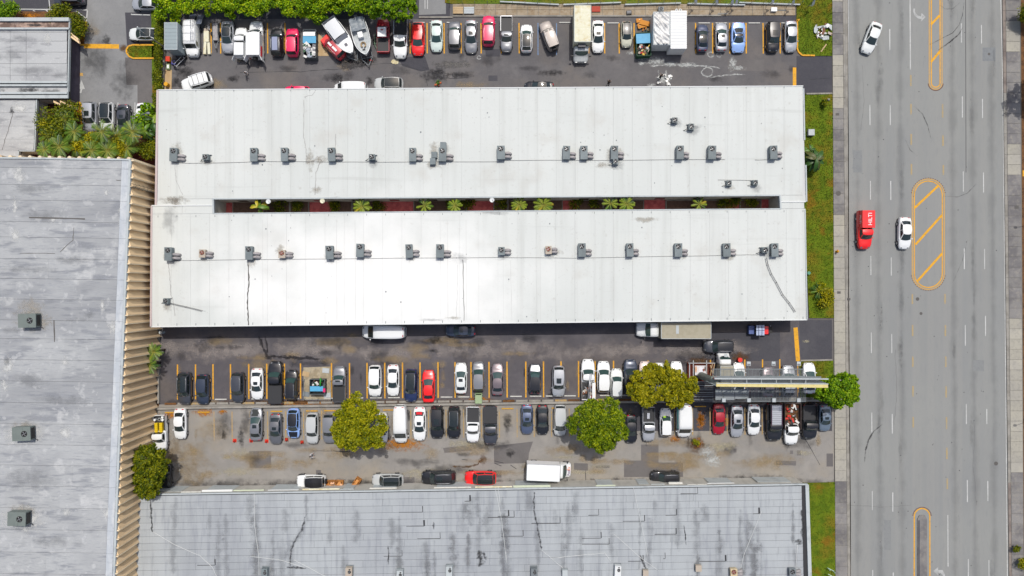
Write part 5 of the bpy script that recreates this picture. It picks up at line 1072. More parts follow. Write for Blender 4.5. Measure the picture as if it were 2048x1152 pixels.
# ------------------------------------------------------------------ left warehouse
HL = 9.2
wh = E('warehouse', (0, 0, 0), 0, 'tall warehouse with weathered grey roof and ribbed tan side wall at the left', 'building')
ex = lambda y: 261.5 + (y - 320) * (228.5 - 261.5) / 832
O('roof_deck', MB().prism(poly([(-160, 313.5), (ex(320), 319), (ex(1320), 1320), (-160, 1320)], HL), HL - .5, HL - .05), M_SEAM, wh)
ys = [320 + 0, 338, 372, 403, 446, 477, 520, 560, 601, 643, 680, 722, 765, 808, 850, 892, 933, 975, 1018, 1062, 1107, 1150, 1195, 1240, 1282, 1320]
for a, b in zip(ys, ys[1:]):
    xs = [-160, random.uniform(-40, 40), random.uniform(90, 160), 0]
    xs[3] = ex(a) - 18
    for c, d in zip(xs, xs[1:]):
        if d <= c: continue
        O('roof_sheet', MB().prism(poly([(c + .06, a + .25 - .013 * max(0, 261 - c)), (d, a + .25 - .013 * (261 - d)), (d - (ex(a) - ex(b)) * (d > 200), b - .2 - .013 * (261 - d)), (c + .06, b - .2 - .013 * max(0, 261 - c))], HL), HL - .05, HL + random.uniform(-.006, .006)), M_LROOF, wh)
    O('edge_flashing', MB().prism(poly([(ex(a) - 17.6, a + .3), (ex(a) - 4, a + .4), (ex(b) - 4, b), (ex(b) - 17.6, b)], HL), HL - .05, HL + .02), layered('pale_flashing', A(196, 203, 210), [(1, (1, .3, 1), .45, .65, A(220, 224, 226), .7), (2, (1, 1, 1), .5, .75, A(170, 176, 184), .6)], .8), wh)
coping([(ex(320) - .8, 320), (ex(1300), 1300)], .3, HL - .2, HL + .14, M_TRIMG, wh, HL); coping([(-160, 313.5), (ex(320), 319.6)], .22, HL - .2, HL + .15, M_TRIMG, wh, HL)
# walls: straight below the roof edge, with precast ribs every 1.1 m
pa = Vector(P(ex(320), 320, HL)); pb = Vector(P(ex(1320), 1320, HL)); d = (pb - pa); Lw_ = d.length; d.normalize(); nrm = Vector((-d.y, d.x))
O('wall', MB().bar((pa.x - .25, pa.y, 0), (pb.x - .25, pb.y, 0), .3, HL - .5), M_TAN, wh)
k = 0; t = .15; M_RIB = layered('precast_rib', A(246, 228, 196), [(.8, (1, 1, .2), .45, .7, A(200, 170, 128), .6)], .9)
while t < Lw_:
    c = pa + d * t
    O('precast_panel', MB().prism([(c.x - .14, c.y + .01), (c.x - .10, c.y), (c.x + .34, c.y - .98), (c.x - .14, c.y - .98)], 0.3, HL - .2), M_TAN, wh)
    O('rib', MB().prism([(c.x - .1, c.y + .17), (c.x + .34, c.y + .17), (c.x + .45, c.y + .12), (c.x + .45, c.y + .03), (c.x + .36, c.y - .0), (c.x - .1, c.y - .0)], 0, HL + .04), M_RIB, wh)
    t += 1.16; k += 1
q0 = Vector(P(-160, 313.5, HL)); dd = pa - q0; Ln = dd.length; dd.normalize(); t = Ln - .3
O('wall', MB().bar((q0.x, q0.y + .15, 0), (pa.x, pa.y + .15 - .3, 0), .3, HL - .5), M_TAN, wh)
while t > Ln - 24:
    c = q0 + dd * t; O('rib', MB().prism([(c.x - .35, c.y - .1), (c.x + .35, c.y - .1), (c.x + .2, c.y + .35), (c.x, c.y + .42), (c.x - .2, c.y + .3)], 0, HL + .03), M_RIB, wh); t -= 1.33
# caged ladder against the wall
lad = E('roof_ladder', (*P(262, 372, HL), 0), 0, 'dark steel ladder and cage climbing the tan warehouse wall', 'ladder'); lx0 = .5
m = MB()
for s in (-.22, .22): m.tube([(lx0, s, .2), (lx0, s, HL + .8)], .03, 5)
for i in range(34): m.tube([(lx0, -.22, .4 + i * .3), (lx0, .22, .4 + i * .3)], .02, 4)
for i in range(8): m.tube([(lx0 + .35 * sin(a), .4 * cos(a), 2.5 + i) for a in (0, .6, 1.2, 1.57, 1.9, 2.5, pi)], .02, 4)
O('rails', m, BLK, lad)
for x, y, rx, ry, mt in ((30, 470, 9, 16, ST_ROOFW), (30, 412, 5, 18, ST_ROOFW), (38, 350, 14, 18, ST_ROOFW), (242, 420, 8, 8, ST_ROOFW), (243, 445, 9, 9, ST_ROOFW), (213, 385, 5, 7, ST_ROOFW), (105, 440, 7, 7, ST_ROOFW), (205, 612, 6, 12, ST_ROOFW), (60, 620, 30, 24, ST_ROOFT), (70, 645, 40, 22, ST_ROOFT), (50, 852, 26, 10, ST_ROOFT), (50, 868, 40, 22, ST_ROOFW), (45, 1020, 30, 12, ST_ROOFT), (45, 1040, 44, 26, ST_ROOFW), (15, 730, 12, 18, ST_ROOFW), (14, 722, 6, 8, ST_ROOFG),
                         (130, 865, 12, 14, ST_ROOFW), (225, 655, 10, 16, ST_ROOFW), (236, 780, 8, 26, ST_ROOFW), (130, 722, 8, 8, ST_ROOFW), (8, 770, 8, 12, ST_ROOFW), (216, 1025, 12, 10, ST_ROOFW), (135, 1025, 10, 8, ST_ROOFW), (247, 405, 5, 20, ST_ROOFG), (160, 640, 26, 6, ST_ROOFG), (180, 630, 18, 8, ST_ROOFG), (60, 380, 40, 12, ST_ROOFG), (90, 430, 50, 14, ST_ROOFG), (150, 520, 44, 8, ST_ROOFG), (60, 540, 60, 8, ST_ROOFG), (230, 1000, 8, 14, ST_ROOFW), (20, 660, 26, 8, ST_ROOFG), (60, 760, 40, 16, ST_ROOFG), (120, 800, 60, 10, ST_ROOFG), (60, 960, 50, 22, ST_ROOFG), (100, 1085, 60, 14, ST_ROOFG)):
    stain(wh, 'roof_patch', x, y, rx, ry, mt, z=.016, h=HL)
for pts, wd in (([(58, 435), (170, 438)], 2.2), ([(232, 360), (247, 362), (247, 400)], 1), ([(108, 640), (109, 684)], 2), ([(40, 506), (110, 507)], 1), ([(120, 504), (146, 480), (148, 455)], 1.2)): rline(wob(pts, 4, .5), wd, M_CRKD, .018, HL, wh)
# ------------------------------------------------------------------ lower building
HB = 4.0
lb = E('industrial_building', (0, 0, 0), 0, 'lower building with streaky grey felt roof along the bottom', 'building')
tx = lambda x: 989 + (968.5 - 989) * (x - 285) / 1330     # upper roof edge
O('roof_deck', MB().prism(poly([(271, tx(271)), (1615, 968.5), (1627, 1400), (267, 1400)], HB), HB - .4, HB - .05), M_SEAM, lb)
for r_ in range(29):
    a = 3 + r_ * 13.55; b = a + 13.55; x = 272
    while x < 1600:
        wd = random.uniform(70, 210) if r_ else random.uniform(100, 240); x2 = min(x + wd, 1603 + r_ * .3)
        if 1603 - x2 < 40: x2 = 1603 + r_ * .3
        O('roof_sheet', MB().prism(poly([(x + .3, tx(x) + a + .36), (x2, tx(x2) + a + .36), (x2, tx(x2) + b - .1), (x + .35, tx(x) + b - .1)], HB), HB - .05, HB + random.uniform(-.008, .008)), M_GROOF, lb); x = x2
coping([(271, tx(271)), (1615, 968.5)], .18, HB - .25, HB + .12, M_TRIMG, lb, HB); coping([(1613.5, 969), (1619.5, 1160), (1625, 1400)], .5, HB - .25, HB + .14, M_TRIMG, lb, HB); coping([(271.5, tx(271)), (267, 1400)], .2, HB - .25, HB + .15, M_WALLP, lb, HB)
walls(lb, [(275, tx(275) + 3), (1611, 971.5)], HB - .4, M_WALLW, h=HB); walls(lb, [(1610, 971), (1620, 1400)], HB - .41, M_WALLW, h=HB); walls(lb, [(275, tx(271) + 3), (271, 1400)], HB - .42, M_WALLW, h=HB)
x = 300; k = 0
while x < 1598:
    wd = random.choice([28, 40, 55, 62, 75]); x2 = min(x + wd, 1600); hh = random.choice([2.9, 3.1, 3.3]); dpt = random.choice([.08, .15, .28])
    X0, Y0 = P(x, tx(x) + 2.6, HB); X1, Y1 = P(x2, tx(x2) + 2.6, HB); mt = random.choice([M_TRIMW, M_TRIMW, M_BOXC, M_STOPW, M_TRIMG, basic('pale_green_awning', A(204, 214, 190), .7)])
    if random.random() < .7: O('door_canopy', MB().add([(X0, Y0 + .14, hh), (X1, Y1 + .14, hh), (X1, Y1 + .14 + dpt, hh - .08), (X0, Y0 + .14 + dpt, hh - .08), (X0, Y0 + .14, hh - .12), (X1, Y1 + .14, hh - .12), (X1, Y1 + .14 + dpt, hh - .2), (X0, Y0 + .14 + dpt, hh - .2)], [(0, 1, 2, 3), (7, 6, 5, 4), (3, 2, 6, 7), (0, 3, 7, 4), (2, 1, 5, 6)]), mt, lb)
    if k % 2 == 0: O('roller_door', MB().box(X0 + .3, X1 - .2, (Y0 + Y1) / 2 + .135, (Y0 + Y1) / 2 + .19, 0, 2.6), M_TRIMG, lb)
    x = x2 + random.choice([0.5, 2, 8]); k += 1
# wall mounted lamp brackets and gutters
RS = [([(301, 1000), (302, 1030), (304, 1050), (305, 1064)], 7, ST_ROOFB), ([(614, 990), (612, 1010), (614, 1030), (606, 1060), (592, 1080), (582, 1095)], 13, ST_ROOFG), ([(612, 1028), (604, 1060), (590, 1082), (582, 1100), (580, 1135)], 5, ST_ROOFB), ([(1068, 985), (1068, 1020), (1074, 1050), (1080, 1080), (1083, 1100)], 5, ST_ROOFB), ([(1603, 1020), (1607, 1050), (1606, 1078)], 9, ST_ROOFB),
      ([(776, 1090), (777, 1130)], 4, ST_ROOFB), ([(958, 1100), (962, 1118), (957, 1135)], 16, ST_ROOFB), ([(966, 1104), (972, 1120)], 8, ST_ROOFB), ([(574, 1134), (612, 1136)], 7, ST_ROOFB), ([(1596, 1078), (1600, 1090)], 16, ST_ROOFB), ([(1280, 1110), (1292, 1140)], 7, ST_ROOFB), ([(1368, 1050), (1372, 1090)], 4, ST_ROOFB), ([(867, 1044), (867, 1058)], 5, ST_ROOFB), ([(868, 1044), (868, 1060)], 5, ST_ROOFG)]
for pts, wd, mt in RS: streak(lb, 'roof_stain', wob(pts, 4, 1), wd, mt, .012, HB, .45)
for i in range(50):
    x = random.uniform(290, 1590); y = random.uniform(990, 1110); streak(lb, 'roof_stain', wob([(x, y), (x + random.uniform(-4, 4), y + random.uniform(60, 170))], 6, 1), random.uniform(7, 30), ST_ROOFG, .0125 + i * 2e-4, HB, .3)
for x, y in ((500, 1020), (570, 1040), (956, 1010), (975, 1040), (1110, 1040), (1150, 1010), (1410, 1030), (1310, 1020), (420, 1050), (660, 1060), (1060, 1000)): stain(lb, 'roof_stain', x, y, random.uniform(5, 12), random.uniform(20, 45), ST_ROOFG, .022 + x * 1e-6, HB)
for x, y in ((845, 1012), (848, 1040), (1028, 1022), (1120, 1034), (1197, 1018), (1353, 1018), (1202, 1064), (1218, 1076), (1330, 1105), (1451, 1110), (1017, 1020), (1046, 1060), (1518, 1015), (1289, 1030), (1286, 1110), (804, 1100), (880, 1065), (430, 1118), (1352, 1056), (940, 990), (1395, 975)):
    rline([(x, y), (x + .5, y + 12)], random.choice([1, 1.5, 3]), M_SEAM, .016, HB, lb, jit=.2)
    rline([(x - random.uniform(0, 60), y + 12.5), (x, y + 12.2)], 1.1, M_SEAM, .016, HB, lb, jit=.2)
for k, (pts, lab) in enumerate((([(306, 1064), (350, 1090), (400, 1112), (425, 1135), (434, 1156)], 'white cable curving from the dark crack at the lower left roof'), ([(508, 988), (509, 1050), (517, 1110), (518, 1160)], 'long white cable crossing the lower roof from top to bottom at left'), ([(500, 1113), (560, 1120), (610, 1136)], 'white cable slanting gently across the lower roof'), ([(588, 1120), (660, 1158)], 'short white cable slanting down to the small roof unit'),
    ([(990, 975), (1003, 1040), (1014, 1128)], 'white cable running down from the awning right of the red car'), ([(997, 975), (1000, 1010)], 'short white cable beside the awning right of the red car'), ([(1267, 975), (1285, 1060), (1296, 1115)], 'white cable down the middle right of the lower roof'), ([(1083, 1100), (1130, 1140)], 'white cable from the long roof crack'), ([(1100, 1117), (1210, 1106), (1222, 1124)], 'white cable bending toward the tall white roof unit'), ([(1228, 1068), (1280, 1115), (1318, 1142)], 'long diagonal white cable right of the tall white unit'), ([(1524, 1022), (1500, 1080), (1488, 1110), (1480, 1145)], 'white cable to the rusty orange roof unit'), ([(1595, 1090), (1592, 1130)], 'white cable to the last grey roof unit'))):
    m = MB().tube([(*P(x, y, HB + .1), HB + .06) for x, y in wob(pts, 6, .35)], .032, 4); T(O('cable', m, M_TRIMW), lab, 'cable', 'white cables lying on the lower roof')
# ------------------------------------------------------------------ upper left building
hA = 2.7; M_WDARK = layered('dark_plum_wall', A(84, 78, 92), [(1, (1, 1, 1), .4, .7, A(66, 60, 74), .6)], .9)
ub = E('office_building', (0, 0, 0), 0, 'grey roofed building with long concrete roof beams at the upper left', 'building')
O('roof_deck', MB().prism(poly([(-160, 40), (140, 38), (137, 198), (-160, 198)], hA), hA - .5, hA - .05), M_SEAM, ub)
yy = [57, 64, 82, 104, 127, 150, 163]
for a, b in zip(yy, yy[1:]):
    for c, d_ in ((-160, 20), (20.5, 52), (52.5, 134)): O('roof_sheet', MB().prism(poly([(c, a + .4), (d_, a + .4), (d_ - .5 * (d_ > 100), b - .1), (c, b - .1)], hA), hA - .05, hA + random.uniform(-.01, .01)), M_UROOF, ub)
for a, b, z in ((36.5, 43.5, .3), (56.5, 60, .3), (163, 167, .25), (170, 173.5, .35), (185, 189, .3), (190.5, 197, .15)): O('roof_beam', MB().prism(poly([(-160, a), (140 - (a > 100) * 3.5, a), (140 - (a > 100) * 3.5, b), (-160, b)], hA), hA - .3, hA + z), M_TRIMG, ub)
O('roof_trough', MB().prism(poly([(-160, 44), (139, 44), (139, 56), (-160, 56)], hA), hA - .3, hA - .02), layered('stained_trough', A(190, 165, 150), [(.8, (1, 1, 1), .4, .6, A(90, 72, 66), .8)], .9), ub)
O('roof_trough', MB().prism(poly([(-160, 174), (134, 174), (134, 185), (-160, 185)], hA), hA - .3, hA - .02), layered('streaked_trough', A(196, 198, 198), [(.5, (1, 1, 1), .45, .6, A(110, 112, 112), .8)], .9), ub)
coping([(139.5, 38), (136, 197)], .14, hA - .3, hA + .1, M_TRIMG, ub, hA)
walls(ub, [(-160, 40), (137, 40)], hA - .5, M_WALLW, h=hA); walls(ub, [(136, 39), (134, 196)], hA - .51, M_WDARK, h=hA); walls(ub, [(134, 196), (-160, 197)], hA - .52, M_WALLW, h=hA)
for (x0, y0, x1, y1) in ((140, 70, 160, 84), (140, 64, 158, 78), (118, 200, 154, 216), (105, 200, 122, 208)):
    a = P(x0, y0, hA); b = P(x1, y1, hA - .4); O('buttress', MB().prism([a, (a[0], a[1] - .3), (b[0], b[1] - .3), b], hA - .5, hA - .2), M_TAN, ub)
hB_ = 2.4
ub2 = E('annex_building', (0, 0, 0), 0, 'low annex with pale grey roof below the beamed building', 'building')
O('roof_deck', MB().prism(poly([(-160, 198.5), (74, 198.5), (70, 302), (38, 302), (36, 330), (-160, 330)], hB_), hB_ - .5, hB_ - .05), M_SEAM, ub2)
for (a, b) in ((199, 225), (225.3, 252), (252.3, 278), (278.3, 300)): O('roof_sheet', MB().prism(poly([(-160, a), (71.5 - (a - 199) * .04, a), (70 - (a - 199) * .04, b), (-160, b)], hB_), hB_ - .05, hB_), M_UROOF, ub2)
O('roof_sheet', MB().prism(poly([(-160, 300.3), (36, 300.3), (35, 330), (-160, 330)], hB_), hB_ - .05, hB_), M_UROOF, ub2)
coping([(74, 198.5), (70, 302), (38, 302), (36, 330)], .14, hB_ - .3, hB_ + .1, M_TRIMG, ub2, hB_); walls(ub2, [(72, 199), (68, 301), (37, 301), (35, 330)], hB_ - .5, M_WALLW, h=hB_)
rline(wob([(26, 222), (20, 250), (10, 280), (4, 300)], 5, 1), 1, M_CRKD, .012, hB_, ub2); stain(ub2, 'roof_stain', 24, 222, 5, 8, ST_ROOFB, .01, hB_); stain(ub2, 'roof_stain', 40, 215, 18, 10, ST_ROOFW, .011, hB_); stain(ub, 'roof_stain', 60, 180, 20, 5, ST_ROOFB, .02, hA)
for x, y, rx, ry, mt in ((95, 78, 8, 10, ST_ROOFW), (40, 75, 16, 6, ST_ROOFG), (20, 110, 30, 12, ST_ROOFG), (70, 140, 50, 9, ST_ROOFG), (120, 150, 16, 8, ST_ROOFG), (30, 46, 14, 4, ST_ROOFG), (70, 50, 20, 3, ST_ROOFB)): stain(ub, 'roof_stain', x, y, rx, ry, mt, .014, hA)

# ------------------------------------------------------------------ rooftop units
def fan(mb_ring, mb_fan, x, y, z, r):
    n = 18
    for i in range(n):
        a, b = 2 * pi * i / n, 2 * pi * (i + 1) / n
        mb_ring.add([(x + r * cos(a), y + r * sin(a), z), (x + r * cos(b), y + r * sin(b), z), (x + r * cos(b), y + r * sin(b), z + .06), (x + r * cos(a), y + r * sin(a), z + .06), (x + r * .88 * cos(a), y + r * .88 * sin(a), z + .06), (x + r * .88 * cos(b), y + r * .88 * sin(b), z + .06)], [(0, 1, 2, 3), (3, 2, 5, 4)])
    mb_fan.cyl((x, y, z + .004), (x, y, z + .012), r * .87, n=18, mi=0); mb_fan.cyl((x, y, z + .02), (x, y, z + .05), r * .2, n=8, mi=1)
    for k in range(4):
        a = k * pi / 2 + .5; mb_fan.add([(x + r * .18 * cos(a), y + r * .18 * sin(a), z + .03), (x + r * .8 * cos(a - .22), y + r * .8 * sin(a - .22), z + .02), (x + r * .8 * cos(a + .22), y + r * .8 * sin(a + .22), z + .04)], [(0, 1, 2)], 1)
UC = {}
def unit_parts(kind):
    if kind in UC: return UC[kind]
    out = []; A_ = lambda n, mb, mats: out.append((n, mb.mesh(n, mats if isinstance(mats, list) else [mats])))
    ring, fn = MB(), MB()
    if kind in 'AB':
        hx, hy, hz = (.55, 1.05, 1.0) if kind == 'A' else (.5, .62, .85)
        c = MB(); c.box(-hx, hx, -hy, hy, .22, hz); c.box(hx, hx + .06, -hy + .1, hy - .9 if kind == 'A' else hy - .5, .3, hz - .1); A_('cabinet', c, None)
        A_('lid', MB().box(-hx - .03, hx + .03, -hy - .03, hy + .03, hz, hz + .04), None)
        A_('base_curb', MB().box(-hx + .06, hx - .06, -hy + .06, hy - .06, 0, .22), GALV)
        fan(ring, fn, -.02, hy - .48, hz + .04, .38)
        c = MB()
        for k in range(6): c.box(-hx - .012, -hx, -hy + .15 + k * .13, -hy + .2 + k * .13, .35, hz - .1)
        A_('louvre', c, BLK)
        for k, yy_ in enumerate((-.08, -.66) if kind == 'A' else (.12, -.36)):
            A_('duct', MB().tube([(hx - .05, yy_, .62), (hx + .3, yy_ + .03, .66), (hx + .62, yy_ + .02, .60), (hx + .84, yy_ - .02, .38), (hx + .90, yy_ - .04, .0)], [.2, .22, .25, .24, .22], 10), DUCT)
    elif kind == 'S':
        c = MB(); c.box(-.38, .38, -.38, .38, .25, .95); A_('cabinet', c, None); A_('frame', MB().box(-.55, .55, -.42, -.36, 0, .25).box(-.55, .55, .36, .42, 0, .25), GALV)
        fan(ring, fn, 0, 0, .95, .32); A_('pipe', MB().tube([(-.38, -.2, .5), (-.7, -.3, .5), (-.8, -.35, .06), (-1.0, -.4, .05)], .04, 5), BLK)
    elif kind == 'G':
        c = MB(); c.box(-1.35, 1.35, -1.0, 1.0, .25, 1.5); A_('cabinet', c, None); A_('lid', MB().box(-1.38, .2, -1.03, 1.03, 1.5, 1.54).box(.22, 1.38, -1.03, 1.03, 1.5, 1.54), None)
        A_('base_curb', MB().box(-1.25, 1.25, -.9, .9, 0, .25), GALV); fan(ring, fn, .45, 0, 1.54, .45); A_('louvre', MB().box(1.38, 1.4, -.8, .8, .4, 1.3), BLK); A_('pipe', MB().tube([(1.3, -.9, .4), (1.6, -1.1, .3), (1.6, -1.3, .05)], .05, 5), BLK)
    elif kind == 'V':      # upright white unit on lower roof
        c = MB(); c.box(-.62, .62, -1.3, .9, .1, 1.1); A_('cabinet', c, None); A_('vent_slot', MB().box(.0, .35, .55, .72, 1.1, 1.115), BLK); fan(ring, fn, .15, .15, 1.1, .32); A_('base_curb', MB().box(-.75, .75, -1.4, 1.1, 0, .1), GALV)
    elif kind == 'X':
        A_('cabinet', MB().box(-.42, .42, -.45, .45, .1, .8), None); A_('frame', MB().box(-.5, .5, -.5, .5, 0, .1), GALV); A_('lid', MB().box(-.45, .45, -.48, .48, .8, .83), None)
    if ring.f: A_('fan_ring', ring, BLK); A_('fan', fn, [basic('fan_shadow', (.01, .01, .01), .8), basic('fan_blade', (.3, .31, .32), .4, .4)])
    UC[kind] = out; return out
def unit(kind, x, y, h, label, pt=None, sc=1.0, rz=0., g=None, sy=1.0, fanmat=None):
    rz += random.uniform(-.03, .03); jw = random.uniform(.94, 1.06)
    if h == HW and sc >= 1: stain(bld, 'roof_stain', x + 3, y + random.uniform(6, 12), random.uniform(9, 16), random.uniform(6, 12), random.choice([ST_ROOFT, ST_ROOFG]), z=.011, h=HW)
    r = E('rooftop_air_conditioner', (*P(x, y, h + .8), h + .012), rz + radians(random.uniform(-1.5, 1.5)), label, 'air conditioner', g, (sc * .88 * jw, sc * sy * .92, sc * random.uniform(.72, .92)))
    for nme, me in unit_parts(kind):
        o = O(nme, me, parent=r, paint=pt or ACG)
        if fanmat and nme == 'fan':
            o.material_slots[0].link = 'OBJECT'; o.material_slots[0].material = fanmat
    return r
GU = 'air conditioners in the upper row of the white roof'; GL = 'air conditioners in the lower row of the white roof'
up = [(350, 'A', None), (408, 'S', None), (511, 'A', None), (573, 'A', None), (667, 'A', None), (741, 'S', None), (829, 'A', None), (865, 'X', None), (889, 'A', None), (1006, 'A', None), (1137, 'A', None), (1172, 'A', None), (1233, 'A', None), (1364, 'A', None), (1428, 'A', None), (1551, 'A', None)]
DESC = {'A': 'grey unit with two elbow ducts', 'B': 'short unit with two elbow ducts', 'S': 'small condenser with a fan', 'X': 'grey rooftop box', 'V': 'upright pale roof unit'}
for i, (x, k, p) in enumerate(up):
    unit(k, x - (4 if k == 'A' else -3), (309 if x < 900 else 305) + (5 if k == 'S' else 0), HW, f'{DESC[k]}, {ORD[i]} from the left in the upper row', None, 1.0 if k != 'S' else 1.15, g=GU, sy=.95)
unit('X', 865, 322, HW, 'grey box just below its twin in the upper row', g=GU); unit('X', 886, 290, HW, 'grey box attached above the ninth upper unit', g=GU, sc=1.0)
unit('S', 1231, 323, HW, 'small condenser just below the thirteenth upper unit'); unit('S', 1350, 240, HW, 'small silver condenser alone high on the right of the white roof', GALV); unit('S', 1383, 253, HW, 'dark condenser beside a smaller one high on the right of the white roof', ACG, 1.15)
unit('S', 1459, 366, HW, 'left of two condensers near the right end of the courtyard'); unit('S', 1511, 365, HW, 'right of two condensers near the right end of the courtyard')
lo = [(341, 'A', ''), (408, 'B', 'rust'), (502, 'A', ''), (567, 'B', 'rust'), (663, 'A', 'dark'), (724, 'A', ''), (822, 'A', ''), (884, 'A', ''), (1007, 'B', ''), (1101, 'B', 'rust'), (1168, 'A', ''), (1264, 'A', ''), (1361, 'A', ''), (1458, 'A', ''), (1530, 'S', ''), (1554, 'A', '')]
for i, (x, k, o_) in enumerate(lo):
    y = {341: 508, 408: 507, 502: 506, 567: 508, 663: 505, 724: 501}.get(x, 502 if x < 1100 else 500)
    unit(k, x - 4 * (k != 'S'), y, HW, f'{"rusty fanned " if o_ == "rust" else ""}{DESC[k]}, {ORD[i]} from the left in the lower row', BEIGEC if o_ == 'rust' else None, 1.0 if k != 'S' else 1.2, g=GL, fanmat=RUST if o_ == 'rust' else None, sy=.95)
unit('S', 331, 602, HW, 'small condenser alone near the lower left corner of the white roof')
for x, y, lab in ((62, 643, 'large grey roof unit high on the left warehouse roof'), (50, 869, 'large grey roof unit in the middle of the left warehouse roof'), (42, 1038, 'large grey roof unit with a rusty end low on the left warehouse roof')):
    unit('G', x - 4, y - 2, HL, lab, layered('sage_cabinet', A(126, 136, 132), [(1, (1, 1, 1), .4, .7, A(114, 124, 121), .5)], .6), .98)
for i, (x, y, k, pt, lab) in enumerate(((528, 1148, 'V', ACG, 'dark framed roof unit at the bottom edge, leftmost on the lower roof'), (697, 1146, 'V', BEIGEC, 'cream roof unit, second from the left on the lower roof'), (799, 1152, 'V', M_TRIMG, 'pale roof unit, third from the left on the lower roof'), (898, 1144, 'V', M_TRIMG, 'pale roof unit, fourth from the left on the lower roof'), (1068, 1147, 'V', GALV, 'grey roof unit right of the long crack on the lower roof'), (1130, 1147, 'X', M_TRIMG, 'plain pale roof box in the middle of the lower roof'),
        (1236, 1142, 'V', M_TRIMW, 'tall white roof unit with round fan on the lower roof'), (1292, 1148, 'X', BEIGEC, 'pinkish roof box with diagonal cable on the lower roof'), (1398, 1138, 'X', BEIGEC, 'pale roof box amid sealant marks on the lower roof'), (1468, 1146, 'B', basic('cream_cabinet', A(214, 196, 160), .7), 'cream and rust orange roof unit on the lower roof'), (1586, 1146, 'B', GALV, 'grey roof unit at the right end of the lower roof'))):
    unit(k, x, y, HB, lab, pt, .82 if k == 'V' else 1., g='air conditioners on the lower roof', fanmat=RUST if 'orange' in lab else None)
# dishes on the courtyard edge, scupper pieces
for x, y, c, lab in ((537, 403, M_TRIMW, 'small white dish above the banana plant in the courtyard'), (645, 402, M_BOXC, 'cream dish on the upper edge of the courtyard'), (984, 400, M_TRIMW, 'white dish at the middle of the courtyard edge')):
    r = E('satellite_dish', (*P(x, y, HW), HW - .2), 0, lab, 'satellite dish')
    O('dish', MB().grid(lambda u, v: (.34 * u * cos(2 * pi * v), .34 * u * sin(2 * pi * v), .2 + .1 * u * u), 4, 14), c, r); O('arm', MB().tube([(0, .1, -.1), (0, 0, .2), (.2, -.2, .4)], .025, 5), GALV, r)
# ------------------------------------------------------------------ vegetation
def leaf_mat(name, cols, sc=.7):
    m, nt, b = nodes_of(name)
    at = N(nt, 'ShaderNodeAttribute', attribute_name='tint'); cr = N(nt, 'ShaderNodeValToRGB'); e = cr.color_ramp
    e.elements[0].position = 0; e.elements[0].color = (*cols[0], 1); e.elements[1].position = 1; e.elements[1].color = (*cols[-1], 1)
    for i, c in enumerate(cols[1:-1]): x = e.elements.new((i + 1) / (len(cols) - 1)); x.color = (*c, 1)
    nt.links.new(at.outputs['Fac'], cr.inputs[0]); nt.links.new(cr.outputs[0], b.inputs['Base Color']); b.inputs['Roughness'].default_value = .55; b.inputs['Specular IOR Level'].default_value = .25
    tr = nt.nodes.new('ShaderNodeBsdfTranslucent'); nt.links.new(cr.outputs[0], tr.inputs[0]); mx = nt.nodes.new('ShaderNodeMixShader'); mx.inputs[0].default_value = .28
    out = nt.nodes['Material Output']; nt.links.new(b.outputs[0], mx.inputs[1]); nt.links.new(tr.outputs[0], mx.inputs[2]); nt.links.new(mx.outputs[0], out.inputs[0]); return m
LF_OCH = leaf_mat('ochre_green_leaf', [A(70, 84, 4, 1.58), A(110, 118, 7, 1.58), A(146, 146, 10, 1.58), A(170, 160, 18, 1.58)])
LF_GRN = leaf_mat('bright_green_leaf', [A(48, 84, 4, 1.58), A(84, 124, 6, 1.58), A(118, 150, 9, 1.58), A(150, 172, 18, 1.58)])
LF_MID = leaf_mat('mid_green_leaf', [A(50, 74, 4, 1.58), A(84, 108, 6, 1.58), A(118, 136, 8, 1.58), A(150, 158, 15, 1.58)])
LF_DRK = leaf_mat('deep_green_leaf', [A(46, 64, 4, 1.58), A(78, 92, 7, 1.58), A(112, 118, 9, 1.58), A(138, 136, 14, 1.58)])
LF_HDG = leaf_mat('hedge_leaf', [A(56, 88, 4, 1.58), A(100, 138, 4, 1.58), A(140, 168, 7, 1.58), A(172, 182, 14, 1.58)])
LF_MUS = leaf_mat('mustard_leaf', [A(80, 88, 6, 1.58), A(116, 118, 7, 1.58), A(148, 142, 10, 1.58), A(172, 160, 18, 1.58)])
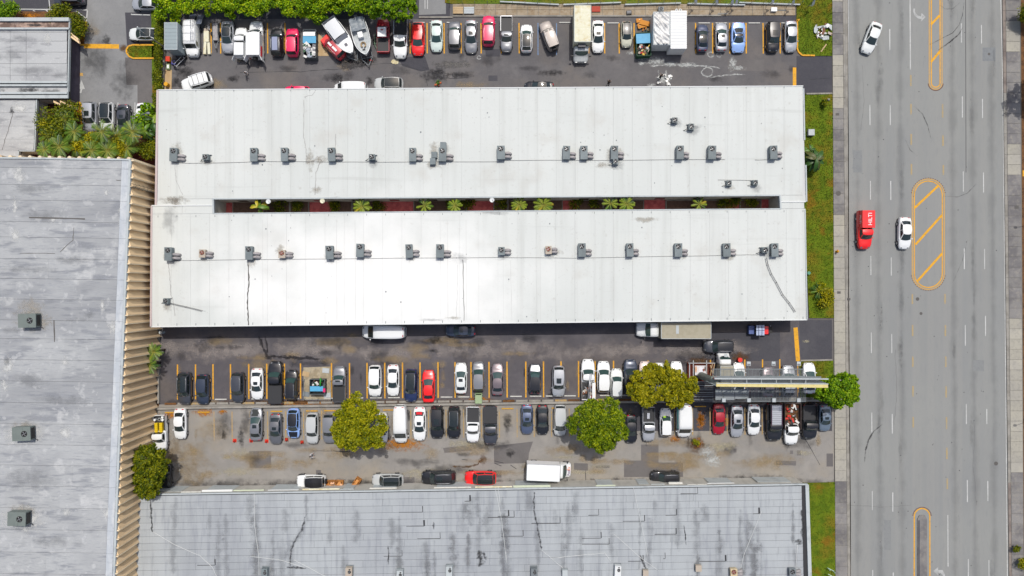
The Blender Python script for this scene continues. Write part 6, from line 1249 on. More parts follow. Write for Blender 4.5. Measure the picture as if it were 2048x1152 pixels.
def leaves(name, clumps, n, size, mat, parent, loc=(0, 0, 0), updir=.55, droop=0.):
    """n small leaf sprays spread over the clumps (x, y, z, r); own tint per clump and per spray"""
    C = np.array([c[:4] for c in clumps], float); wgt = C[:, 3] ** 2; wgt /= wgt.sum()
    idx = rng.choice(len(C), n, p=wgt); d = rng.normal(size=(n, 3)); d /= np.linalg.norm(d, axis=1)[:, None]
    d[:, 2] = np.where(rng.random(n) < .72, np.abs(d[:, 2]), d[:, 2]); rad = C[idx, 3] * (rng.random(n) ** .4) * 1.12 * rng.uniform(.9, 1.12, n)
    pos = C[idx, :3] + d * rad[:, None] * np.array([1, 1, .8])
    nr = d * (1 - updir) + np.array([0, 0, updir]) + rng.normal(size=(n, 3)) * .62; nr /= np.linalg.norm(nr, axis=1)[:, None]
    u = np.cross(nr, rng.normal(size=(n, 3))); u /= np.linalg.norm(u, axis=1)[:, None]; v = np.cross(nr, u)
    s = size * rng.uniform(.6, 1.4, n)[:, None]
    v0 = pos - u * s * .55; v1 = pos + v * s * .38 + nr * s * .08; v2 = pos + u * s * .6; v3 = pos - v * s * .34 + nr * s * .05
    co = np.stack([v0, v1, v2, v3], 1).reshape(-1, 3)
    me = bpy.data.meshes.new(name); me.vertices.add(4 * n); me.vertices.foreach_set('co', co.ravel()); me.loops.add(4 * n); me.loops.foreach_set('vertex_index', np.arange(4 * n, dtype=np.int32))
    me.polygons.add(n); me.polygons.foreach_set('loop_start', np.arange(0, 4 * n, 4, dtype=np.int32)); me.polygons.foreach_set('loop_total', np.full(n, 4, dtype=np.int32)); me.update()
    ct = rng.random(len(C)); t = np.clip(ct[idx] * .35 + rng.random(n) * .95 - .2, 0, 1)
    at = me.attributes.new('tint', 'FLOAT', 'FACE'); at.data.foreach_set('value', t); me.materials.append(mat)
    return O(name, me, parent=parent, loc=loc)
def tree(px, py, rx, ry, h, lf, label, n=9000, seed=1, trunk_r=.28, gaps=.0, size=.23, name='tree', lobes=None, small=.30):
    """px,py: crown centre as measured at the crown's mid height h; rx, ry radii in photograph pixels"""
    rs = random.Random(seed); k = (CAM_H - h) / CAM_H / S; X, Y = P(px, py, h); r = E(name, (X, Y, 0), 0, label, 'tree'); RX, RY = rx * k, ry * k; RZ = min(RX, RY) * .62
    cl = []; pts = lobes or [(0, 0, 1)]
    for i in range(int(280 if not lobes else 330)):
        a = rs.uniform(0, 2 * pi); q = rs.random() ** .5
        if lobes: lx_, ly_, lr = rs.choice(lobes); x = lx_ * k + q * cos(a) * lr * k * .85; y = -ly_ * k + q * sin(a) * lr * k * .85; zz_ = h + (1 - q * q) * .6 * lr * k + rs.uniform(-.5, .5)
        else:
            q *= .93; edge_ = 1 + .09 * sin(3 * a + seed) + .06 * sin(5 * a + 2 * seed) + .05 * sin(11 * a + seed); x = q * cos(a) * RX * edge_; y = q * sin(a) * RY * edge_; zz_ = h + RZ * (sqrt(max(0, 1 - q * q)) - .35) + rs.uniform(-.8, .5)
        cl.append((x, y, zz_, rs.uniform(.3, .8) * min(RX, RY) * small * .66))
    leaves('crown', cl, n, size, lf, r)
    # dark inner mass of twigs
    m = MB()
    m.cyl((0, 0, 0), (.1, .05, h * .45), trunk_r, trunk_r * .7, 9); O('trunk', m, BARK, r)
    for i in range(8):
        c = cl[i * 7 % len(cl)]; O('branch', MB().tube([(.1, .05, h * .42), (c[0] * .4, c[1] * .4, h * .7), (c[0] * .9, c[1] * .9, c[2] - .2)], [trunk_r * .5, trunk_r * .33, .05], 6), BARK, r)
    return r
tree(718, 847, 55, 56, 5.6, LF_OCH, 'round ochre green tree on the dividing wall between the parked rows', 24000, 3)
tree(1199, 849, 60, 54, 5.6, LF_MID, 'round bright green tree on the dividing wall near the middle', 26000, 5)
tree(1325, 771, 70, 45, 5.4, LF_MUS, 'wide irregular mustard green tree beside the billboard pole', 28000, 8, lobes=[(-44, -18, 24), (-20, -26, 22), (6, -28, 24), (24, -10, 30), (46, 0, 26), (-50, 8, 22), (-24, 10, 28), (4, 18, 28), (28, 22, 26), (-36, 24, 20), (44, 20, 18)], size=.24, small=.3)
tree(1676, 781, 46, 36, 5.2, LF_GRN, 'dark green tree overhanging the sidewalk at the billboard end', 16000, 11)
tree(298, 941, 36, 56, 5.0, LF_DRK, 'tall dark green tree against the tan ribbed wall', 19000, 13, small=.4)
tree(786, 8, 52, 34, 4.8, LF_GRN, 'leafy green tree at the right end of the long hedge', 16000, 17)
# hedge along the top
hd = E('hedge', (*P(520, 10, 3), 0), 0, 'dense yellow green hedge along the top left edge of the lots', 'hedge'); cl = []
for i in range(420):
    x = random.uniform(306, 748); y = random.uniform(-40, 24 + 6 * sin(x / 23) + 5 * sin(x / 9)); X, Y = P(x, y, 3.2); cl.append((X - hd.location.x, Y - hd.location.y, random.uniform(2.5, 3.7) - max(0, y - 14) * .06, random.uniform(.3, .8)))
leaves('foliage', cl, 64000, .23, LF_HDG, hd)
for i in range(12): X, Y = P(320 + i * 38, -4, 0); O('stem', MB().cyl((X - hd.location.x, Y - hd.location.y, 0), (X - hd.location.x, Y - hd.location.y, 2.6), .14, .1, 7), BARK, hd)
hd = E('hedge', (*P(316, 130, 1), 0), 0, 'narrow clipped hedge between the upper left lot and the top row', 'hedge'); cl = []
for i in range(80):
    y = random.uniform(25, 232); X, Y = P(317.5 - (y - 40) * .02 + random.uniform(-3.5, 3.5), y, 1.2); cl.append((X - hd.location.x, Y - hd.location.y, random.uniform(.9, 1.3), random.uniform(.4, .55)))
leaves('foliage', cl, 12000, .2, LF_DRK, hd)
def shrub(px, py, r, h, lf, label, n=1200, cat='shrub', size=.2, nm='shrub', g=None):
    X, Y = P(px, py, h); e = E(nm, (X, Y, 0), 0, label, cat, g); k = r / S
    cl = [(random.uniform(-.6, .6) * k, random.uniform(-.6, .6) * k, h * random.uniform(.7, 1.1), k * random.uniform(.35, .6)) for _ in range(10)]
    leaves('foliage', cl, n, size, lf, e); O('stem', MB().cyl((0, 0, 0), (0, 0, h * .8), .08, .05, 6), BARK, e); return e
shrub(10, 24, 22, 2.2, LF_GRN, 'green bush at the far upper left corner above the beamed roof', 2500)
shrub(118, 28, 24, 2.0, LF_DRK, 'dark bush by the white hatched bay at the upper left', 2500)
shrub(152, 52, 26, 1.8, LF_DRK, 'dark bushy plant beside the beamed roof corner', 3000)
shrub(1392, 884, 8, .5, LF_OCH, 'small ochre weed below the orange mulch bay', 300, size=.14)
shrub(1653, 595, 18, 1.0, LF_MUS, 'yellowish low shrub at the foot of the long grass strip', 1400)
shrub(1642, 575, 12, .8, LF_OCH, 'small shrub above the yellowish one in the long grass strip', 700)
shrub(1650, 205, 8, .8, LF_DRK, 'small dark shrub at the head of the long grass strip', 500)
for i, (x, y) in enumerate(((560, 412), (595, 413), (668, 411), (760, 410), (905, 408), (935, 406), (1000, 406), (1150, 405), (1450, 402), (1470, 401), (1502, 401), (1185, 405))):
    shrub(x, y, 15, .9, LF_DRK, f'low dark shrub in the courtyard, {ORD[i]} as counted along the planters', 500, g='low shrubs in the courtyard')
sh = sorted([o for o in COL.objects if o.get('group') == 'low shrubs in the courtyard'], key=lambda o: o.location.x)
for i, o in enumerate(sh): o['label'] = f'low dark shrub in the slot courtyard, {ORD[i]} from the left'
tree(2146, 132, 54, 46, 7.0, LF_DRK, 'dark tree outside the upper right corner shading the far sidewalk', 9000, 23)
shrub(2062, 30, 22, 2.2, LF_DRK, 'dark foliage at the upper right corner beyond the far sidewalk', 2500)
shrub(2035, 1098, 7, 1.0, LF_DRK, 'small round dark bush on the far sidewalk at lower right', 700, size=.14); shrub(2050, 1130, 14, 1.0, LF_MUS, 'orange tinged plants in the lower right corner', 900)
shrub(118, 245, 46, 3.0, LF_DRK, 'broad dark shrub behind the palms below the beamed roof', 5000, size=.26)
for i_, (x_, y_, r_, l_) in enumerate(((98, 262, 20, 'yellow green bush at the left of the palm bed'), (168, 286, 24, 'yellow green bush in the middle of the palm bed'), (232, 292, 24, 'yellow green bush at the right of the palm bed'), (205, 280, 18, 'small olive bush between palms below the white suv'))): shrub(x_, y_, r_, 3.3, LF_MUS if i_ < 3 else LF_OCH, l_, 3200, size=.22)
shrub(285, 232, 22, 2.6, LF_GRN, 'leafy branches over the rightmost white car by the palms', 700, size=.4)
shrub(300, 290, 26, 2.2, LF_DRK, 'dark undergrowth in the corner between warehouse and white roof', 2500)
# palms
def frond_mesh(L, droop, w_=.62, n=13):
    m = MB(); pts = []
    for i in range(n + 1):
        t = i / n; pts.append(Vector((L * t * (1 - .16 * droop * t), 0, L * (.38 * t - droop * .95 * t * t))))
    m.tube([pts[0], pts[n // 2], pts[-1]], [.05, .035, .01], 4, 1)
    for i in range(1, n):
        t = i / n; ln = w_ * (sin(pi * min(1, t * .85 + .12)) * .9 + .1)
        for s in (-1, 1):
            a = pts[i]; b = a + Vector((ln * .95, s * ln * .62, -ln * .3)); c = a + Vector((.10, 0, .0)); m.add([a, c, b], [(0, 1, 2)], 0)
            pass
    return m
FM = {}
def palm(px, py, r, h, label, mats, nf=15, g=None, cat='palm', rise=.0):
    X, Y = P(px, py, h + .4); e = E('palm_tree', (X, Y, 0), 0, label, cat, g)
    O('trunk', MB().tube([(0, 0, 0), (.06, .03, h * .5), (0, 0, h)], [.16, .12, .14], 8), BARK, e); L = r / S * (CAM_H - h) / CAM_H * 1.08
    for i in range(nf):
        mt_ = mats[0] if random.random() < .6 else random.choice(mats); kk = (round(L, 1), i % 3, mt_.name)
        if kk not in FM: FM[kk] = frond_mesh(L * (1, .9, .78)[i % 3], (.62, .38, .15)[i % 3], .30 * L).mesh('frond', [mt_, basic('frond_stem', A(150, 150, 60), .7)])
        O('frond', FM[kk], parent=e, loc=(0, 0, h), rot=(random.uniform(-.15, .15), 0, i * 2.399 + random.uniform(-.15, .15)))
    return e
PG = basic('palm_green', A(92, 128, 26), .5); PY = basic('palm_yellow_green', A(136, 156, 32), .5); PD = basic('palm_dark_green', A(52, 92, 24), .5); PYY = basic('palm_yellow', A(190, 176, 40), .5)
for i, (x, y, r) in enumerate(((722, 411, 20), (848, 409, 20), (911, 413, 14), (1041, 410, 17), (1085, 409, 19), (1222, 407, 17), (1258, 407, 17), (1397, 407, 19))):
    palm(x + random.uniform(-3, 3), y + random.uniform(-2, 2), r * random.uniform(.85, 1.2), random.uniform(3.5, 4.3), f'star shaped palm in the slot courtyard, {ORD[i]} from the left', [PY, PG, PYY, PD], random.choice([9, 11, 13, 15]), 'palms in the courtyard')
for i, (x, y, r) in enumerate(((125, 238, 26), (95, 270, 24), (115, 292, 26), (150, 288, 28), (180, 300, 24), (200, 262, 26), (228, 272, 28), (212, 300, 26), (262, 262, 26), (250, 294, 26), (145, 262, 22), (85, 298, 18))):
    palm(x, y, r, 3.4 + (i % 3) * .5, f'bushy palm in the bed below the upper left cars, number {i}', [PG, PD, PY] if i % 2 else [PG, PY, PD], 17, 'palms in the bed left of the white roof')
pb_ = [o for o in COL.objects if o.get('group') == 'palms in the bed left of the white roof']; pb_.sort(key=lambda o: o.location.x)
for i, o in enumerate(pb_): o['label'] = f'bushy fan of palm fronds in the upper left bed, {ORD[i]} from the left'
palm(304, 704, 20, 3.2, 'upper of two green palms against the tan ribbed wall', [PG, PG, PY], 15); palm(296, 731, 20, 3.0, 'lower of two green palms against the tan ribbed wall', [PG, PG, PD], 15)
palm(1640, 582, 18, .8, 'low sprawling palm near the foot of the long grass strip', [PD, PG, PY], 12)
# banana style broad leaves
def broad(px, py, h, label, mats, nl, L, cat='plant', nm='banana_plant'):
    X, Y = P(px, py, h); e = E(nm, (X, Y, 0), 0, label, cat); O('stem', MB().tube([(0, 0, 0), (.05, 0, h * .9)], [.14, .08], 7), BARK, e)
    for i in range(nl):
        ll = L * random.uniform(.7, 1.1); wd = ll * .16; up_ = random.uniform(.1, .5)
        m = MB().grid(lambda u, v: (ll * u * (1 - .1 * u), (v - .5) * 2 * wd * (sin(pi * min(1, u * .9 + .08)) ** .7), ll * (up_ * u - .7 * u * u) + abs(v - .5) * .12), 7, 4)
        O('leaf', m, mats[i % len(mats)], e, (0, 0, h * random.uniform(.7, 1)), (0, 0, i * 2.4 + random.uniform(-.4, .4)))
    return e
broad(514, 413, 4.6, 'yellow green banana plant leaning out of the courtyard at left', [PYY, PY, PG], 14, 1.55)
broad(1633, 318, 3.2, 'dark spiky plant against the right end of the white building', [PD, PD, basic('palm_olive', A(88, 92, 40), .5)], 26, 1.9)
broad(1622, 300, 2.6, 'smaller dark plant above the spiky one beside the white building', [PD, PG], 12, 1.3)
broad(307, 245, 4.4, 'banana plant reaching over the left corner of the white roof', [PG, PD, PY], 12, 1.6)
broad(290, 262, 3.6, 'dark leaved plant between the palms and the white roof', [PD, PG], 16, 1.4)
broad(286, 238, 3.0, 'green leaved plant shading the rightmost parked car by the palms', [PG, PD], 14, 1.3)
broad(875, 163, 1.2, 'small green plant in an orange tray near the upper roof edge', [PG, PD], 7, .55)
# ------------------------------------------------------------------ yard objects
def dumpster(x, y, wpx, lpx, rz, label, col, top='u', h=1.3):
    r = E('dumpster', PV(x, y, h, 0), rz, label, 'dumpster'); W_, L_ = wpx / S / 2, lpx / S / 2
    for nme, bx in (('side_wall', (-W_, -W_ + .06, -L_, L_)), ('side_wall', (W_ - .06, W_, -L_, L_)), ('end_wall', (-W_ + .06, W_ - .06, -L_, -L_ + .06)), ('end_wall', (-W_ + .06, W_ - .06, L_ - .06, L_)), ): O(nme, MB().box(*bx, .12, h), col, r)
    O('floor', MB().box(-W_, W_, -L_, L_, .06, .14), col, r)
    m = MB()
    for s in (-1, 1):
        for i in range(4): yy_ = -L_ + .2 + i * (2 * L_ - .4) / 3; m.box(s * W_ - (.07 if s < 0 else 0), s * W_ + (.07 if s > 0 else 0), yy_ - .05, yy_ + .05, .2, h - .05)
    O('rib', m, col, r)
    return r, W_, L_
r, a, b = dumpster(619, 87, 25, 56, 0, 'dumpster with a blue lid and grey bags beside the crimson suv', basic('grey_dumpster_paint', A(90, 100, 104), .6))
O('lid', MB().box(-a - .03, a + .03, .05, 1.05, 1.3, 1.36), LID, r); O('lid_rear', MB().box(-a, a - .1, 1.1, 1.65, 1.3, 1.37), GEL, r); O('rack', MB().box(-a, a, 1.68, 2.05, 1.0, 1.05), GALV, r)
junk(r, -.75, .7, -1.95, -.1, 1.1, 30, [JM[0], JM[0], JM[1], JM[0], GREENM, basic('junk_bluegrey', (.3, .34, .4), .6)], (.15, .38), 'rubbish_bag')
ply = O('plywood_sheet', MB().prism(poly([(633, 62), (645, 75), (658, 112), (632, 112)]), .012, .05), WOODM); T(ply, 'sandy plywood sheet on the ground between the dumpster and dark red suv', 'board')
r, a, b = dumpster(1287, 88, 28, 46, radians(3), 'green dumpster with blue lid and mixed rubbish beside the white containers', GREENM)
O('lid', MB().box(-a, a + .02, .1, 1.5, 1.3, 1.36), LID, r); junk(r, -.85, .8, -1.5, -.05, 1.05, 34, [JM[0], JM[2], JM[3], JM[5], JM[4], basic('junk_yellow', (.6, .4, .05), .6)], (.1, .26), 'rubbish')
r = E('waste_heap', PV(1287, 48, .4, 0), 0, 'heap of orange boards and cartons above the green dumpster', 'debris'); 
for (x0, x1, y0, y1, z, rz) in ((-.9, .7, -.5, .2, .3, .2), (-.6, .9, -.2, .5, .45, -.25), (-1.0, -.1, .3, .9, .3, .1)): O('board', MB().box(x0, x1, y0, y1, z, z + .1), basic('orange_board', A(214, 140, 30), .7), r, rot=rz)
junk(r, -.9, .9, -.9, .7, .15, 12, [CRATE, JM[0], WOODM, JM[3]], (.12, .3), 'scrap'); O('pallet', MB().box(.4, 1.7, -1.9, -.2, .1, .2), layered('teal_grey_panel', A(70, 96, 96), [(2, (1, 1, 1), .4, .7, A(90, 110, 110), .5)], .7), r)
# containers
def container(x, y, wpx, lpx, h, rz, label, mat):
    r = E('shipping_container', PV(x, y, h, 0), rz, label, 'container', 'white containers in the top row'); W_, L_ = wpx * (CAM_H - h) / CAM_H / S / 2, lpx * (CAM_H - h) / CAM_H / S / 2
    O('body', MB().box(-W_, W_, -L_, L_, .15, h - .03), mat, r); m = MB()
    k = int(2 * L_ / .3)
    for i in range(k): yy_ = -L_ + .12 + i * .3; m.box(-W_ - .04, -W_, yy_, yy_ + .14, .3, h - .1); m.box(W_, W_ + .04, yy_, yy_ + .14, .3, h - .1)
    for i in range(6): xx = -W_ + .1 + i * (2 * W_ - .3) / 5; m.box(xx, xx + .1, -L_ - .04, -L_, .3, h - .1)
    O('corrugation', m, mat, r); return r, W_, L_
r, W_, L_ = container(1323.5, 57, 33, 66, 2.7, 0, 'open topped white container filled with crumpled white tarpaulin', M_TRIMW)
O('frame', MB().box(-W_ - .04, -W_ + .1, -L_, L_, 2.67, 2.78).box(W_ - .1, W_ + .04, -L_, L_, 2.67, 2.78).box(-W_, W_, -L_ - .02, -L_ + .12, 2.67, 2.77).box(-W_, W_, L_ - .12, L_ + .02, 2.67, 2.77), M_TRIMG, r)
nz = random.Random(4); ph = [(nz.uniform(1, 6), nz.uniform(1, 6), nz.uniform(0, 6)) for _ in range(14)]
O('tarpaulin', MB().grid(lambda u, v: (-W_ + .08 + (2 * W_ - .16) * v, -L_ + .1 + (2 * L_ - .2) * u, 2.58 + .5 * abs(sum(sin(a * u * 6 + b * v * 4 + c) for a, b, c in ph) / 6) + .10 * sin(31 * u + 4 * sin(9 * v)) * sin(17 * v + 3 * u)), 46, 24), layered('white_tarpaulin', (.66, .66, .65), [(2, (1, 1, 1), .55, .75, (.5, .48, .46), .6)], .45), r)
r, W_, L_ = container(1357.5, 59, 32, 76, 2.8, 0, 'closed white container with ribbed roof right of the tarpaulin filled one', layered('white_container_paint', (.72, .73, .73), [(1, (1, 1, 1), .5, .7, (.6, .6, .58), .5)], .5))
for i in range(13): yy_ = -L_ + .25 + i * (2 * L_ - .5) / 12; O('roof_rib', MB().box(-W_ + .06, W_ - .06, yy_ - .05, yy_ + .05, 2.77, 2.8), M_TRIMW, r)
r = E('generator', PV(1322, 18, .6, 0), 0, 'grey compressor box behind the tarpaulin filled container', 'machine'); O('housing', MB().box(-.38, .38, -.3, .3, .1, .75), GALV, r); fr, ff = MB(), MB(); fan(fr, ff, 0, 0, .75, .24); O('fan_ring', fr, BLK, r); O('fan', ff, [BLK, GALV], r)
for x, l in ((1353.5, 'left of two small gas cylinders behind the closed container'), (1361, 'right of two small gas cylinders behind the closed container')):
    r = E('gas_cylinder', PV(x, 20, .8, 0), 0, l, 'gas cylinder'); O('tank', MB().cyl((0, 0, .05), (0, 0, .8), .2, n=12), M_TRIMW, r); O('valve', MB().cyl((0, 0, .8), (0, 0, .95), .07, n=8), BLK, r)
T(O('board', MB().prism(poly([(1183, 14), (1200, 14), (1200, 25), (1183, 25)]), .1, .3), basic('red_brown_board', A(180, 60, 34), .7)), 'red brown board on the footpath beside the cream box truck', 'board')
r = E('cabinet_box', PV(1258, 25, .3, 0), .1, 'small black open box on the footpath above the cream hatchback', 'box'); O('case', MB().box(-.38, .38, -.28, .28, .1, .4), BLK, r); O('panel', MB().box(-.3, .3, -.1, .2, .4, .43), JM[1], r)
for x, y, lab, mt in ((916, 20, 'tan wooden bench slab on the footpath', WOODM), (938, 20, 'pair of pale slats beside the tan bench slab', M_TRIMG)):
    r = E('bench', PV(x, y, .5, 0), 0, lab, 'bench')
    for k in range(4): O('slat', MB().box(-.75, .75, -.5 + k * .25, -.28 + k * .25, .42, .47), mt, r)
    for s in (-.6, .6): O('leg', MB().box(s - .05, s + .05, -.4, .4, .1, .42), BLK, r)
r = E('sign_board', PV(1548, 19, .4, 0), 0, 'small white box with a bar beside it on the footpath', 'box'); O('panel', MB().box(-.42, .42, -.28, .28, .1, .5), GEL, r); O('bar', MB().box(.42, 1.9, -.04, .04, .1, .18), GALV, r)
# white barrier pipes and banners along the top verge
for i, (x0, y0, x1, y1) in enumerate(((1000, 3, 1118, 9), (1127, 9, 1242, 5), (1250, 9, 1362, 6), (1375, 7, 1490, 10), (1478, 5, 1600, 9))):
    r = E('barrier_rail', PV(x0, y0, .4, 0), 0, f'long pale rail lying on the top verge, {ORD[i]} from the left', 'rail'); a = P(x0, y0, .4); b = P(x1, y1, .4); O('rail', MB().bar((0, 0, .28), (b[0] - a[0], b[1] - a[1], .28), .18, .18), M_TRIMG, r)
    for t in (.1, .5, .9): X = (b[0] - a[0]) * t; Y = (b[1] - a[1]) * t; O('post', MB().box(X - .05, X + .05, Y - .05, Y + .05, 0, .28), GALV, r)
for i, (x, y) in enumerate(((1388, 2), (1430, 3), (1461, 4), (1470, 2), (1542, 2), (1583, 4), (1623, 6))):
    r = E('feather_flag', PV(x, y, 2.0, 0), 0, f'white feather flag at the top edge, {ORD[i]} from the left', 'flag'); O('pole', MB().cyl((0, 0, 0), (0, 0, 3.2), .03, n=6), GALV, r)
    O('banner', MB().grid(lambda u, v: (.05 + .45 * v * (1 - .3 * u) + .1 * sin(6 * u), -.12 * sin(5 * u + v), 1.0 + 2.2 * u), 8, 3), GEL, r)
# thin fence along the top edge and lamp / utility poles
f = E('fence', (*P(900, 9), 0), 0, 'thin wire fence between the footpath and the top verge', 'fence')
for i in range(29): O('post', MB().cyl((i * 1.85, 0, 0), (i * 1.85, 0, 1.2), .03, n=6), GALV, f)
O('wire', MB().tube([(0, 0, 1.15), (52, 0, 1.15)], .014, 4).tube([(0, 0, .6), (52, 0, .6)], .014, 4), basic('green_wire', A(120, 150, 100), .6), f)
def lamp(px, py, h, dx, dy, label):
    r = E('street_lamp', PV(px, py, 0, 0), 0, label, 'lamp post'); O('pole', MB().cyl((0, 0, 0), (0, 0, h), .1, .06, 8), M_CONC, r); O('arm', MB().tube([(0, 0, h - .1), (dx * .5, dy * .5, h + .15), (dx, dy, h + .15)], .04, 6), GALV, r); O('lamp_head', MB().blob((dx, dy, h + .12), .28, 0, 6, 0, True, (1.1, .7, .4)), GALV, r)
lamp(334, 98, 6.5, -.6, .5, 'slanting lamp post beside the grey box trailer by the hedge'); lamp(322, 246, 5.2, .9, .1, 'lamp post with pale head over the left corner of the white roof')
lamp(2058, 800, 8, -1.2, -.3, 'utility lamp pole at the far right sidewalk near the lower middle')
lamp(2060, 412, 7, -1.4, -.2, 'lamp pole reaching over the far sidewalk at right')
# people -----------------------------------------------------------
def person(px, py, deg, shirt, pants, label, bend=0.2, arms=.4, hair=(.02, .015, .01), hat=None, step=.15):
    r = E('person', PV(px, py, .9, 0), radians(deg), label, 'person'); V = []; Ed = []; R = []
    def add(p, rad, par=None):
        V.append(p); R.append(rad); i = len(V) - 1
        if par is not None: Ed.append((par, i))
        return i
    sb, cb = sin(bend), cos(bend); up_ = lambda d, x=0, y=0: (d * sb + x, y, .95 + d * cb)
    pel = add((0, 0, .95), .15); wa = add(up_(.2), .13, pel); ch = add(up_(.42), .165, wa); nk = add(up_(.56), .065, ch); hd0 = add(up_(.66, .01), .085, nk); add(up_(.78, .02), .09, hd0)
    ns = add(up_(.68, .105), .02, hd0)
    for s in (-1, 1):
        hip = add((0, s * .1, .88), .10, pel); kn = add((.05 + s * step * .5, s * .11, .48), .068, hip); an = add((s * step, s * .11, .09), .045, kn); add((s * step + .16, s * .12, .04), .045, an)
        sh = add(up_(.48, 0, s * .19), .065, ch); el = add(up_(.25, .12 * arms * 2, s * .28), .046, sh); wr = add(up_(.18, .36 * arms * 2, s * .22), .034, el); hn = add(up_(.16, .44 * arms * 2, s * .21), .042, wr)
        for k in range(4): add(up_(.15 - .01 * k, .52 * arms * 2 + .01 * (1.5 - abs(k - 1.5)), s * (.185 + .018 * k)), .010, hn)
        add(up_(.18, .48 * arms * 2, s * .165), .011, hn)
    me = bpy.data.meshes.new('person_body'); me.from_pydata(V, Ed, []); o = bpy.data.objects.new('tmp', me); COL.objects.link(o)
    md = o.modifiers.new('s', 'SKIN')
    for i, rd in enumerate(R): me.skin_vertices[0].data[i].radius = (rd, rd)
    me.skin_vertices[0].data[0].use_root = True; o.modifiers.new('u', 'SUBSURF').levels = 1
    dg = bpy.context.evaluated_depsgraph_get(); dg.update(); bm = bpy.data.meshes.new_from_object(o.evaluated_get(dg)); bpy.data.objects.remove(o)
    bm.materials.clear()
    for mt in (SKIN, shirt, pants, BLK): bm.materials.append(mt)
    for p in bm.polygons:
        c = p.center; t = (c.x * sb + (c.z - .95) * cb); ar = abs(c.y) > .24 or (c.x > .22 + t * sb)
        p.material_index = 3 if c.z < .09 else 2 if c.z < .93 else (0 if t > .54 or (c.x - t * sb) > .2 * arms * 2 + .1 else 1); p.use_smooth = True
    O('body', bm, parent=r); q = up_(.75, .0)
    O('hair' if not hat else 'cap', MB().blob((q[0] - .015, q[1], q[2] + .02), .118, 0, 6, 0, True, (1.05, .95, .8)), basic('hair_dark', hair, .8) if not hat else hat, r); return r
C_ = lambda n, c: basic(n, c, .85)
person(344, 128, 20, C_('violet_shirt', A(110, 112, 200)), C_('navy_trousers', (.01, .012, .03)), 'person in a violet blue shirt handling a white frame beside the grey trailer', .7, .5)
person(490, 144, -60, C_('white_shirt', (.6, .6, .62)), C_('navy_trousers', (.01, .012, .03)), 'person in a white top behind the white service trucks', .5, .45)
person(494, 127, 80, C_('dark_shirt', (.03, .035, .04)), C_('navy_trousers', (.01, .012, .03)), 'person in dark clothes at the open doors of the white service truck', .5, .5)
person(622, 911, 10, C_('white_shirt', (.6, .6, .62)), C_('grey_trousers', (.25, .25, .27)), 'person in white walking across the pale lot above the white off road car', .15, .5)
person(1217, 167, 70, C_('black_shirt', (.015, .012, .012)), C_('black_trousers', (.01, .01, .01)), 'person in black walking near the upper roof edge', .3, .4, step=.3)
person(1320, 155, 60, C_('black_shirt', (.015, .012, .012)), C_('black_trousers', (.01, .01, .01)), 'person in black beside the white spill below the containers', .4, .5, step=.25)
T(O('planter_tray', MB().box(-.55, .55, -.12, .12, 0, .15).box(-.1, .1, -.4, .3, 0, .12), basic('orange_brown', A(190, 90, 50), .7), None, PV(876, 168, 0, .012), .4), 'orange brown wooden pieces under the small plant near the upper roof edge', 'debris')
r = E('white_debris', PV(1329, 160, .1, .0), 0, 'crumpled white sheeting on the wet ground near the upper roof edge', 'debris'); junk(r, -1.0, 1.0, -.7, .8, .03, 22, [JM[0], GEL, JM[0]], (.1, .26), 'scrap')
r = E('debris_pile', PV(1646, 60, .4, .0), 0, 'pile of torn white and grey debris where grass meets the sidewalk', 'debris')
for pts, z in (([(-1.3, .3), (-1.0, .8), (-.7, .1), (-1.0, -.5), (-1.3, -.3)], .3), ([(.6, 1.0), (1.3, .7), (1.3, -.1), (.9, .3)], .4), ([(-.6, -.9), (1.0, -.7), (1.0, -1.3), (.2, -1.4)], .13), ([(-.9, .5), (.8, .8), (.7, .4), (-.9, .3)], .35)): O('sheet', MB().prism(pts, z, z + .05), M_TRIMG, r)
junk(r, -1.1, 1.4, -1.0, .8, .15, 26, [JM[0], JM[1], JM[2], JM[5], GEL], (.1, .35), 'scrap')
T(O('plank', MB().bar(PV(1641, 104, 0, .1), PV(1652, 89, 0, .1), .18, .05), WOODM), 'pale yellow plank lying on the upper right grass', 'plank')
T(O('concrete_lump', MB().blob(PV(791, 124, 0, .02), .55, 0, 6, .25, False, (1, .7, .15)), M_BOXC), 'pale rough slab on the lot below the white pickup of the top row', 'slab')
T(O('utility_box', MB().box(-.45, .45, -.45, .45, 0, .6), M_TRIMG, None, PV(1622, 265, .5, .1)), 'small pale utility box on the grass beside the white building', 'utility box')
T(O('rock', MB().blob((0, 0, .1), .22, 0, 5, .2), M_CONC, None, PV(1656, 200, 0, .1)), 'small white rock at the head of the long grass strip', 'rock')
r = E('fire_hydrant', PV(1674, 503, .4, .12), 0, 'amber fire hydrant on the left sidewalk beside the long grass strip', 'hydrant'); O('barrel', MB().cyl((0, 0, 0), (0, 0, .6), .16, .14, 10), M_YEL, r); O('bonnet', MB().blob((0, 0, .62), .17, 0, 6, 0, True), M_YEL, r)
for s in (-1, 1): O('nozzle', MB().cyl((0, s * .12, .42), (0, s * .25, .42), .07, n=8), ORANGE, r)
T(O('green_bin', MB().cyl((0, 0, 0), (0, 0, .5), .22, .25, 10), basic('teal_plastic', A(80, 150, 120), .5), None, PV(1617, 546, .4, .1)), 'small teal tub on the grass against the white building', 'tub')
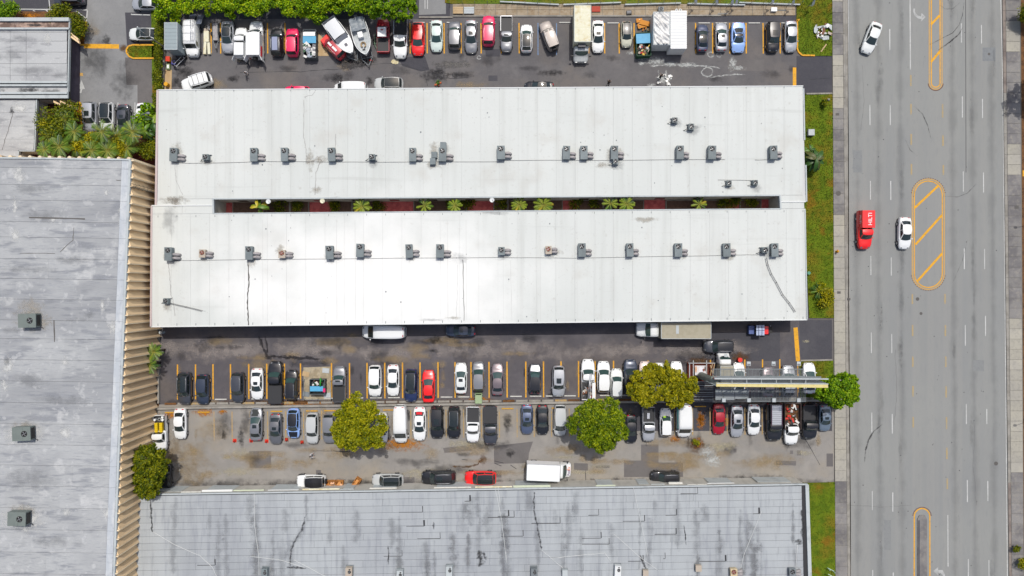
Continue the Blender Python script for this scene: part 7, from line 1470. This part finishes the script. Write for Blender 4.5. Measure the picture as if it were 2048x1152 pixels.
# cones
for i, (x, y) in enumerate(((468, 882), (501, 882), (532, 883), (572, 880), (603, 885))):
    r = E('traffic_cone', PV(x, y, .3, .012), 0, f'small orange red cone below the parked row, {ORD[i]} from the left', 'cone', 'orange cones below the dividing wall bays')
    O('base', MB().box(-.26, .26, -.26, .26, 0, .05), ORANGE if i < 3 else RUST, r); O('cone', MB().cyl((0, 0, .05), (.06 * (i % 2), 0, .75), .2, .04, 12), basic('cone_red', A(236, 50, 36), .5), r)
T(O('red_tub', MB().cyl((0, 0, 0), (0, 0, .7), .30, .34, 12), basic('cone_red', A(236, 50, 36), .5), None, PV(1480.5, 720, .7, .012)), 'round red barrel beside the yellow line above the billboard', 'barrel')
# wooden crates at lower building
def crate(x, y, w_, l_, h, rz, label):
    r = E('crate', PV(x, y, h, .012), rz, label, 'crate', 'wooden crates beside the lower building')
    for bx in ((-w_, -w_ + .06, -l_, l_), (w_ - .06, w_, -l_, l_), (-w_ + .06, w_ - .06, -l_, -l_ + .06), (-w_ + .06, w_ - .06, l_ - .06, l_)): O('side_board', MB().box(*bx, 0, h), CRATE, r)
    for k in range(4): xx = -w_ + .08 + k * (2 * w_ - .16) / 4; O('floor_slat', MB().box(xx, xx + (2 * w_ - .3) / 4, -l_ + .07, l_ - .07, .05, .09), CRATE, r)
    for k in range(10): O('carton', MB().box(-.16, .16, -.12, .12, 0, .2), random.choice([basic('carton_a', A(224, 160, 90), .8), basic('carton_b', A(240, 190, 150), .8), basic('carton_c', A(200, 130, 60), .8)]), r, (random.uniform(-w_ + .25, w_ - .25), random.uniform(-l_ + .25, l_ - .25), h - .25 + random.uniform(0, .1)), random.uniform(0, 3))
    return r
crate(661.5, 971, .66, .66, .7, 0, 'orange brown square crate right behind the white off road car'); crate(678.5, 971, .52, .66, .7, -.06, 'second crate filled with pale cartons, right of the orange brown one'); crate(712, 966, .42, .72, .8, -.6, 'tilted crate lying askew left of the light grey car')
r = E('carton_heap', PV(711, 977, .3, .012), 0, 'loose pale cartons under the tilted crate', 'debris')
for k in range(9): O('carton', MB().box(-.2, .2, -.14, .14, 0, .22), basic('carton_b', A(240, 190, 150), .8), r, (random.uniform(-.5, .5), random.uniform(-.3, .3), .0), random.uniform(0, 3))
r = E('motorcycle', PV(852, 977, .5, .012), 0, 'small white scooter parked beneath the large black suv', 'motorcycle'); O('body', MB().tube([(-.5, 0, .5), (0, 0, .62), (.45, 0, .7)], [.1, .16, .08], 8), GEL, r)
for s in (-.62, .62): O('wheel', MB().cyl((s, -.05, .28), (s, .05, .28), .28, n=14), TYRE, r)
O('handlebar', MB().tube([(.45, -.32, .95), (.5, 0, .9), (.45, .32, .95)], .025, 5), BLK, r)
# rubbish pad with blue lid in row A
pad = ST(O('concrete_pad', MB().prism(poly([(607, 735), (661, 733), (663, 799), (608, 800)]), 0, .05), layered('sandy_pad', A(188, 176, 150), [(1, (1, 1, 1), .4, .65, A(150, 136, 110), .7), (5, (1, 1, 1), .5, .7, A(120, 120, 112), .6)], .9)))
r, a, b = dumpster(634, 774, 30, 30, 0, 'grey dumpster with sky blue lid and pink bag on the sandy pad', basic('grey_dumpster_paint', A(90, 100, 104), .6), h=1.25)
O('lid', MB().box(-a + .1, a - .2, -.62, .12, 1.25, 1.32), LID, r); O('pink_bag', MB().box(a - .22, a + .12, -.75, -.2, 1.2, 1.36), basic('pink_cloth', A(226, 20, 110), .6), r); junk(r, -.8, .7, .3, 1.0, .95, 16, [JM[0], JM[2], JM[3], GREENM], (.1, .28), 'rubbish'); O('green_tube', MB().tube([(.5, .1, 1.35), (.55, 1.3, 1.35)], .12, 6), basic('bright_green', A(40, 150, 40), .6), r)
for k, (x, y) in enumerate(((613, 788), (655, 790), (612, 748), (652, 741))): T(O('pallet', MB().box(-.5, .5, -.35, .35, .05, .15), [GALV, M_TRIMG, WOODM, M_TRIMG][k], None, PV(x, y, 0, .0), random.uniform(-.3, .3)), ['grey pallet at the lower left of the sandy rubbish pad', 'pale pallet at the lower right of the sandy rubbish pad', 'wooden pallet at the upper left of the sandy rubbish pad', 'pale slab at the upper right of the sandy rubbish pad'][k], 'pallet')
m = MB()
for x0, y0, x1, y1 in ((608, 760, 608, 799), (608, 799, 662, 799), (662, 799, 662, 762)): m.bar(PV(x0, y0, .8, .85), PV(x1, y1, .8, .85), .05, .06)
for x, y in ((608, 760), (608, 799), (635, 799), (662, 799), (662, 762)): X, Y = P(x, y, .4); m.box(X - .04, X + .04, Y - .04, Y + .04, 0, .86)
T(O('rail_fence', m, GALV), 'low metal rail round the lower half of the sandy rubbish pad', 'fence')
r, a, b = dumpster(957, 797, 13, 20, 0, 'small pale green bin behind the grey suv at the dividing wall', basic('pale_green_bin', A(150, 176, 130), .6), h=1.0); O('lid', MB().box(-a, a, -b, b * .7, 1.0, 1.05), basic('pale_green_lid', A(160, 182, 138), .5), r)
# boats
def boat(px, py, L, B, deg, label, canopy, h=1.8, cabin=True):
    r = E('motor_boat', PV(px, py, h, 0), radians(deg), label, 'boat')
    def hw(f): return B / 2 * (.90 + .10 * min(1, f / .3)) if f < .5 else B / 2 * max(.02, (1 - ((f - .5) / .5) ** 2.3)) ** .75
    F = [0, .1, .2, .3, .4, .5, .6, .7, .78, .85, .9, .94, .97, .99, 1]; hull = MB(); vs = []
    for f in F: x = -L / 2 + f * L; w_ = hw(f); sh = 1.55 + .35 * f; vs += [(x, -w_, sh), (x, -w_ * .86, .9 + .3 * f), (x - .1 * f, 0, .55 + .6 * f ** 3), (x, w_ * .86, .9 + .3 * f), (x, w_, sh)]
    hull.add(vs, [(i * 5 + k, i * 5 + k + 1, (i + 1) * 5 + k + 1, (i + 1) * 5 + k) for i in range(len(F) - 1) for k in range(4)], 0, True); hull.add([vs[i] for i in range(5)], [(0, 1, 2, 3, 4)], 0); O('hull', fixn(hull.mesh('hull', [GEL])), parent=r)
    def deckf(f0, f1, dz, inset, mat, nme, crown=.0):
        fs_ = [f0 + (f1 - f0) * i / 14 for i in range(15)]; m = MB(); vs = []
        for f in fs_:
            w_ = max(.02, hw(f) - inset); x = -L / 2 + f * L
            for a in (-1, -.5, 0, .5, 1): vs.append((x, a * w_, 1.55 + .35 * f + dz + crown * (1 - a * a)))
        m.add(vs, [(i * 5 + k, (i + 1) * 5 + k, (i + 1) * 5 + k + 1, i * 5 + k + 1) for i in range(14) for k in range(4)], 0, True); return O(nme, fixn(m.mesh(nme, [mat])), parent=r)
    for s in (-1, 1): O('gunwale', MB().tube([(-L / 2 + f * L, s * hw(f), 1.56 + .35 * f) for f in F], .06, 6), GEL, r)
    if cabin:
        deckf(.60, .985, .03, .06, GEL, 'foredeck', .12); deckf(.0, .6, -.55, .15, JM[1], 'cockpit_floor')
        O('hatch', MB().box(L * .27 - .22, L * .27 + .22, -.2, .2, 1.98, 2.03), basic('smoked_hatch', (.10, .10, .12), .3), r)
        O('canopy', MB().grid(lambda u, v: (-L * .36 + L * .42 * u, (v - .5) * B * .84, 2.55 + .12 * sin(pi * v)), 4, 6), canopy, r)
        O('windscreen', MB().add([(L * .07, -B * .42, 2.5), (L * .07, B * .42, 2.5), (L * .15, B * .40, 1.85), (L * .15, -B * .40, 1.85)], [(0, 1, 2, 3)]), basic('grey_canvas_b', A(146, 150, 160), .4), r)
    else:
        deckf(.0, .97, -.35, .14, layered('cockpit_liner', A(200, 206, 208), [(2, (1, 1, 1), .45, .7, A(160, 168, 172), .6)], .7), 'cockpit_floor'); O('canopy', MB().grid(lambda u, v: (-L * .5 + L * .34 * u, (v - .5) * B * .86, 2.1 + .1 * sin(9 * u + 3 * v) + .08 * sin(11 * v)), 14, 12), canopy, r)
        O('console', MB().box(-.6, .2, -.35, .35, 1.3, 2.1), GEL, r)
        for k in range(6): O('rope', MB().tube([(L * .22 + .28 * cos(a) * (1 + .1 * k), .25 * sin(a) * (1 + .12 * k), 1.6 + .03 * k) for a in [i * pi / 5 for i in range(10)]], .035, 4), WOODM, r)
        O('hatch', MB().box(L * .33, L * .36, -.3, .1, 1.62, 1.66), BLK, r)
    O('outboard_motor', MB().box(-L / 2 - .5, -L / 2 - .05, -.22, .22, 1.0, 2.0), JM[1], r); return r
boat(679, 71, 6.2, 2.3, -54, 'white cabin boat with pale canopy lying across the dark red suv', basic('pale_canopy', (.62, .64, .66), .6), h=1.9)
boat(722, 73, 5.4, 2.45, -75, 'open white boat with grey tarpaulin and coiled rope, right of the cabin boat', layered('grey_tarpaulin', A(142, 152, 160), [(2, (1, 1, 1), .4, .65, A(180, 186, 190), .7)], .5), h=1.8, cabin=False)
def trailer(px, py, L, W_, deg, label, mat=GALV, deck=None):
    r = E('trailer', PV(px, py, .5, 0), radians(deg), label, 'trailer'); m = MB()
    for s in (-1, 1): m.bar((-L / 2, s * W_ / 2, .42), (L / 2 - .8, s * W_ / 2, .42), .08, .1); m.bar((L / 2 - .8, s * W_ / 2, .42), (L / 2 + .3, 0, .42), .08, .1)
    for k in range(4): x = -L / 2 + k * (L - .9) / 3; m.bar((x, -W_ / 2, .42), (x, W_ / 2, .42), .07, .08)
    O('frame', m, mat, r)
    for s in (-1, 1): O('wheel', PC['tyre'], parent=r, loc=(-.2, s * (W_ / 2 + .16), .34))
    O('tow_hitch', MB().box(L / 2 + .25, L / 2 + .5, -.08, .08, .4, .55), BLK, r)
    if deck: O('deck', MB().box(-L / 2, L / 2 - .9, -W_ / 2 + .05, W_ / 2 - .05, .52, .6), deck, r)
    return r
trailer(690, 87, 5.6, 1.6, -54, 'galvanised trailer under the white cabin boat'); trailer(727, 85, 6.4, 1.6, -77, 'trailer with red jack wheel under the open boat'); trailer(757, 84, 2.2, 1.2, -92, 'small green framed trailer below the red and white pickup', basic('dull_green', A(96, 130, 100), .6)); trailer(431, 70, 3.4, .75, -88, 'narrow trailer carrying a long grey cover', GALV, DUCT)
T(O('jack_wheel', MB().cyl((0, -.06, .2), (0, .06, .2), .2, n=12), basic('cone_red', A(236, 50, 36), .5), None, PV(742, 121, .2, .0)), 'small red jack wheel at the tip of the open boat trailer', 'wheel')
r = E('board_stack', PV(412, 82, .5, .0), 0, 'stack of pale boards on the ground beside the narrow trailer', 'boards')
for (x0, x1, y0, y1, z, rz) in ((-.35, .4, -.1, 1.5, .5, .0), (-.35, .05, -1.9, -.05, .45, -.05), (.12, .5, -1.9, -.2, .42, .05)): O('board', MB().box(x0, x1, y0, y1, z - .4, z), M_BOXC, r, rot=rz)
junk(r, -.5, .6, 1.6, 2.4, .1, 9, [JM[0], JM[1], JM[3], JM[5]], (.12, .35), 'scrap')
for k, (x, y, lab, mt) in enumerate(((383, 36, 'left of two leaning solar style panels behind the cargo van', (.05, .06, .10)), (399, 38, 'right of two leaning solar style panels behind the cargo van', (.10, .12, .17)))):
    r = E('panel', PV(x, y, 1.2, 0), 0, lab, 'panel'); O('sheet', MB().add([(-.4, -.9, 1.6), (.4, -.9, 1.6), (.25, .9, .3), (-.6, .9, .3)], [(0, 1, 2, 3)]), basic(f'dark_sheet_{k}', mt, .2), r); O('frame', MB().tube([(-.4, -.9, 1.62), (-.6, .9, .32), (.25, .9, .32), (.4, -.9, 1.62), (-.4, -.9, 1.62)], .03, 4), GALV, r)
r = E('pickup_truck', PV(766, 70, 1.0, 0), radians(90), 'maroon pickup with pale roof under the tree at the hedge end', 'pickup truck', ROWG['T'], (.9, .95, 1)); place_parts(car_parts('pickup', ''), r, PT['darkred']); O('roof_cover', MB().box(-.6, .9, -.66, .66, 1.86, 1.92), GEL, r)
# hand cart frame by the worker, mower
r = E('hand_cart', PV(358, 122, .6, .0), radians(52), 'white tubular cart frame leaning near the violet shirted person', 'hand cart')
m = MB()
for s in (-.25, .25): m.tube([(-.9, s, .75), (.9, s, .35)], .035, 6)
for t in (-.85, .1, .85): m.tube([(t, -.35, .55 - t * .2), (t, .35, .55 - t * .2)], .035, 6)
O('frame', m, GEL, r)
for s in (-.35, .35): O('wheel', MB().cyl((.95, s - .05, .25), (.95, s + .05, .25), .25, n=12), TYRE, r)
r = E('tool_box', PV(336, 118, .4, .0), 0, 'orange tool box by the left wall of the top lot', 'box'); O('case', MB().box(-.3, .3, -.35, .35, 0, .45), M_YEL, r); O('lid', MB().box(-.31, .31, -.36, .36, .45, .52), ORANGE, r)
r = E('bucket_stand', PV(336, 133, .4, .0), 0, 'pale green crate below the orange tool box', 'crate'); O('case', MB().box(-.25, .25, -.4, .4, 0, .4), basic('sage_green', A(140, 160, 110), .6), r); O('insert', MB().box(-.15, .15, -.25, .25, .4, .44), GEL, r)
T(O('plywood_ramp', MB().prism(poly([(329, 140), (344, 140), (343, 188), (328, 188)]), .0, .06), WOODM), 'sandy plywood strip along the left wall of the top lot', 'board'); T(O('orange_barrel', MB().cyl((0, 0, 0), (0, 0, .8), .3, n=12), M_YEL, None, PV(332, 168, .7, .0)), 'amber barrel at the upper left corner of the white roof', 'barrel')
T(O('round_post', MB().cyl((0, 0, 0), (0, 0, 1.0), .22, n=12), M_TRIMG, None, PV(322, 665, .8, .0)), 'round pale post at the lower left corner of the white building', 'post')
# small blue and red utility vehicle below the white building
r = E('utility_cart', PV(1516, 660, 1.2, .0), pi, 'small blue canopied cart with a red rear in the shadow edge of the white building', 'utility cart')
O('canopy', MB().grid(lambda u, v: (-.75 + 1.2 * u, -.75 + 1.5 * v, 1.75 + .1 * sin(pi * u) * sin(pi * v)), 6, 6), basic('pale_blue_canopy', A(190, 205, 235), .4), r)
for x in (-.35, .12): O('canopy_seam', MB().box(x - .025, x + .025, -.74, .74, 1.84, 1.87), PT['navy'], r)
O('canopy_seam', MB().box(-.74, .44, -.025, .025, 1.85, 1.88), PT['navy'], r)
O('hood', MB().box(.45, 1.25, -.6, .6, .4, 1.0), basic('mid_blue', A(90, 110, 170), .4), r); O('chassis', MB().box(-1.4, 1.2, -.5, .5, .25, .45), BLK, r); O('rear_box', MB().box(-1.5, -.85, -.55, .6, .4, 1.25), PT['red'], r); O('rear_rack', MB().box(-2.2, -1.5, -.5, .5, .4, .9), JM[3], r)
for x in (-1.2, .9):
    for s in (-.6, .6): O('wheel', MB().cyl((x, s - .09, .3), (x, s + .09, .3), .3, n=14), TYRE, r)
for x in (-.7, .4):
    for s in (-.65, .65): O('post', MB().cyl((x, s, .4), (x, s, 1.78), .025, n=6), BLK, r)
T(O('mower_handle', MB().bar(PV(1541, 651, .8, .8), PV(1542, 661, .8, .8), .06, .06), GEL), 'thin white bar behind the blue canopied cart', 'rail')
# ------------------------------------------------------------------ billboard
bb = E('billboard', PV(1398, 749, 0, 0), 0, 'long two sided billboard frame with catwalks on one pole, above the parked cars', 'billboard'); B0 = Vector(P(1398, 749, 0))
def BP(px, py, h): x, y = P(px, py, h); return (x - B0.x, y - B0.y, h)
STL = layered('painted_steel', A(128, 136, 128), [(1, (1, 1, 1), .4, .7, A(150, 150, 136), .6)], .6); STW = basic('pale_steel', A(196, 204, 208), .5); CRM = layered('cream_steel', A(232, 218, 150), [(2, (1, 1, 1), .45, .7, A(214, 196, 120), .6)], .6)
O('pole', MB().cyl((0, 0, 0), (0, 0, 8.2), .55, .5, 18), STL, bb); e0 = BP(1403, 753, 8.4); e1 = BP(1428, 765, 8.4)
O('cross_tube', MB().cyl((-.3, .2, 7.6), BP(1440, 762, 8.2), .62, .62, 18), STL, bb)
hb, ht = 6.5, 10.5
def beam(a, b, wd, hh, mat, nme): O(nme, MB().bar(a, b, wd, hh), mat, bb)
def grating(x0, x1, y0, y1, h, nme='catwalk'):
    a = BP(x0, y0, h); b = BP(x1, y1, h); m = MB(); yy_ = np.arange(min(a[1], b[1]), max(a[1], b[1]), .13)
    for y in yy_: m.box(a[0], b[0], y, y + .045, h, h + .04)
    for x in np.arange(a[0], b[0], .5): m.box(x, x + .04, min(a[1], b[1]), max(a[1], b[1]), h - .04, h)
    for y in (a[1], b[1]): m.box(a[0], b[0], y - .04, y + .04, h - .06, h + .05)
    O(nme, m, GALV, bb)
grating(1425, 1608, 738, 752, hb); grating(1502, 1612, 779, 803, hb)
# solid plates on the left half of the lower catwalk
for i, (x0, x1, y0, y1) in enumerate(((1431, 1445, 778, 789), (1445.6, 1469, 778, 789), (1431, 1469, 789.6, 800), (1470, 1484, 778, 789), (1484.6, 1498, 778, 789), (1470, 1498, 789.6, 798))):
    a = BP(x0, y1, hb); b = BP(x1, y0, hb); O('deck_plate', MB().box(a[0], b[0], a[1], b[1], hb - .1, hb), layered('deck_plate_grey', A(150, 156, 160), [(1, (1, 1, 1), .4, .7, A(130, 140, 138), .6)], .6), bb)
beam(BP(1428, 757, 9.5), BP(1655, 757.5, 9.5), .14, .3, STW, 'top_rail'); beam(BP(1428, 755, 9.4), BP(1642, 755, 9.4), .30, .08, GALV, 'top_walk'); beam(BP(1432, 769, ht + .6), BP(1655, 771.5, ht + .6), .50, .14, CRM, 'upper_beam'); beam(BP(1432, 766, ht + .5), BP(1655, 767.5, ht + .5), .1, .3, M_TRIMG, 'upper_trim')
# face panels of the north side seen edge-on, glassy grey
for i in range(7):
    x0 = 1444 + i * 29.5; a = BP(x0, 765, 9.6); b = BP(x0 + 29, 765, 9.6); c = BP(x0, 763.5, 8.0); m = MB().add([(a[0], a[1], 9.9), (b[0], b[1], 9.9), (b[0], b[1] + .12, 6.6), (a[0], a[1] + .12, 6.6), (a[0], a[1] - .08, 9.9), (b[0], b[1] - .08, 9.9), (b[0], b[1] + .04, 6.6), (a[0], a[1] + .04, 6.6)], [(0, 3, 2, 1), (4, 5, 6, 7), (0, 1, 5, 4), (0, 4, 7, 3), (1, 2, 6, 5)])
    O('face_panel', m, layered('poster_back', A(122, 132, 138), [(1, (1, 1, 1), .4, .7, A(140, 146, 150), .5)], .5), bb)
    if i < 6:
        for (y0, h0, y1, h1) in ((752, hb, 757, 9.5), (757, 9.5, 769, ht + .6), (779, hb, 771, ht + .4)): O('strut', MB().tube([BP(x0 + 20, y0, h0), BP(x0 + 20, y1, h1)], .05, 5), STW, bb)
    O('upright', MB().bar((a[0], a[1] - .25, 6.3), (a[0], a[1] - .1, 6.3), .1, 4.5), STL, bb)
# south side: open frame of uprights and rails
a = BP(1432, 771.5, ht + .4); b = BP(1655, 773.5, ht + .4)
for i in range(13):
    t = i / 12; X = a[0] + (b[0] - a[0]) * t; Y = a[1] + (b[1] - a[1]) * t; O('upright', MB().box(X - .05, X + .05, Y - .05, Y + .05, 6.4, ht + .5), STW, bb)
for z in (6.9, 8.1, 9.3): O('rail', MB().bar((a[0], a[1], z), (b[0], b[1], z), .07, .07), GALV, bb)
for x in (1496.5, 1546, 1596.5): O('arm', MB().tube([BP(x, 748, hb - .05), BP(x, 728, hb + .1)], .04, 5), GALV, bb); p = BP(x, 727, hb + .2); O('floodlight', MB().box(p[0] - .26, p[0] + .26, p[1] - .28, p[1] + .28, p[2], p[2] + .22), STW, bb); O('floodlight_lens', MB().box(p[0] - .2, p[0] + .2, p[1] - .24, p[1] - .02, p[2] + .222, p[2] + .23), LAMPW, bb)
for x in (1447, 1497, 1547, 1596.5): O('arm', MB().tube([BP(x, 785, hb - .05), BP(x, 799, hb + .1)], .04, 5), GALV, bb); p = BP(x, 800, hb + .2); O('floodlight', MB().box(p[0] - .24, p[0] + .24, p[1] - .26, p[1] + .26, p[2], p[2] + .22), STW, bb)
m = MB()
for x in range(1440, 1610, 12): m.tube([BP(x, 739, hb), BP(x, 739, hb + 1.0)], .02, 4)
m.tube([BP(1428, 739, hb + 1), BP(1606, 739, hb + 1)], .025, 4).tube([BP(1428, 739, hb + .5), BP(1606, 739, hb + .5)], .02, 4); O('guard_rail', m, GALV, bb)
O('beacon', MB().blob(BP(1431, 756, 8.9), .28, 0, 6, .2), basic('cone_red', A(236, 50, 36), .5), bb)
# slatted dark sheds / lean-to at the pole foot
r = E('slatted_canopy', (*P(1408, 785, 2.4), 0), 0, 'dark slatted canopy between the wide tree and the billboard', 'canopy')
for k in range(12): O('slat', MB().box(-1.55, 1.35, 1.5 - k * .26, 1.56 - k * .26, 2.35, 2.4), GALV if k % 2 else M_TRIMG, r)
O('backing', MB().box(-1.5, 1.3, -1.5, 1.6, 2.1, 2.15), basic('brown_black', A(70, 60, 62), .9), r)
for s in (-1.4, 1.25):
    for y in (-1.4, 1.5): O('post', MB().cyl((s, y, 0), (s, y, 2.1), .05, n=6), BLK, r)
r = E('junk_trailer', (*P(1404, 752, 1.0), 0), 0, 'open rusty framed trailer with a pictured panel left of the white cab truck', 'trailer')
O('bed', MB().box(-2.0, 1.9, -1.2, 1.9, .35, .45), layered('rusty_bed', A(120, 60, 44), [(3, (1, 1, 1), .4, .7, A(80, 44, 36), .7)], .9), r)
for (x0, y0, x1, y1) in ((-2, 1.9, 1.9, 1.9), (-1.3, -1.2, -1.3, 2.3), (.65, -1.2, .65, 2.3), (-1.85, -1.2, -1.85, 1.9), (1.5, 1.9, 1.0, -1.0), (1.8, 1.8, 1.45, -.6), (1.2, 1.6, 1.75, -.4)): O('rail', MB().bar((x0, y0, 1.05), (x1, y1, 1.05), .1, .08), WOODM if x0 > .7 else M_TRIMG, r)
for (x, y) in ((-1.9, 1.8), (1.8, 1.8), (-1.9, -1.1), (1.8, -1.1)): O('post', MB().box(x - .05, x + .05, y - .05, y + .05, 0, 1.05), RUST, r)
O('picture_panel', MB().box(-1.1, .5, .15, 1.55, 1.2, 1.25), basic('poster_white', A(226, 224, 226), .5), r)
for (x, y, rx2, ry2, c) in ((-.95, 1.0, .12, .5, A(220, 160, 110)), (-.2, .9, .3, .45, A(240, 240, 250)), (.15, .9, .14, .22, A(150, 80, 60)), (.38, 1.1, .1, .4, A(60, 40, 30)), (-.3, .22, .6, .06, A(60, 80, 120))): O('print', MB().cyl((x, y, 1.25), (x, y, 1.256), 1, n=14), basic('print_%d' % int(c[0] * 999), c, .5), r).scale = (rx2, ry2, 1)
for o_ in r.children:
    if o_.name.startswith('print'): v = [q.co.copy() for q in o_.data.vertices]; c = sum(v, Vector()) / len(v); sc = o_.scale.copy(); [setattr(q, 'co', Vector((c.x + (q.co.x - c.x) * sc.x, c.y + (q.co.y - c.y) * sc.y, q.co.z))) for q in o_.data.vertices]; o_.scale = (1, 1, 1)
# green bench-like frame in lower right grass
m = MB()
for y in (1136, 1148, 1160): m.bar(PV(1656, y, 1.0, 1.0), PV(1668, y + 6, 1.0, 1.0), .08, .08)
for x, y in ((1657, 1138), (1667, 1143), (1657, 1158)): X, Y = P(x, y, .5); m.box(X - .05, X + .05, Y - .05, Y + .05, 0, 1.0)
T(O('bike_rack', m, basic('white_green_metal', A(190, 220, 200), .5)), 'pale green metal frame on the lower right grass by the sidewalk', 'frame')
